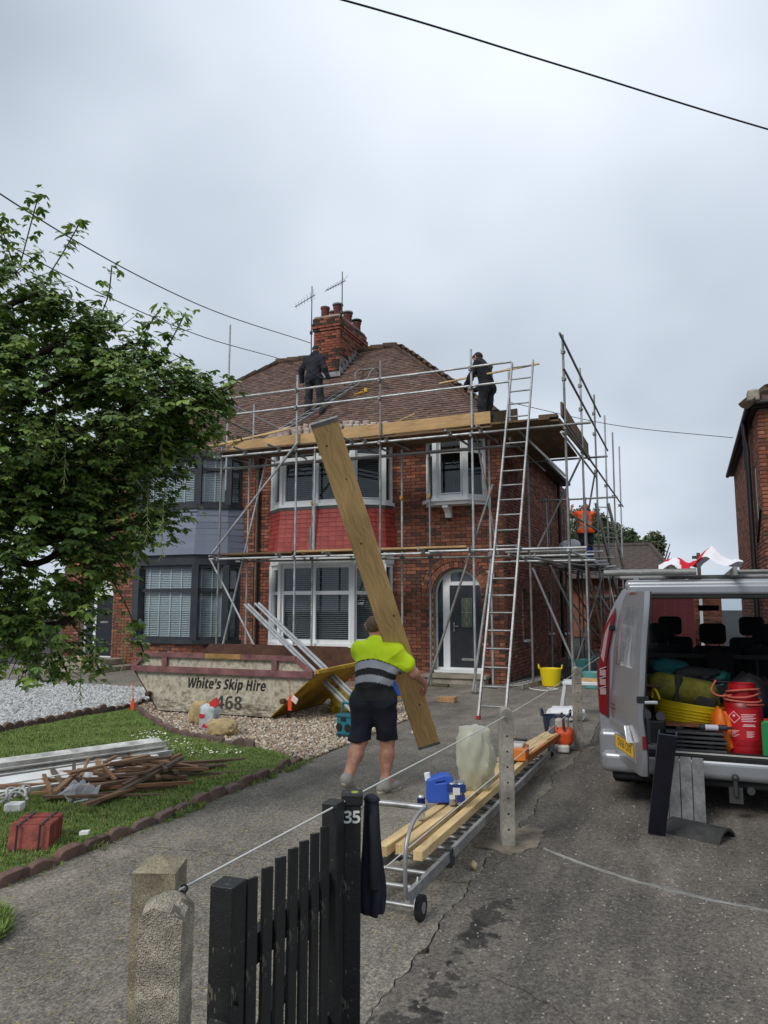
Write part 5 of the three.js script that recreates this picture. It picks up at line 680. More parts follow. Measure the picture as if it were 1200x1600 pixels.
// ---------------------------------------------------------------- heaps on the lawn
{
  const pv = [mat(rgb(238, 238, 236), .45, { map: clean, metric: 1.2 }), mat(rgb(222, 222, 218), .5, { map: mottle, metric: 1.5 })];
  const prof = poly([[0, 0], [.22, 0], [.22, .012], [.012, .012], [.012, .05], [0, .05]]);
  [[[-6.6, .12, -4.95], [-5.55, .16, -6.9], .9], [[-6.3, .1, -4.85], [-5.3, .12, -6.75], .4], [[-6.05, .07, -4.75], [-5.2, .09, -6.5], .6], [[-6.35, .19, -4.9], [-5.42, .2, -6.8], .2], [[-5.85, .05, -4.75], [-5.05, .06, -6.2], .5]].forEach(([a, b, roll], i) => { const up = [.2 + roll * .3, 1, .2], lift = [.0, .03, .025], g = [bar(a, b, .21, .014, up), bar(add3(a, [.1, .03 - .02, .05]), add3(b, [.1, .03 - .02, .05]), .014, .05, up)]; solo('fascia_board', g, pv[i & 1], ['long white plastic fascia at the back of the lawn heap', 'second white fascia board, channel upwards, in the lawn heap', 'lower white fascia board under the brown laths', 'dirty white fascia lying topmost of the plastic boards', 'short white fascia nearest the path in the lawn heap'][i], 'fascia board', 'white fascia boards on the lawn'); });
  const bm = [[146, 112, 88], [118, 94, 78], [168, 134, 106], [112, 98, 86], [152, 112, 84]].map(c => mat(rgb(...c), .92, { map: woodMap, metric: 1 }));
  const heapY = (x, z) => .2 * Math.exp(-((x + 5.05) ** 2 / .35 + (z + 5.8) ** 2 / .5));
  for (let i = 0; i < 56; i++) { const big = i < 26, cx = -5.0 + rr(-.45, .38), cz = -5.75 + rr(-.6, .55), a = big ? rr(.6, 1.25) : rr(-1.2, 2.4), L = big ? rr(.8, 1.7) : rr(.3, .9), dx = Math.sin(a) * L / 2, dz = -Math.cos(a) * L / 2, y = .03 + heapY(cx, cz) * (i / 56) + rr(0, .02), tl = rr(-.04, .05); solo('roof_batten', bar([cx - dx, Math.max(.02, y - tl), cz - dz], [cx + dx, Math.max(.02, y + tl), cz + dz], rr(.024, .05), rr(.016, .028)), pick(bm), 'old brown splintered roof batten in the tangled heap on the lawn', 'batten', 'heap of old battens on the lawn'); }
  solo('roof_batten', bar([-4.68, .03, -5.0], [-4.63, .22, -6.1], .05, .028), bm[3], 'grey batten propped across the front of the brown heap', 'batten'); solo('roof_batten', bar([-4.95, .1, -6.3], [-4.55, .03, -7.1], .05, .028), bm[1], 'brown batten sticking out farthest towards the skip', 'batten'); solo('roof_batten', bar([-4.75, .05, -6.0], [-4.0, .03, -6.75], .05, .028), bm[3], 'weathered batten pointing out towards the path', 'batten');
  const film = jitterGeo(jitterGeo(new THREE.PlaneGeometry(.34, .24, 40, 30).rotateX(-1.25), .06, 9), .035, 26); solo('plastic_film', film.translate(-4.97, .1, -5.1), mat(rgb(235, 238, 240), .2, { phys: true, transmission: .75, thickness: 0, side: THREE.DoubleSide }), 'crumpled clear plastic film in front of the batten heap', 'plastic film');
  { const t = thing('gutter_bracket_pile', 'broken white gutter brackets heaped at the left end of the boards', 'bracket pile', [-5.42, 0, -4.72]); for (let i = 0; i < 9; i++) { const g = new THREE.TorusGeometry(.08, .012, 5, 12, 3.6).rotateX(rr(-1, 1)).rotateY(rnd() * 6).translate(rr(-.22, .2), rr(.05, .13), rr(-.2, .18)); mesh('bracket', g, i % 3 ? pv[1] : mat(rgb(132, 128, 120), .7), t); } }
  solo('white_block', rbox(.13, .07, .12, .006, -5.2, .05, -4.68, .5), pv[0], 'small white plastic block lying alone on the grass', 'block');
  solo('white_scrap', jitterGeo(box(.06, .02, .05, -3.99, .115, -4.2, .4), .008, 20), pv[0], 'white scrap lying on top of the path edging tiles', 'scrap');
  // strapped bundle of red tiles
  const t = thing('tile_bundle', 'strapped bundle of red roof tiles standing on the grass near the path', 'tile bundle', [-4.36, 0, -4.12], .5), rm = [[158, 80, 70], [146, 72, 64], [166, 90, 78]].map(c => mat(rgb(...c), .85, { map: mottle, metric: 3 }));
  for (let i = 0; i < 15; i++) { const o = mesh('tile', rbox(.27, .17, .011, .003), rm[i % 3], t, [rr(-.008, .008), .1 + rr(-.006, .008), -.15 + i * .021]); o.rotation.x = -.14 + rr(-.03, .03); }
  for (const x of [-.07, .08]) mesh('strap', [box(.014, .003, .36, x, .193, -.005), box(.014, .19, .003, x, .1, .175, 0, -.14)], M.blackPlastic, t);
}
const chipMap = tex(512, 512, (u, v) => { const a = fbm(u, v * .25, 40, 3, 3), b = fbm(u, v, 6, 4, 13), c = vn(u * 180, v * 30, 4096, 23); if (a > .76 && b > .56) return [92, 86, 76]; if (a > .73 && b > .54) return [48, 48, 46]; const k = 30 + (c - .5) * 9 + (b - .5) * 14; return [k * .97, k * 1.02, k * 1.02]; });
const gatePaint = mat(0xffffff, .5, { map: chipMap, metric: 2.5, bumpMap: fineBump, bumpScale: .0015 });
// ---------------------------------------------------------------- gate, gate posts, jacket
const postMap = tex(512, 512, (u, v, i, j) => { const a = hash2(i >> 1, j >> 1, 3), b = fbm(u, v, 8, 5, 6), c = hash2(i, j, 8); let k = 148 + (b - .5) * 80 + (c - .5) * 40; if (a > .9) k += 45; if (a < .08) k -= 50; return [k * 1.02, k * .97, k * .86]; });
{
  const rough2 = mat(0xffffff, .95, { map: postMap, metric: 3, bumpMap: speck, bumpScale: .008 });
  // broken-topped pebbledash post in front
  const g = new THREE.BoxGeometry(.1, 1.1, .1, 12, 70, 12), p = g.attributes.position; for (let i = 0; i < p.count; i++) { let x = p.getX(i), y = p.getY(i), z = p.getZ(i); if (y > .47) { const s = .045 * (1 - ((x * x + z * z) / .0055)) + .035 * (fbm(x * 3 + .5, z * 3 + .5, 6, 3, 3) - .5); y += s * (y - .47) / .08; } p.setXYZ(i, x, y, z); } jitterGeo(g, .003, 90, 3);
  const t = thing('gate_post', 'crumbling pebbledash concrete gate post with broken top in the foreground', 'gate post', [-1.165, 0, -1.5], .35); mesh('post', g.translate(0, .43, 0), rough2, t); mesh('bolt', rod([.01, .7, .049], [.01, .7, .066], .022, .02, 14), mat(rgb(82, 58, 46), .9, { map: mottle, metric: 5 }), t);
  const g2 = join([new THREE.BoxGeometry(.115, 1.0, .125, 4, 40, 4).translate(0, .49, 0), (() => { const q = new THREE.ConeGeometry(.0813, .03, 4, 1).rotateY(Math.PI / 4).scale(1, 1, 1.087).translate(0, 1.0045, 0); return q; })()]); const t2 = thing('gate_post', 'squarer lichen-spotted concrete post standing just behind the broken post', 'gate post', [-1.375, 0, -1.735], .4); mesh('post', jitterGeo(g2, .002, 40, 5), mat(rgb(225, 222, 208), .95, { map: postMap, metric: 2.2, bumpMap: speck, bumpScale: .002 }), t2); mesh('eye_bolt', new THREE.TorusGeometry(.009, .0025, 6, 14).translate(.067, .93, 0), M.iron, t2);
}
{
  // the gate stands open, hung from the far post; its length runs from A to B on the ground
  const A = [-1.19, -1.79], B = [-1.225, -2.52], L = Math.hypot(B[0] - A[0], B[1] - A[1]), t = thing('picket_gate', 'black painted wooden picket gate standing open in the foreground', 'gate', [A[0], 0, A[1]], Math.atan2(-(B[1] - A[1]), B[0] - A[0]));
  const bl = gatePaint;
  mesh('stile', rbox(.075, .94, .07, .005, 0, .485, 0), bl, t); mesh('stile', rbox(.07, .99, .06, .005, L - .02, .5, 0), bl, t);
  const pk = ext(poly([[-.027, .06], [.027, .06], [.027, .93], [-.027, .94]]), .007, .002);
  for (let i = 0; i < 7; i++) { mesh('picket', pk, bl, t, [.105 + i * (L - .2) / 6.4, rr(-.004, .004), .012]).rotation.z = rr(-.008, .008); }
  mesh('rail', [box(L - .06, .085, .035, L / 2, .72, -.012), box(L - .06, .085, .035, L / 2, .25, -.012)], bl, t); mesh('brace', bar([.05, .28, -.03], [L - .08, .7, -.03], .07, .03, [0, 0, 1]), bl, t);
  mesh('bolt', rod([0, .66, .035], [0, .66, .045], .012, .011, 8), bl, t);
  mesh('hinge_bracket', [bar([-.03, .62, .0], [-.16, .55, .03], .05, .015), bar([-.03, .5, 0], [-.15, .44, .03], .05, .015), rod([-.1, .42, .02], [-.1, .6, .02], .012)], bl, t);
}
{
  const font = await new FontLoader().loadAsync('fonts/droid/droid_sans_bold.typeface.json'), t = thing('gate_post', 'black gate post carrying the white house number 35', 'gate post', [-1.195, 0, -2.6], .42), bl = gatePaint;
  mesh('post', rbox(.066, .98, .066, .006, 0, .49, 0), bl, t); mesh('cap', rbox(.08, .045, .08, .008, 0, .985, 0), bl, t); mesh('lichen', new THREE.CircleGeometry(.014, 9).rotateX(-Math.PI / 2).scale(1, 1, 1.5).translate(.01, 1.0085, .01), mat(rgb(140, 150, 60), .9), t);
  [...'35'].forEach((ch, i) => mesh('numeral', new THREE.ExtrudeGeometry(font.generateShapes(ch, .043), { depth: .004, bevelEnabled: false }).translate(-.031 + i * .031, .905, .0335), mat(rgb(222, 222, 216), .5), t));
}
{ // dark jacket hung over the number post
  const g = new THREE.CylinderGeometry(.03, .055, .4, 60, 44, true), p = g.attributes.position; for (let i = 0; i < p.count; i++) { const x = p.getX(i), y = p.getY(i), z = p.getZ(i), a = Math.atan2(z, x), d = .22 - y, f = 1 + .2 * Math.sin(a * 4 + y * 9) * clamp(d * 3) + .13 * Math.sin(a * 7 + 1.3 - y * 7) * clamp(d * 3.5) + .1 * (vn(a * 2 + 9, y * 9 + 9, 512, 4) - .5); p.setXYZ(i, x * f * (y < -.14 ? 1 - (-.14 - y) * 2.6 : 1), y, z * f * .72); } g.computeVertexNormals();
  const t = thing('jacket', 'dark navy jacket hanging over the gate post beside the number', 'jacket', [-1.145, .765, -2.67], -.2); mesh('cloth', [g, new THREE.SphereGeometry(.034, 24, 10, 0, 6.3, 0, 1.6).scale(1, .7, .72).translate(0, .2, 0)], mat(rgb(30, 33, 46), .9, { side: THREE.DoubleSide, map: grain, metric: 5 }), t);
  mesh('sleeve', tubeAlong([[.0, .19, .0], [.025, .15, .025], [.04, .02, .035], [.034, -.1, .03]], .019, 16, 8), mat(rgb(24, 27, 36), .9), t);
}
// ---------------------------------------------------------------- boundary posts and string lines
function boundaryPost(label, x, z, h, w = .085, d = .1, holes = 7) { const t = thing('boundary_post', label, 'post', [x, 0, z], .36), s = new THREE.Shape(); s.moveTo(-w / 2, -.05); s.lineTo(w / 2, -.05); s.lineTo(w / 2, h - w / 2); s.absarc(0, h - w / 2, w / 2, 0, Math.PI); s.closePath(); mesh('post', jitterGeo(new THREE.ExtrudeGeometry(s, { depth: d, bevelEnabled: true, bevelSize: .006, bevelThickness: .006, bevelSegments: 2, steps: 8 }).translate(0, 0, -d / 2), .0025, 30, 3), mat(rgb(164, 160, 150), .95, { map: mottle, metric: 1.8, bumpMap: speck, bumpScale: .003 }), t); mesh('hole', [...Array(holes)].map((_, i) => rod([0, .12 + i * (h - .2) / holes, d / 2 + .0045], [0, .12 + i * (h - .2) / holes, d / 2 + .0068], .0075, .0075, 10)), mat(rgb(30, 28, 26), 1), t); }
boundaryPost('grey concrete boundary post beside the ladder on wheels', -1.27, -5.43, .95); boundaryPost('farther concrete boundary post between the leaf blower and the van', -1.29, -9.27, .95);
const str = (label, pts) => solo('string_line', tubeAlong(pts, .0035, 40, 5), mat(rgb(206, 206, 198), .8), label, 'string');
str('white string running low from the gate post to the far boundary posts', [[-1.32, .93, -1.72], [-2.0, .93, -2.95].map((v, i) => [-1.2, .985, -2.57][i]), [-1.265, .9, -5.37], [-1.3, .88, -9.22], [-1.3, .95, -15.5]]);
str('second white string sagging along the ladder to the boundary post', [[-1.6, .28, -3.6], [-1.32, .5, -5.38], [-1.33, .46, -9.2]]);
// ---------------------------------------------------------------- wheeled roof ladder on the path with timber on it
{
  const t = ladder('roof_ladder', 'aluminium roof ladder on small wheels lying along the concrete path', [-1.62, .16, -3.86], [-1.62, .11, -8.0], .34, 17, [1, 0, 0], { sd: .06, sw: .026, up: [0, 1, 0], rr: .014 });
  mesh('axle', rod([-1.83, .065, -4.0], [-1.43, .065, -4.0], .011), M.alu, t); for (const x of [-1.835, -1.425]) { const w = mesh('wheel', rod([x - .016, .066, -4.0], [x + .016, .066, -4.0], .066, .066, 22), M.rubber, t); mesh('hub', rod([x - .019, .066, -4.0], [x + .019, .066, -4.0], .03, .03, 16), M.alu, w); }
  mesh('hook_frame', [...[-1.80, -1.45].map(x => tubeAlong([[x, .13, -4.1], [x, .16, -3.86], [x, .3, -3.83], [x, .45, -3.86], [x, .53, -3.98], [x, .55, -4.14]], .0125, 24, 8)), rod([-1.81, .55, -4.15], [-1.44, .55, -4.15], .018)], M.alu, t);
  mesh('wheel_bracket', [...[-1.79, -1.455].map(x => bar([x, .05, -4.0], [x, .2, -4.06], .008, .05))], M.alu, t); mesh('joint_clip', [...[-1.79, -1.45].map(x => box(.04, .11, .07, x, .14, -4.62))], M.iron, t);
  const st = mesh('upper_section', [...[-1.81, -1.43].map(x => bar([x, .175, -4.62], [x, .135, -8.1], .026, .055)), ...[...Array(15)].map((_, i) => rod([-1.8, .172 - i * .0027, -4.8 - i * .225], [-1.44, .172 - i * .0027, -4.8 - i * .225], .013, .013, 8))], M.alu, t);
  const tim = (label, x, z0, z1, w, h, y, x2 = x) => solo('pine_timber', bar([x, y, z0], [x2, y - .03, z1], w, h, [0, 1, 0], (a, b, c) => rbox(a, b, c, .004)), M.pine, label, 'timber', 'pine timbers on the ladder');
  tim('pine timber lying leftmost on the wheeled ladder', -1.76, -4.25, -7.3, .07, .06, .245, -1.66); tim('pine timber lying in the middle on the wheeled ladder', -1.655, -4.3, -7.0, .07, .06, .25, -1.6); tim('pine timber lying rightmost on the wheeled ladder, sticking out farthest back', -1.53, -4.25, -8.3, .06, .055, .245, -1.5);
  solo('pine_timber', bar([-1.7, .22, -7.2], [-1.55, .2, -9.0], .16, .03), M.pine, 'wide flat pine board at the far end of the ladder', 'timber'); solo('spirit_level', bar([-1.47, .26, -7.2], [-1.42, .23, -8.7], .03, .05), mat(rgb(166, 100, 46), .7), 'narrow orange-brown strip lying along the far timbers', 'strip');
  const cases = thing('tool_box', 'orange tool box standing behind the grey boundary post', 'tool box', [-1.57, .26, -7.15], .1); mesh('box', rbox(.2, .11, .3, .012, 0, .055, 0), mat(rgb(206, 116, 34), .6), cases); mesh('contents', jitterGeo(rbox(.15, .06, .2, .02, 0, .12, 0, 0, 0, 0, 4), .02, 12), mat(rgb(190, 186, 178), .7), cases); mesh('handle', rod([-.1, .17, 0], [.1, .17, 0], .012), M.blackPlastic, cases);
  solo('tape_roll', new THREE.TorusGeometry(.05, .025, 10, 22).rotateY(1.2).translate(-1.68, .33, -7.45), mat(rgb(206, 160, 70), .7), 'yellow-brown roll standing on the timbers behind the post', 'roll');
  // blue jerrycan, drink can, pack
  const j = thing('jerrycan', 'blue plastic jerrycan lying on the timbers on the ladder', 'jerrycan', [-1.735, .28, -5.32], .35), bl = mat(rgb(44, 84, 176), .45); const js = poly([[-.085, 0], [.085, 0], [.095, .02], [.095, .12], [.06, .17], [.02, .175], [-.09, .14], [-.095, .02]], [[[-.045, .115], [.045, .125], [.04, .152], [-.04, .142]]]); mesh('body', ext(js, .09, .012).translate(0, .012, -.045), bl, j); mesh('cap', rod([-.09, .15, 0], [-.1, .2, 0], .024, .022, 18), mat(rgb(225, 225, 225), .5), j);
  const c = thing('drink_can', 'slim silver and blue drink can standing on the nearest timber', 'can', [-1.72, .275, -4.85]); mesh('body', lathe([[0, 0], [.022, 0], [.0265, .006], [.0265, .145], [.022, .156], [.021, .153], [0, .15]], 28), mat(rgb(196, 200, 206), .25, { metalness: .8 }), c); mesh('label', new THREE.CylinderGeometry(.0268, .0268, .07, 28, 1, true).translate(0, .108, 0), mat(rgb(30, 42, 104), .3, { metalness: .4 }), c); mesh('emblem', new THREE.CylinderGeometry(.027, .027, .022, 12, 1, true, -.2, 1.0).translate(0, .078, 0), mat(rgb(190, 36, 44), .4), c);
  const k = thing('can_pack', 'blue and silver shrink-wrapped pack of drink cans on the timbers', 'can pack', [-1.61, .28, -5.3], .3); for (let i = 0; i < 4; i++) mesh('can', lathe([[0, 0], [.022, 0], [.0265, .006], [.0265, .145], [.022, .156], [0, .15]], 18), mat(rgb(176, 182, 192), .25, { metalness: .8 }), k, [-.028 + (i % 2) * .056, 0, -.028 + (i >> 1) * .056]); mesh('wrap', [box(.135, .055, .001, 0, .12, .058), box(.06, .05, .001, .03, .05, .058), box(.001, .15, .115, .06, .08, 0)], mat(rgb(34, 52, 112), .3), k); mesh('print', [box(.05, .05, .001, .0, .1, .0595), box(.04, .03, .001, -.03, .06, .0595)], mat(rgb(206, 206, 200), .4), k);
  const bg = new THREE.IcosahedronGeometry(1, 5), bp = bg.attributes.position; for (let i = 0; i < bp.count; i++) { let x = bp.getX(i), y = bp.getY(i), z = bp.getZ(i); const q = 1 / Math.pow(Math.abs(x) ** 3 + Math.abs(y) ** 4 + Math.abs(z) ** 3, 1 / 3.3), w = 1 + (vn(x * 4 + 9, y * 2 + z * 3 + 9, 512, 3) - .5) * .4 + (vn(x * 9 + 9, y * 5 + z * 8 + 9, 512, 5) - .5) * .28 + (vn(x * 22 + 9, y * 9 + z * 20 + 9, 512, 7) - .5) * .1; bp.setXYZ(i, x * q * w * .15 * (y < -.2 ? .9 : 1 + (y > .7 ? (y - .7) * .3 : 0)), y * q * .245 * (1 + .25 * (w - 1)), z * q * w * .13); } const bag = thing('clear_sack', 'tall cloudy clear plastic sack of shavings on the ladder by the post', 'sack', [-1.62, .26, -5.85], .3); mesh('film', toCreasedNormals(bg, 1).translate(0, .235, 0), mat(rgb(222, 222, 204), .45, { phys: true, transmission: .62, thickness: 0, side: THREE.DoubleSide }), bag); const sh = []; for (let i = 0; i < 90; i++) { const a = rnd() * 6.3, q = Math.sqrt(rnd()) * .1; sh.push(new THREE.TorusGeometry(rr(.012, .03), .003, 4, 7, 4).rotateX(rnd() * 6).rotateY(rnd() * 6).translate(Math.cos(a) * q, .04 + rnd() * rnd() * .3, Math.sin(a) * q)); } mesh('shavings', sh, mat(rgb(214, 196, 120), .8), bag).userData.kind = 'stuff';
}
solo('stone', jitterGeo(new THREE.IcosahedronGeometry(.028, 2), .012, 30).translate(-1.36, .025, -4.85), mat(rgb(160, 142, 114), .95), 'small loose stone on the tarmac beside the crack', 'stone');
// ---------------------------------------------------------------- van with its back doors open
const van = thing('van', 'silver panel van with its back doors open, loaded with roofing tools', 'van', [.23, 0, -6.85], 0);
const FL = .47;
{
  const paintM = mat(rgb(160, 162, 167), .38, { phys: true, metalness: .55, clearcoat: .7, clearcoatRoughness: .2, map: clean, metric: .6 }), blk = mat(rgb(22, 22, 24), .7, { map: grain, metric: 2 }), lining = mat(rgb(26, 26, 28), .95), redL = mat(rgb(112, 14, 22), .2, { phys: true, clearcoat: 1 }), chrome = mat(rgb(200, 202, 206), .25, { metalness: .7 });
  const tumble = g => { const p = g.attributes.position; for (let i = 0; i < p.count; i++) { const y = p.getY(i), k = Math.max(0, (y - .95) / .95); p.setX(i, p.getX(i) * (1 - .28 * Math.pow(k, 2.6))); } g.computeVertexNormals(); return g; };
  const arch = (z, r = .37) => [...Array(11)].map((_, i) => { const a = Math.PI * i / 10; return [z - r * Math.cos(a), .3 + r * Math.sin(a) * 1.02]; });
  // profile in (forward, y); forward runs from the tail at 0 to the nose
  const prof = [[.02, .3], ...arch(1.0).map(p => p), ...arch(3.9), [4.9, .3], [4.95, .7], [4.85, .98], [4.15, 1.12], [3.25, 1.84], [.25, 1.88], [.06, 1.8], [.0, 1.3]];
  const cab = [[2.75, 1.02], [4.0, 1.1], [3.2, 1.7], [2.75, 1.72]], mid = [[1.5, 1.05], [2.6, 1.02], [2.6, 1.72], [1.5, 1.73]];
  const side = s => { let g = ext(poly(prof, [cab, mid]), .045, .008).rotateY(Math.PI / 2).translate(s < 0 ? -.985 : .94, 0, 0); return tumble(g); };
  mesh('side_panel', side(-1), paintM, van); mesh('side_panel', side(1), paintM, van);
  const gl = (a, x) => { let g = ext(poly(a), .006).rotateY(Math.PI / 2).translate(x, 0, 0); return tumble(g); };
  for (const x of [-.965, .955]) for (const a of [cab, mid]) mesh('side_window', gl(a, x), glass, van);
  const roofG = new RoundedBoxGeometry(1.5, .1, 3.25, 4, .045); mesh('roof', roofG.translate(0, 1.87, -1.72), paintM, van);
  for (let i = 0; i < 4; i++) mesh('roof_rib', rbox(.1, .02, 2.9, .008, -.51 + i * .34, 1.922, -1.75), paintM, van);
  mesh('windscreen', bar([0, 1.13, -4.12], [0, 1.83, -3.27], 1.55, .008), glass, van); mesh('bonnet', bar([0, 1.1, -4.1], [0, .98, -4.85], 1.75, .05), paintM, van); mesh('nose', rbox(1.86, .72, .2, .08, 0, .64, -4.85), paintM, van); mesh('dashboard', rbox(1.75, .25, .45, .06, 0, .98, -3.75), lining, van);
  mesh('floor', bounds(-.93, .93, FL - .09, FL, -.03, -4.5), mat(rgb(74, 64, 56), .95, { map: mottle, metric: 2, bumpMap: fineBump, bumpScale: .003 }), van);
  mesh('lining', [bounds(-.925, -.9, FL + .005, 1.1, -.2, -2.4), bounds(.9, .925, FL + .005, 1.1, -.2, -2.4), bounds(-.76, .76, 1.8, 1.82, -.15, -3.1), bounds(-.8, -.74, 1.76, 1.83, -.1, -3.1), bounds(.74, .8, 1.76, 1.83, -.1, -3.1)], lining, van);
  mesh('chassis', [bounds(-.8, .8, .26, .37, -.35, -4.4)], blk, van);
  // bumper, sill, lamps
  const bow = g => { const p = g.attributes.position; for (let i = 0; i < p.count; i++) { const x = p.getX(i); p.setZ(i, p.getZ(i) + .1 * (1 - (x / .98) ** 2)); } g.computeVertexNormals(); return g; };
  mesh('bumper', [bow(new RoundedBoxGeometry(1.97, .17, .16, 3, .05).translate(0, .375, .04)), rbox(.2, .34, .14, .05, -.9, .46, .0), rbox(.2, .34, .14, .05, .9, .46, .0)], paintM, van); mesh('step_pad', rbox(1.5, .06, .2, .015, 0, .455, .02), blk, van); mesh('lower_bumper', rbox(1.8, .1, .12, .03, 0, .27, .0), blk, van); mesh('parking_sensor', [-.45, .35].map(x => rod([x, .38, .115], [x, .38, .124], .017, .017, 14)), chrome, van); mesh('bumper_reflector', rbox(.17, .035, .015, .006, -.62, .345, .115), redL, van);
  mesh('sill_edge', jitterGeo(box(1.3, .006, .04, .2, .49, .1), .004, 30), mat(rgb(196, 194, 188), .7), van); mesh('tow_ball', [new THREE.SphereGeometry(.028, 14, 10).translate(.05, .34, .2), rod([.05, .2, .2], [.05, .32, .2], .018), box(.1, .12, .03, .05, .2, .17), rod([.16, .24, .14], [.16, .24, .17], .03)], M.iron, van);
  for (const s of [-1, 1]) {
    const pil = new RoundedBoxGeometry(.17, 1.45, .14, 3, .05).translate(s * .9, 1.12, -.06); mesh('rear_pillar', tumble(new THREE.BoxGeometry(.17, 1.46, .16, 3, 14, 2).translate(s * .905, 1.1, -.075)), paintM, van);
    const lampS = poly([[-.04, .78], [.02, .74], [.024, 1.3], [.014, 1.6], [-.012, 1.66], [-.04, 1.5], [-.05, 1.1]]); const lg = ext(lampS, .04, .012); const q = mesh('tail_lamp', tumble(lg.scale(-s, 1, 1).translate(s * .945, 0, -.02)), redL, van);
    mesh('lamp_lens', [tumble(ext(poly([[-.04, 1.25], [-.005, 1.2], [-.005, 1.5], [-.015, 1.56], [-.035, 1.45]]), .01).scale(-s * .8, 1, 1).translate(s * .945, 0, .027)), tumble(box(.05, .055, .01, s * .955, .95, .033)), tumble(box(.05, .05, .01, s * .955, 1.03, .033)), tumble(box(.05, .05, .01, s * .955, 1.11, .033))], mat(rgb(150, 128, 130), .25), q);
    mesh('lamp_trim', [.985, 1.07, 1.15].map(y => tumble(box(.06, .008, .012, s * .955, y, .036, 0, 0, s * -.35))), chrome, q);
  }
  mesh('roof_header', [rbox(1.44, .1, .14, .03, 0, 1.83, -.07)], paintM, van); mesh('door_seal', [rbox(1.4, .03, .05, .01, 0, 1.765, -.02), ...[-1, 1].map(s => tumble(new THREE.BoxGeometry(.03, 1.2, .05, 1, 10, 1).translate(s * .812, 1.12, -.005)))], M.rubber, van);
  for (const [x, z] of [[-.885, -1.0], [.885, -1.0], [-.885, -3.9], [.885, -3.9]]) { const w = mesh('wheel', new THREE.TorusGeometry(.245, .1, 14, 36).scale(1, 1, 1.05).rotateY(Math.PI / 2).translate(x, .335, z), M.rubber, van); mesh('rim', rod([x - .07, .335, z], [x + .07, .335, z], .2, .2, 24), M.alu, w); mesh('tread', new THREE.CylinderGeometry(.337, .337, .19, 36).rotateZ(Math.PI / 2).translate(x, .337, z), M.rubber, w); }
  // doors hinged on the pillars
  const [font] = [null];
  for (const s of [-1, 1]) {
    const d = new THREE.Group(); d.name = 'back_door'; d.position.set(s * .89, 0, .03); d.rotation.y = s < 0 ? -rad(70) : rad(100); van.add(d);
    const outline = [[0, .42], [.78, .4], [.8, .5], [.8, 1.2], [.8, 1.66], [.76, 1.855], [.36, 1.86], [.22, 1.77], [.1, 1.58], [.03, 1.3]].map(([x, y]) => [-s * x, y]);
    const bend = g => { const p = g.attributes.position; for (let i = 0; i < p.count; i++) { const y = p.getY(i); p.setZ(i, p.getZ(i) - .1 * Math.pow(Math.max(0, (y - .95) / .95), 1.6) + .02 * Math.exp(-((y - .85) ** 2) / .02)); } g.computeVertexNormals(); return g; };
    const fine = g => g; // outline extruded in layers so that it can bow
    const rows = []; const ys = [...Array(25)].map((_, i) => .41 + i * .0606), at = y => { let lo = 9, hi = -9; for (let i = 0; i < outline.length; i++) { const [a, b] = [outline[i], outline[(i + 1) % outline.length]]; if ((a[1] <= y) !== (b[1] <= y)) { const x = a[0] + (b[0] - a[0]) * (y - a[1]) / (b[1] - a[1]); lo = Math.min(lo, x); hi = Math.max(hi, x); } } return lo < 9 ? [lo, hi] : null; };
    const shell = (z0, z1, inset, y0 = 0, y1 = 9) => { const pos = [], idx = []; const R = ys.filter(y => y >= y0 && y <= y1).map(y => [y, at(y)]).filter(r => r[1]); R.forEach(([y, [a, b]]) => { a += inset; b -= inset; const n = 8; for (let k = 0; k <= n; k++) { const x = a + (b - a) * k / n, e = Math.min(1, Math.min(k, n - k) + .35); pos.push(x, y, z1 - .012 * (1 - e)); } pos.push(b, y, z0, a, y, z0); }); const n = 11; for (let r = 0; r < R.length - 1; r++) for (let k = 0; k < n; k++) { const i0 = r * n + k, i1 = r * n + (k + 1) % n, j0 = i0 + n, j1 = i1 + n; idx.push(i0, i1, j1, i0, j1, j0); } const top = (R.length - 1) * n; for (let k = 1; k < n - 1; k++) { idx.push(top, top + k, top + k + 1); idx.push(0, k + 1, k); } const g = new THREE.BufferGeometry(); g.setAttribute('position', new THREE.Float32BufferAttribute(pos, 3)); g.setIndex(idx); g.setAttribute('uv', new THREE.Float32BufferAttribute(new Float32Array(pos.length / 3 * 2), 2)); return toCreasedNormals(bend(g), .6); };
    mesh('skin', shell(-.05, .0, 0), paintM, d); mesh('inner_lining', shell(-.075, -.052, .05, .5, 1.75), lining, d); mesh('seal', shell(-.052, -.048, -.014), M.rubber, d);
    mesh('window_blank', shell(-.01, .004, .075, 1.16, 1.72), mat(rgb(150, 152, 158), .15, { phys: true, clearcoat: 1, map: mottle, metric: .8 }), d);
    mesh('edge_latch', [rbox(.012, .05, .09, .004, -s * .802, .98, -.03), rbox(.02, .2, .04, .01, -s * .79, .75, -.065)], M.blackPlastic, d); mesh('latch_handle', rbox(.05, .024, .1, .008, -s * .8, .96, -.09), chrome, d); mesh('edge_reflector', rbox(.01, .1, .03, .003, -s * .803, .66, -.03), redL, d); mesh('hinge', [.7, 1.5].map(y => rbox(.06, .05, .05, .01, -s * -.01, y, -.03)), blk, d);
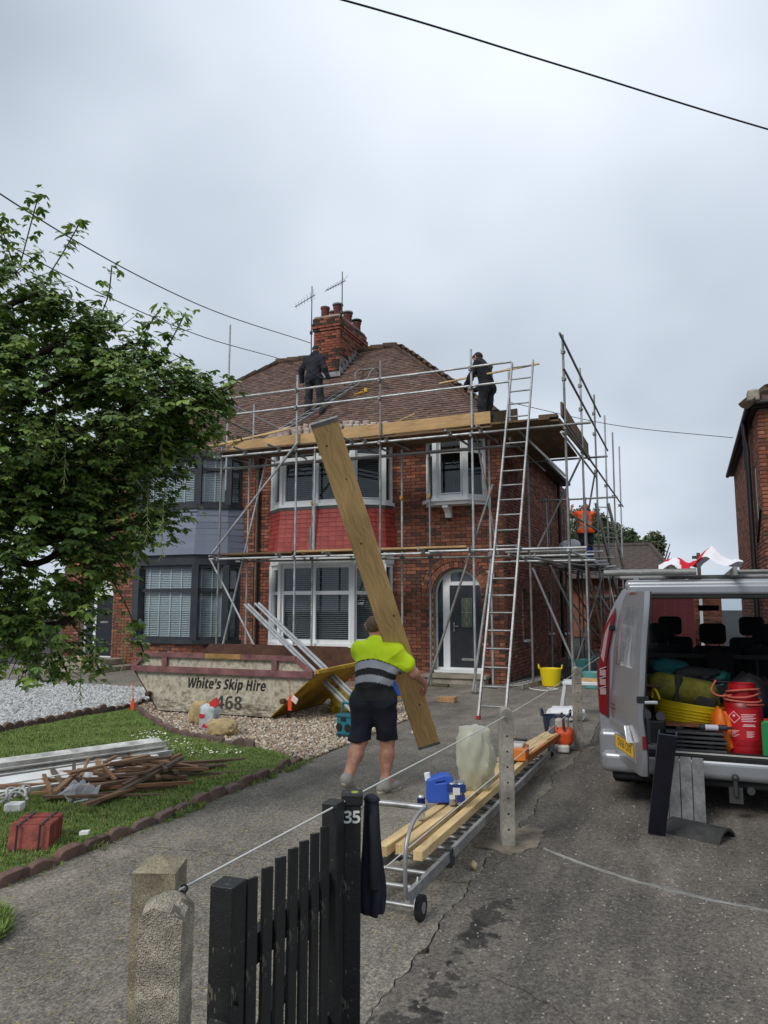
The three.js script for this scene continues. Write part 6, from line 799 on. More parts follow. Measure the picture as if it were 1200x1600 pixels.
    if (s < 0) {
      mesh('handle_bulge', ext(poly([[.08, .7], [.5, .7], [.56, .6], [.5, .64], [.08, .66]]), .03, .01).translate(.06, .04, .015), paintM, d); mesh('plate_recess', bend(new THREE.BoxGeometry(.56, .16, .006, 4, 3, 1).translate(.38, .56, .002)), chrome, d);
      const pt = canvasTex(512, 128, (c, w, h) => { c.fillStyle = '#e8b416'; c.fillRect(0, 0, w, h); c.strokeStyle = '#3a2c08'; c.lineWidth = 4; c.strokeRect(5, 5, w - 10, h - 10); c.fillStyle = '#15140f'; c.font = 'bold 96px sans-serif'; c.textAlign = 'center'; c.save(); c.translate(w / 2, 98); c.scale(.86, 1.05); c.fillText('OV66 CKG', 0, 0); c.restore(); });
      mesh('number_plate', new THREE.PlaneGeometry(.52, .112).translate(.38, .565, .0075), mat(0xffffff, .4, { map: pt }), d);
      mesh('badge', [box(.1, .012, .004, .14, .86, .02), box(.11, .012, .004, .145, .83, .02)], mat(rgb(90, 92, 96), .3, { metalness: .6 }), d);
      mesh('brake_lamp', rbox(.2, .025, .012, .005, .5, 1.79, -.085), redL, d);
    }
  }
  // seats seen from behind
  const seatM = mat(rgb(26, 26, 30), .9, { map: grain, metric: 3 }); for (const [x, w, z, y] of [[-.52, .5, -2.0, 0], [-.0, .42, -2.0, 0], [.52, .5, -2.0, 0], [-.45, .5, -2.9, .06], [.45, .5, -2.9, .06]]) { mesh('seat_back', rbox(w, .62, .16, .06, x, .95 + y, z, 0, -.1), seatM, van); mesh('headrest', rbox(.27, .22, .1, .06, x, 1.39 + y, z - .03), seatM, van); mesh('headrest_post', [rod([x - .06, 1.2 + y, z], [x - .06, 1.32 + y, z], .007), rod([x + .06, 1.2 + y, z], [x + .06, 1.32 + y, z], .007)], M.iron, van); }
  mesh('load_guard', [box(1.75, .04, .03, 0, 1.16, -1.75), box(1.75, .03, .03, 0, .8, -1.75), ...[-.8, -.4, 0, .4, .8].map(x => box(.025, .7, .025, x, .82, -1.77))], M.iron, van); mesh('mirror', rbox(.24, .07, .03, .02, 0, 1.66, -3.2), blk, van); mesh('shelf', [bounds(-.88, -.5, .95, .97, -.5, -1.6), bounds(-.88, -.86, FL, .96, -.5, -.55)], M.boardOld, van);
  for (const z of [-.3, -1.6, -2.8]) mesh('roof_bar', [rod([-.8, 1.945, z], [.8, 1.945, z], .018, .018, 12), ...[-.66, .66].map(x => box(.05, .07, .06, x, 1.915, z))], M.steelOld, van);
}
const vanW = (x, y, z) => [.23 + x, y, -6.85 + z]; // van's own axes to the world
{ // on the roof rack
  const t = ladder('ladder', 'grey ladder lying flat on the van roof rack', vanW(.35, 1.975, .2), vanW(.35, 1.975, -3.3), .42, 14, [1, 0, 0], { up: [0, 1, 0], sd: .07, m: M.steelOld });
  solo('rack_tube', rod(vanW(-.92, 1.985, -.1), vanW(-.15, 1.985, -.08), .028, .03, 14), M.steelOld, 'thick grey tube lying across the left of the van roof', 'tube');
  const g = new THREE.PlaneGeometry(.75, .5, 60, 40), p = g.attributes.position, col = new Float32Array(p.count * 3), W = rgb(226, 224, 228), Rd = rgb(196, 24, 40); for (let i = 0; i < p.count; i++) { const x = p.getX(i), y = p.getY(i), c = Math.abs(x + .1 + y * .15) < .1 || (Math.abs(y - .02) < .07 && x < .1) ? Rd : W; col.set([c.r, c.g, c.b], i * 3); const h = .13 * Math.exp(-((x - .12) ** 2) / .02 - y * y / .05) + .05 * Math.exp(-((x + .22) ** 2) / .01) + .035 * Math.sin(x * 19 + y * 9) * Math.cos(y * 13) + .03 * (vn(x * 16 + 9, y * 16 + 9, 512, 3) - .5), drop = y < -.14 ? (y + .14) * .5 * (x < -.1 ? 1.4 : .1) : 0; p.setXYZ(i, x, .06 + Math.max(0, h + .02) + drop, -y * .62); } g.setAttribute('color', new THREE.BufferAttribute(col, 3)); g.computeVertexNormals();
  const f = solo('flag', g, mat(0xffffff, .85, { vertexColors: true, side: THREE.DoubleSide }), 'crumpled white flag with a red cross lying on the van roof', 'flag'); f.position.set(...vanW(-.12, 1.97, -.2)); f.scale.set(.9, .95, .8);
}
{ // what is loaded in the back
  const at = (x, z, y = FL) => vanW(x - .21, y, z + .02);
  const gb = thing('gas_bottle', 'red propane gas bottle with rubber hose coiled round its neck', 'gas bottle', at(.37, -.28)), red = mat(rgb(176, 22, 34), .4, { map: mottle, metric: 1.5 });
  mesh('body', lathe([[0, .02], [.145, .02], [.15, .0], [.152, .055], [.146, .06], [.155, .08], [.155, .36], [.145, .41], [.11, .445], [.06, .455], [0, .456]], 36), red, gb); mesh('shroud', lathe([[.105, .44], [.108, .56], [.1, .565], [.098, .45]], 30), red, gb); mesh('valve', [rod([0, .45, 0], [0, .54, 0], .02), rod([-.04, .52, 0], [.06, .52, .03], .015)], M.brass, gb);
  const hose = mat(rgb(186, 92, 78), .7), hp = []; for (let i = 0; i <= 70; i++) { const a = i * .29, r = .125 + .03 * (i / 70) + .006 * Math.sin(i); hp.push([Math.cos(a) * r, .52 - .13 * (i / 70) + .012 * Math.sin(a * 1.3), Math.sin(a) * r]); } hp.unshift([-.2, .58, -.02], [-.24, .5, .02], [-.18, .46, .08]); mesh('hose', tubeAlong(hp, .0085, 260, 7), hose, gb);
  const lt = canvasTex(256, 256, (c, w, h) => { c.fillStyle = '#b01622'; c.fillRect(0, 0, w, h); c.strokeStyle = '#e8c8c8'; c.lineWidth = 5; c.save(); c.translate(62, 70); c.rotate(Math.PI / 4); c.strokeRect(-34, -34, 68, 68); c.restore(); c.fillStyle = '#e8c8c8'; c.beginPath(); c.arc(62, 58, 10, 0, 7); c.fill(); for (let i = 0; i < 5; i++) c.fillRect(118, 40 + i * 14, 112 - (i % 2) * 22, 6); c.fillRect(132, 124, 84, 7); c.fillRect(124, 136, 100, 6); for (let i = 0; i < 6; i++) { c.fillRect(28, 180 + i * 10, 70 - (i % 3) * 14, 4); c.fillRect(150, 182 + i * 9, 60 - (i % 2) * 16, 4); } });
  mesh('label', new THREE.CylinderGeometry(.1562, .1562, .25, 24, 1, true, -.95, 1.7).translate(0, .24, 0), mat(0xffffff, .45, { map: lt }), gb);
  const gc = thing('fuel_can', 'green plastic fuel can standing at the right of the gas bottle', 'fuel can', at(.6, -.12), -.1), grn = mat(rgb(24, 124, 68), .45); mesh('body', ext(poly([[0, 0], [.26, 0], [.27, .02], [.27, .21], [.22, .26], [.02, .27], [0, .25]], [[[.09, .2], [.2, .2], [.2, .235], [.09, .24]]]), .12, .01).translate(-.1, .01, -.06), grn, gc); mesh('cap', rod([-.07, .27, 0], [-.07, .3, 0], .024, .022, 16), mat(rgb(170, 34, 30), .5), gc);
  const yt = (label, p, r, h, c, tilt = 0) => { const t = thing('flexible_tub', label, 'tub', p), m = mat(rgb(...c), .5); const q = new THREE.Group(); mesh('tub', lathe([[0, .008], [r * .72, .0], [r * .78, .02], [r * .98, h * .95], [r * 1.03, h], [r * .97, h], [r * .92, h * .94], [r * .72, .025], [0, .02]], 36), m, t); for (const s of [-1, 1]) mesh('handle', tubeAlong([[s * r, h * .97, -.07], [s * r * 1.06, h + .05, -.045], [s * r * 1.08, h + .075, 0], [s * r * 1.06, h + .05, .045], [s * r, h * .97, .07]], .012, 20, 8), m, t); t.rotation.z = tilt; return t; };
  const tub = yt('yellow flexible tub inside the van under the olive bag', at(-.08, -.58, FL + .05), .33, .3, [222, 196, 24], -.14); tub.rotation.y = .5; for (let i = 0; i < 9; i++) mesh('ridge', new THREE.TorusGeometry(.33 * (.79 + .2 * (i + 1) / 10), .0035, 5, 40).rotateX(Math.PI / 2).translate(0, .03 + i * .027, 0), tub.children[0].material, tub);
  yt('yellow flexible tub standing beside the brick side wall', [-2.76, .0, -16.0], .23, .37, [232, 206, 20]); yt('tall teal tub standing behind the downpipe', [-2.42, 0, -18.2], .26, .42, [70, 128, 124]); yt('teal tub standing near the white step platform', [-1.88, 0, -15.9], .23, .33, [96, 158, 154]); yt('dark navy bucket behind the orange leaf blower', [-1.63, 0, -9.75], .17, .3, [36, 44, 66]);
  const bag = thing('tool_bag', 'olive green and black canvas tool bag lying on the yellow tub', 'tool bag', at(-.1, -.72, .82), .05); mesh('bag', jitterGeo(rbox(.62, .24, .26, .1, 0, .08, 0, 0, 0, -.16, 6), .022, 7), mat(rgb(112, 112, 36), .9, { map: grain, metric: 4 }), bag); mesh('strap', [rbox(.06, .3, .29, .02, -.06, .09, 0, 0, 0, -.16), rbox(.2, .14, .28, .05, .18, .0, .015, 0, 0, -.3)], mat(rgb(44, 42, 40), .9), bag); mesh('patch', rbox(.12, .04, .01, .004, -.17, .17, .128, 0, 0, -.16), M.blackPlastic, bag);
  const cr = thing('storage_crate', 'black plastic crate standing behind the tool bag in the van', 'crate', at(.0, -1.15)); mesh('crate', rbox(1.1, .5, .5, .03, 0, .25, 0), M.blackPlastic, cr); mesh('lid', rbox(1.14, .03, .53, .01, 0, .51, 0), M.blackPlastic, cr);
  sack('teal crumpled jacket heaped at the left above the olive bag', at(-.23, -1.05, FL + .53), [.16, .09, .13], .3, mat(rgb(40, 112, 116), .9), 1, 'crumpled_jacket'); sack('teal rag at the right end above the olive bag', at(.2, -1.0, FL + .46), [.11, .08, .1], -.4, mat(rgb(34, 100, 100), .9), 1, 'crumpled_jacket'); sack('dark grey heap of clothing between the two teal rags', at(.02, -.98, FL + .5), [.2, .07, .14], .2, mat(rgb(44, 44, 50), .9), 1, 'crumpled_jacket'); sack('brown hessian bag at the left behind the yellow tub', at(-.5, -.75, FL + .2), [.14, .2, .16], .2, mat(rgb(92, 78, 62), .95), 1, 'hessian_bag'); sack('black bin bag behind the gas bottle', at(.5, -.75, FL), [.24, .3, .22], .5, mat(rgb(36, 36, 40), .4), 1, 'bin_bag'); sack('blue rolled sheet at the far right of the van load', at(.72, -.5, FL), [.12, .26, .2], .1, mat(rgb(44, 70, 120), .7), 1, 'rolled_sheet'); sack('small dark jacket with a red collar at the back of the van', at(.24, -1.25, FL + .54), [.12, .13, .09], .2, mat(rgb(38, 32, 36), .9), 1, 'crumpled_jacket');
  const ts = thing('slate_stack', 'stack of dark grey flat tiles on the van floor edge', 'tile stack', at(-.02, -.17), .03), sl = [mat(rgb(72, 74, 78), .6, { map: mottle, metric: 3 }), mat(rgb(58, 60, 62), .6, { map: mottle, metric: 3 })]; for (let i = 0; i < 5; i++) mesh('slate', rbox(.46, .02, .3, .005, rr(-.015, .02), .02 + i * .036, rr(-.02, .02), rr(-.03, .03)), sl[i & 1], ts); mesh('packing', [box(.06, .2, .26, -.12, .1, -.02), box(.06, .19, .25, .12, .1, -.02)], M.blackPlastic, ts);
  solo('copper_sheet', jitterGeo(box(.3, .015, .18), .006, 12).translate(...at(-.1, -.2, FL + .205)), mat(rgb(160, 104, 84), .5, { metalness: .4, map: mottle, metric: 4 }), 'brown copper-coloured sheet lying on top of the slate stack', 'sheet');
  { const t = thing('sealant_tube', 'dark sealant cartridge with white label lying on the slates', 'cartridge', at(.13, -.05, FL + .215), .15); mesh('tube', rod([-.11, 0, 0], [.1, 0, 0], .024, .024, 18), mat(rgb(40, 40, 52), .5), t); mesh('label', new THREE.CylinderGeometry(.0245, .0245, .1, 18, 1, true).rotateZ(Math.PI / 2).translate(-.02, 0, 0), mat(rgb(196, 190, 200), .5), t); mesh('nozzle', rod([.1, 0, 0], [.15, 0, 0], .014, .008, 12), M.blackPlastic, t); }
  sack('orange plastic carrier bag squeezed beside the gas bottle', at(.19, -.2, FL), [.07, .18, .08], .4, mat(rgb(222, 110, 28), .45), 1, 'carrier_bag');
  { const t = thing('tool_case', 'black open tool box at the left of the slates', 'tool box', at(-.42, -.25), .25); mesh('box', rbox(.28, .24, .34, .02, 0, .12, 0), M.blackPlastic, t); mesh('reel', [rod([-.04, .28, .1], [-.04, .28, .16], .06, .06, 20), rod([.1, .27, .1], [.1, .27, .15], .04, .04, 16)], mat(rgb(96, 98, 102), .5), t); mesh('clamp', jitterGeo(rbox(.16, .05, .1, .02, 0, .03, .22, 0, 0, 0, 4), .015, 12), M.steelOld, t); }
  solo('navy_gutter_length', ext(poly([[-.06, 0], [.06, 0], [.06, .05], [.05, .05], [.05, .01], [-.05, .01], [-.05, .05], [-.06, .05]]), .98).rotateX(-rad(56)).translate(0, .01, .32).rotateZ(-.09).rotateY(.1).translate(-.33, 0, -6.36), mat(rgb(24, 28, 46), .5, { map: mottle, metric: 2 }), 'dark navy plastic gutter length leaning from the van sill to the ground', 'gutter');
  { const t = thing('lead_sheet', 'grey ribbed sheet propped upright against the van bumper', 'sheet', [-.12, 0, -6.5], -.05); for (let i = 0; i < 4; i++) mesh('panel', rbox(.085, .5, .012, .004, -.14 + i * .09, .25, (i % 2) * .008, 0, -.1), mat(rgb(126, 128, 130), .7, { map: mottle, metric: 3 }), t); }
  { const g = new THREE.CylinderGeometry(.17, .17, .42, 28, 1, true, -1.05, 2.1).rotateX(-Math.PI / 2), t = thing('ridge_tile', 'dark curved ridge tile lying on the tarmac behind the van', 'ridge tile', [-.01, -.085, -6.2], 1.15); const g2 = new THREE.CylinderGeometry(.155, .155, .42, 28, 1, true, -1.05, 2.1).rotateX(-Math.PI / 2); const end = z => { const s = new THREE.Shape(); s.absarc(0, 0, .17, Math.PI / 2 - 1.05, Math.PI / 2 + 1.05); s.absarc(0, 0, .155, Math.PI / 2 + 1.05, Math.PI / 2 - 1.05, true); return new THREE.ShapeGeometry(s).translate(0, 0, z); }; mesh('tile', [ext((() => { const s = new THREE.Shape(); s.absarc(0, 0, .17, Math.PI / 2 - 1.05, Math.PI / 2 + 1.05); s.absarc(0, 0, .155, Math.PI / 2 + 1.05, Math.PI / 2 - 1.05, true); return s; })(), .42, .003).translate(0, 0, -.21)], mat(rgb(62, 62, 62), .85, { map: mottle, metric: 3 }), t); }
  // beside the drive
  const lb = thing('leaf_blower', 'orange leaf blower with long grey nozzle lying by the boundary post', 'leaf blower', [-1.5, 0, -9.0], .1), orange = mat(rgb(204, 74, 30), .5); mesh('body', rbox(.2, .2, .28, .07, .09, .17, -.05, 0, 0, 0, 4), orange, lb); mesh('fan_case', rod([-.09, .17, -.06], [.0, .17, -.06], .1, .1, 24), orange, lb); mesh('nozzle', rod([-.05, .3, -.25], [-.04, .06, .5], .045, .036, 18), mat(rgb(74, 76, 78), .5), lb); mesh('mouth', rod([-.04, .0605, .498], [-.0398, .0585, .506], .03, .03, 16), mat(rgb(12, 12, 12), 1), lb); mesh('engine', jitterGeo(rbox(.16, .12, .14, .03, .05, .3, -.15, 0, 0, 0, 3), .01, 16), mat(rgb(176, 170, 160), .6), lb); mesh('tank', rbox(.13, .08, .1, .02, .08, .05, .1), mat(rgb(214, 212, 204), .5), lb); mesh('handle', tubeAlong([[.05, .34, -.2], [.06, .42, -.08], [.08, .38, .06], [.09, .26, .1]], .016, 20, 8), M.blackPlastic, lb);
  const hp2 = thing('step_platform', 'white folding step platform standing behind the far boundary post', 'platform', [-1.6, 0, -12.0], .1), wh = mat(rgb(214, 216, 218), .45); mesh('deck', rbox(.75, .05, .4, .01, .1, .5, 0), wh, hp2); for (const [x, z] of [[-.24, .17], [-.24, -.17], [.44, .17], [.44, -.17]]) { mesh('leg', bar([x, .5, z], [x + (x < 0 ? -.08 : .08), .03, z * 1.15], .03, .04), wh, hp2); mesh('foot', box(.05, .05, .05, x + (x < 0 ? -.08 : .08), .025, z * 1.15), mat(rgb(60, 140, 190), .6), hp2); } mesh('stretcher', [bar([-.29, .25, .18], [-.29, .25, -.18], .02, .03), bar([.49, .25, .18], [.49, .25, -.18], .02, .03)], wh, hp2);
  solo('short_plank', rbox(.6, .035, .22, .004, -1.42, .545, -12.0, -.15), M.board, 'short plank lying on top of the white step platform', 'plank');
  sack('white plastic sack slumped under the step platform', [-1.75, 0, -11.4], [.26, .1, .2], .3, mat(rgb(214, 216, 218), .5), 1, 'plastic_sack');
  ladder('ladder', 'aluminium ladder section lying on the ground along the side wall', [-3.35, .06, -15.1], [-2.95, .06, -17.6], .36, 10, [1, 0, .16], { up: [0, 1, 0], sd: .075 });
  solo('white_hose', tubeAlong([[-3.2, .02, -15.7], [-3.0, .012, -15.2], [-2.7, .012, -15.05], [-2.5, .02, -15.3], [-2.75, .012, -15.5]], .012, 40, 6), mat(rgb(206, 206, 200), .6), 'white hose end curling on the concrete beside the ground ladder', 'hose');
  sack('white rubble bag standing on the lower side platform', [-2.75, 2.86, -19.4], [.26, .26, .24], .2, mat(rgb(206, 208, 210), .7), 1, 'builders_bag');
  { const t = thing('bucket', 'blue bucket standing on the lower side platform beside the white bag', 'bucket', [-2.33, 2.86, -19.5]); mesh('bucket', lathe([[0, 0], [.11, 0], [.14, .28], [.15, .29], [.135, .285], [.1, .02], [0, .015]], 24), mat(rgb(24, 62, 160), .5), t); mesh('handle', new THREE.TorusGeometry(.14, .006, 6, 20, 3.14).rotateX(-.7).translate(0, .28, 0), M.alu, t); }
  solo('short_block', box(.3, .05, .12, -4.85, .03, -15.0), M.boardGrey, 'short grey offcut lying before the doorstep', 'offcut');
}
// ---------------------------------------------------------------- house on the right
{
  const t = thing('brick_house', 'red brick house with black gutter at the right edge behind the van', 'house'), X = 1.44, ops = [{ u0: .9, u1: 1.25, v0: 3.4, v1: 4.6 }];
  mesh('wall', [bounds(X + .03, 9, -.3, 5.6, -16.03, -16.3), bounds(X + .03, X + .3, -.3, 5.6, -16.31, -24), bounds(X + .03, 9, -.3, 5.6, -24, -24.3)], M.mortarDark, t);
  brickFace(t, [X, 0, -16], [1, 0], [0, 1], 0, 5.55, minus(0, 3, []), P => Math.abs(P[1] - 4.2) + (P[0] - X) * 2, 1.05);
  brickFace(t, [X, 0, -23.9], [0, 1], [-1, 0], 0, 5.55, minus(0, 7.9, ops.map(q => ({ ...q, u0: 7.9 - q.u1, u1: 7.9 - q.u0 }))), P => Math.abs(P[1] - 4.2) + (-16 - P[2]) * .8);
  mesh('window', bounds(X + .0, X + .04, 3.4, 4.6, -16.9, -17.25), mat(rgb(52, 60, 66), .1), t); mesh('window_frame', [bounds(X - .01, X + .05, 3.36, 3.42, -16.86, -17.29), bounds(X - .01, X + .05, 4.58, 4.64, -16.86, -17.29), bounds(X - .011, X + .05, 3.42, 4.58, -16.86, -16.91), bounds(X - .011, X + .05, 3.42, 4.58, -17.24, -17.29)], mat(rgb(70, 58, 52), .7), t);
  mesh('soffit', [bounds(X - .1, 9, 5.56, 5.66, -15.85, -24.4)], M.blackPlastic, t); mesh('gutter', [rod([X - .15, 5.64, -15.8], [X - .15, 5.58, -24.4], .055), rod([X - .15, 5.64, -15.8], [9, 5.64, -15.8], .055)], M.blackPlastic, t);
  mesh('downpipe', [tubeAlong([[X - .15, 5.6, -17.3], [X - .15, 5.3, -17.3], [X - .11, 5.0, -17.3], [X - .11, 4.6, -17.3]], .045, 20), rod([X - .11, 0, -17.3], [X - .11, 4.7, -17.3], .045), rod([X - .12, 4.6, -17.5], [X - .12, 5.75, -17.5], .055), rod([X - .1, 0, -17.52], [X - .1, 4.7, -17.52], .055), rod([X - .02, 3.6, -16.2], [X - .02, 3.0, -17.2], .03)], M.blackPlastic, t);
  const rp = (a, b, c, d) => { const g = new THREE.BufferGeometry(); g.setAttribute('position', new THREE.Float32BufferAttribute([...a, ...b, ...c, ...a, ...c, ...d], 3)); g.computeVertexNormals(); g.setAttribute('uv', new THREE.Float32BufferAttribute(new Float32Array(12), 2)); return g; };
  mesh('roof', [rp([X - .16, 5.68, -15.8], [9, 5.68, -15.65], [9, 9, -20], [5.2, 9, -20]), rp([X - .16, 5.68, -24.4], [X - .16, 5.68, -15.8], [5.2, 9, -20], [5.2, 9, -20.01])], mat(rgb(92, 72, 64), .9, { map: mottle, metric: 2, side: THREE.DoubleSide }), t);
  for (let i = 0; i < 12; i++) mesh('hip_tile', new THREE.CylinderGeometry(.13, .14, .42, 8, 1, false, -1.6, 3.2).rotateX(Math.PI / 2), M.boardGrey, t, [X - .12 + i * .32, 5.75 + i * .276, -15.8 - i * .36]).lookAt(X - .3 + i * .32 + 1, 5.75 + i * .276 + .86, -15.68 - i * .36 - 1.12);
  mesh('mortar_fillet', rbox(.22, .24, .3, .05, X - .06, 5.78, -15.85), M.concrete, t);
}
// ---------------------------------------------------------------- background beyond the drive
{
  const t = thing('bungalow', 'low house with dark brown tiled roof behind the side scaffold', 'house'), rm = mat(rgb(84, 74, 70), .9, { map: mottle, metric: 1.5 });
  mesh('wall', bounds(-14, -.9, 0, 3.2, -41, -48), mat(rgb(140, 90, 72), .95, { map: mottle, metric: 1 }), t);
  for (let r = 0; r < 16; r++) { const k = r / 16, x1 = -.5 - k * 1.3; mesh('tile_course', box(x1 + 15, .05, .28, (x1 - 15) / 2, 3.15 + k * 1.85, -40.2 - k * 3.3, 0, .55), rm, t); }
  mesh('ridge', rod([-14, 5.02, -43.5], [-1.8, 5.02, -43.5], .14), rm, t); mesh('hip', [rod([-1.8, 5.0, -43.5], [-.45, 3.15, -40.1], .13)], rm, t);
  mesh('roof_back', [bar([-8, 3.1, -40.3], [-8, 4.95, -43.5], 12, .04)], rm, t);
  const b = thing('brick_garden_wall', 'brick wall closing the drive behind the scaffold', 'wall'); mesh('wall', bounds(-3.6, 1.1, 0, 1.98, -29.03, -29.28), M.mortarDark, b); brickFace(b, [0, 0, -29], [1, 0], [0, 1], 0, 1.95, () => [[-3.6, 1.1]]); mesh('coping', bounds(-3.65, 1.15, 1.98, 2.06, -28.96, -29.33), M.concrete, b);
  const g = thing('garage_door', 'dark red garage door at the end of the shared drive', 'garage door', [-.9, 0, -27.6]); for (let i = 0; i < 7; i++) mesh('panel', box(.3, 2.0, .04, -.93 + i * .31, 1.0, (i & 1) * .01), mat(rgb(104, 34, 38), .7), g); mesh('frame', [box(2.3, .12, .08, 0, 2.06, .02), box(.1, 2.0, .08, -1.14, 1.0, .02), box(.1, 2.0, .08, 1.3, 1.0, .02)], M.upvc, g);
  const p = thing('utility_pole', 'short dark utility pole on the skyline above the van', 'pole', [.79, 0, -54.3]); mesh('pole', rod([0, 0, 0], [0, 5.2, 0], .15, .12), M.boardGrey, p); mesh('fitting', box(.5, .2, .2, -.15, 4.9, 0), M.iron, p);
}
// ---------------------------------------------------------------- trees
const leafShape = (() => { const g = new THREE.BufferGeometry(); g.setAttribute('position', new THREE.Float32BufferAttribute([0, 0, 0, .22, .1, .38, .24, .05, .7, 0, -.06, 1, -.24, .05, .7, -.22, .1, .38, 0, 0, .5], 3)); g.setIndex([0, 1, 6, 1, 2, 6, 2, 3, 6, 3, 4, 6, 4, 5, 6, 5, 0, 6]); g.computeVertexNormals(); g.setAttribute('uv', new THREE.Float32BufferAttribute(new Float32Array(14), 2)); return g; })();
const trifol = join([-.95, 0, .95].map((a, i) => leafShape.clone().scale(i === 1 ? 1.05 : .9, 1, i === 1 ? 1.1 : .92).rotateX(.15).rotateY(a)));
const leafMats = [[114, 144, 58], [94, 126, 50], [146, 170, 74], [80, 110, 48]].map(c => mat(rgb(...c), .55, { phys: true, transmission: .38, thickness: 0, side: THREE.DoubleSide }));
{
  const t = thing('laburnum_tree', 'leafy tree with hanging seed pods filling the left edge', 'tree'), bark = mat(rgb(62, 52, 42), .95, { map: mottle, metric: 3 });
  const blobs = [[-4.35, 3.1, -4.0, .62, 1.0], [-3.7, 3.2, -4.25, .42, .8], [-4.62, 3.85, -3.75, .45, .75], [-4.55, 2.0, -4.1, .55, .85], [-4.12, 2.3, -4.3, .36, .5], [-3.42, 3.15, -4.4, .3, .45], [-4.9, 2.9, -3.6, .8, 1.4], [-3.85, 2.75, -4.4, .28, .3], [-4.35, 1.55, -4.15, .35, .45], [-5.5, 3.2, -3.2, .8, 1.1], [-4.75, 2.55, -3.9, .55, 1.0], [-4.35, 2.6, -4.1, .42, .8], [-4.95, 1.7, -3.8, .5, .7], [-4.3, 3.6, -3.95, .4, .55], [-3.95, 3.55, -4.15, .3, .35], [-3.7, 2.35, -4.5, .14, .1]];
  const trunk = [-5.9, 0, -3.1]; mesh('trunk', tubeAlong([trunk, [-5.85, .8, -3.15], [-5.6, 1.6, -3.3], [-5.3, 2.3, -3.5]], .11, 24, 9), bark, t);
  const limbs = [], ends = []; for (const [x, y, z, r] of blobs) { const s = [-5.45 + rr(-.2, .2), rr(1.7, 2.4), -3.4], m = [(s[0] + x) / 2, (s[1] + y) / 2 + rr(.0, .2), (s[2] + z) / 2 + rr(-.15, .15)]; mesh('limb', tubeAlong([s, m, [x, y, z], [x + r * .6, y + r * .35, z - r * .25]], .026, 24, 6), bark, t); }
  const spots = []; const tw = []; let total = 0; for (const b of blobs) total += b[4];
  for (const [x, y, z, r, wgt] of blobs) { const n = Math.round(1950 * wgt / total); for (let i = 0; i < n; i++) { let v; do v = V(rr(-1, 1), rr(-1, 1), rr(-1, 1)); while (v.length() > 1); const rad0 = Math.pow(v.length(), .55); v.normalize().multiplyScalar(rad0 * r * 1.05); const e = V(x + v.x, y + v.y * 1.0, z + v.z), dir = v.clone().normalize().add(V(.35, -.15, -.1)).normalize(), L = rr(.12, .3), s = e.clone().addScaledVector(dir, -L * .5), f = e.clone().addScaledVector(dir, L * .5); f.y -= .03; tw.push(rod([s.x, s.y, s.z], [f.x, f.y, f.z], .005, .002, 4)); for (let k = 0; k < 11; k++) { const p = s.clone().lerp(f, rnd()); p.add(V(rr(-.045, .045), rr(-.05, .04), rr(-.045, .045))); spots.push([p, dir]); } } }
  // sprays that reach out against the sky and down over the drive
  for (const [a, b, n] of [[[-4.35, 4.2, -3.95], [-4.08, 4.55, -3.95], 14], [[-4.05, 3.75, -4.1], [-3.88, 4.22, -4.08], 9], [[-3.62, 3.45, -4.3], [-3.36, 3.86, -4.3], 16], [[-3.5, 3.1, -4.4], [-3.05, 3.32, -4.5], 20], [[-3.8, 3.5, -4.2], [-3.55, 3.9, -4.25], 16], [[-4.5, 4.2, -3.8], [-4.35, 4.75, -3.8], 14], [[-3.6, 2.95, -4.45], [-3.3, 2.85, -4.55], 10], [[-3.8, 2.35, -4.45], [-3.42, 2.4, -4.6], 9], [[-4.0, 1.9, -4.35], [-3.75, 1.35, -4.45], 18], [[-4.25, 1.6, -4.2], [-4.0, 1.2, -4.3], 16], [[-4.5, 4.1, -3.8], [-4.62, 4.55, -3.7], 14]]) { const A = V(...a), B = V(...b), d = B.clone().sub(A).normalize(); { const m = A.clone().lerp(B, .5).add(V(rr(-.05, .05), rr(-.02, .05), rr(-.04, .04))); tw.push(tubeAlong([a, [m.x, m.y, m.z], b], .005, 10, 5)); } for (let k = 0; k < n * 2.4; k++) { const p = A.clone().lerp(B, .12 + .92 * Math.pow(k / n / 2.4, .6)); p.add(V(rr(-.075, .075), rr(-.05, .05), rr(-.06, .06))); spots.push([p, d]); } }
  mesh('twigs', tw, bark, t).userData.kind = 'stuff';
  spots.sort((p, q) => p[0].distanceToSquared(camera.position) - q[0].distanceToSquared(camera.position));
  const place = (o, [p, d]) => { o.position.copy(p); const out = d.clone().add(V(rr(-.9, .9), rr(-.5, .3), rr(-.9, .9))).normalize(); o.rotation.set(rr(-.1, .75), Math.atan2(out.x, out.z), rr(-.45, .45), 'YXZ'); const s = rr(.034, .06) * (rnd() < .3 ? 1.45 : 1); o.scale.set(s, s, s); };
  const crown = new THREE.Group(); crown.name = 'crown'; t.add(crown); const step = 9;
  const rest = [[], [], [], []]; let made = 0; spots.forEach((s, i) => { if (i % step === 0 && made < 300) { const o = mesh('leaf', trifol, leafMats[i & 3], crown); place(o, s); made++; } else rest[Math.floor(rnd() * 4)].push(s); });
  const dmy = new THREE.Object3D(); rest.forEach((R, k) => { const im = new THREE.InstancedMesh(trifol, leafMats[k], R.length); R.forEach((s, i) => { place(dmy, s); dmy.updateMatrix(); im.setMatrixAt(i, dmy.matrix); }); im.name = 'foliage'; im.castShadow = im.receiveShadow = true; im.userData.kind = 'stuff'; crown.add(im); });
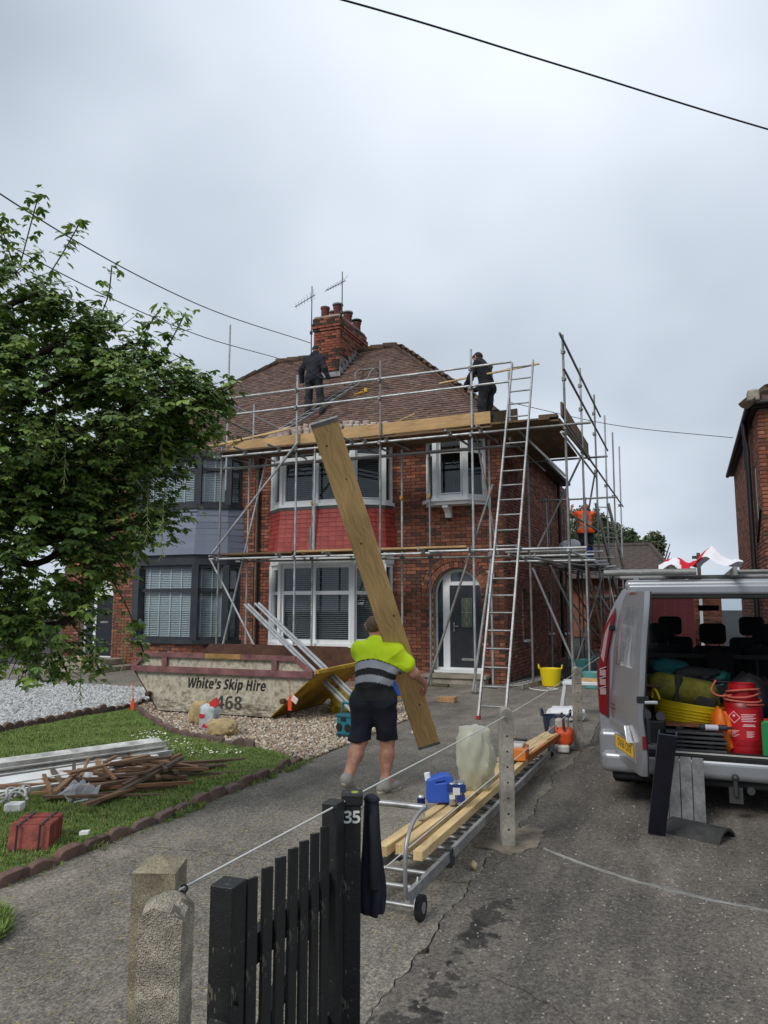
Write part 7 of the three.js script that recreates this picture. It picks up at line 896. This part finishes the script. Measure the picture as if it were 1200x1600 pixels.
  // seed pods hanging in loose bunches
  const pods = []; for (const [x, y, z] of [[-4.0, 3.0, -3.75], [-4.1, 2.85, -3.7], [-3.95, 2.75, -3.8], [-3.5, 2.35, -4.3], [-3.6, 2.45, -4.25], [-4.2, 1.45, -4.0], [-3.98, 1.45, -4.2], [-4.35, 1.5, -3.95], [-3.8, 1.55, -4.3], [-4.6, 2.3, -3.7], [-3.45, 2.95, -4.2], [-4.4, 3.3, -3.6], [-3.72, 2.15, -4.3], [-4.05, 1.25, -4.15]]) { const L = rr(.18, .34); pods.push(rod([x, y + .1, z], [x + .01, y - L, z], .0022, .0012, 4)); for (let i = 0; i < 13; i++) { const yy = y - L * i / 13, a = rnd() * 6.3, q = .03, e = [x + Math.cos(a) * q, yy - rr(.03, .055), z + Math.sin(a) * q]; pods.push(rod([x, yy, z], e, .0042, .0022, 4)); } } mesh('seed_pods', pods, mat(rgb(136, 146, 94), .7), t).userData.kind = 'stuff';
}
function farTree(label, x, z, h, r, col, n) { // distant broadleaf crown of small clumps
  const t = thing('distant_tree', label, 'tree', [x, 0, z]), bark = M.boardGrey; mesh('trunk', rod([0, 0, 0], [0, h * .6, 0], .25, .1), bark, t); for (let i = 0; i < 5; i++) mesh('limb', rod([0, h * .4, 0], [rr(-r, r) * .6, h * rr(.6, .9), rr(-r, r) * .6], .09, .03), bark, t);
  const clump = join([...Array(9)].map(() => leafShape.clone().rotateX(rnd() * 6).rotateY(rnd() * 6).translate(rr(-.6, .6), rr(-.6, .6), rr(-.6, .6)))), im = new THREE.InstancedMesh(clump, mat(0xffffff, .7, { side: THREE.DoubleSide }), n), o = new THREE.Object3D();
  const lobes = [...Array(9)].map(() => [rr(-r, r) * .65, h * rr(.5, .88), rr(-r, r) * .6, r * rr(.35, .55)]); for (let i = 0; i < n; i++) { const l = pick(lobes); let v; do v = V(rr(-1, 1), rr(-1, 1), rr(-1, 1)); while (v.length() > 1); v.setLength(Math.pow(v.length(), .5)); o.position.set(l[0] + v.x * l[3], l[1] + v.y * l[3] - (rnd() < .12 ? rnd() * .6 : 0), l[2] + v.z * l[3]); o.rotation.set(rnd() * 6, rnd() * 6, 0); o.scale.setScalar(rr(.14, .26)); o.updateMatrix(); im.setMatrixAt(i, o.matrix); const j = rr(.75, 1.2); im.setColorAt(i, rgb(col[0] * j, col[1] * j, col[2] * j)); }
  im.name = 'crown'; im.userData.kind = 'stuff'; im.castShadow = true; t.add(im);
}
farTree('grey-green tree on the skyline just right of the scaffold', -5.3, -52, 8.1, 2.6, [78, 92, 62], 2600); farTree('lower drooping tree on the skyline above the brown roof', -2.0, -53, 6.5, 1.9, [84, 96, 66], 1800);

renderer.render(scene, camera);
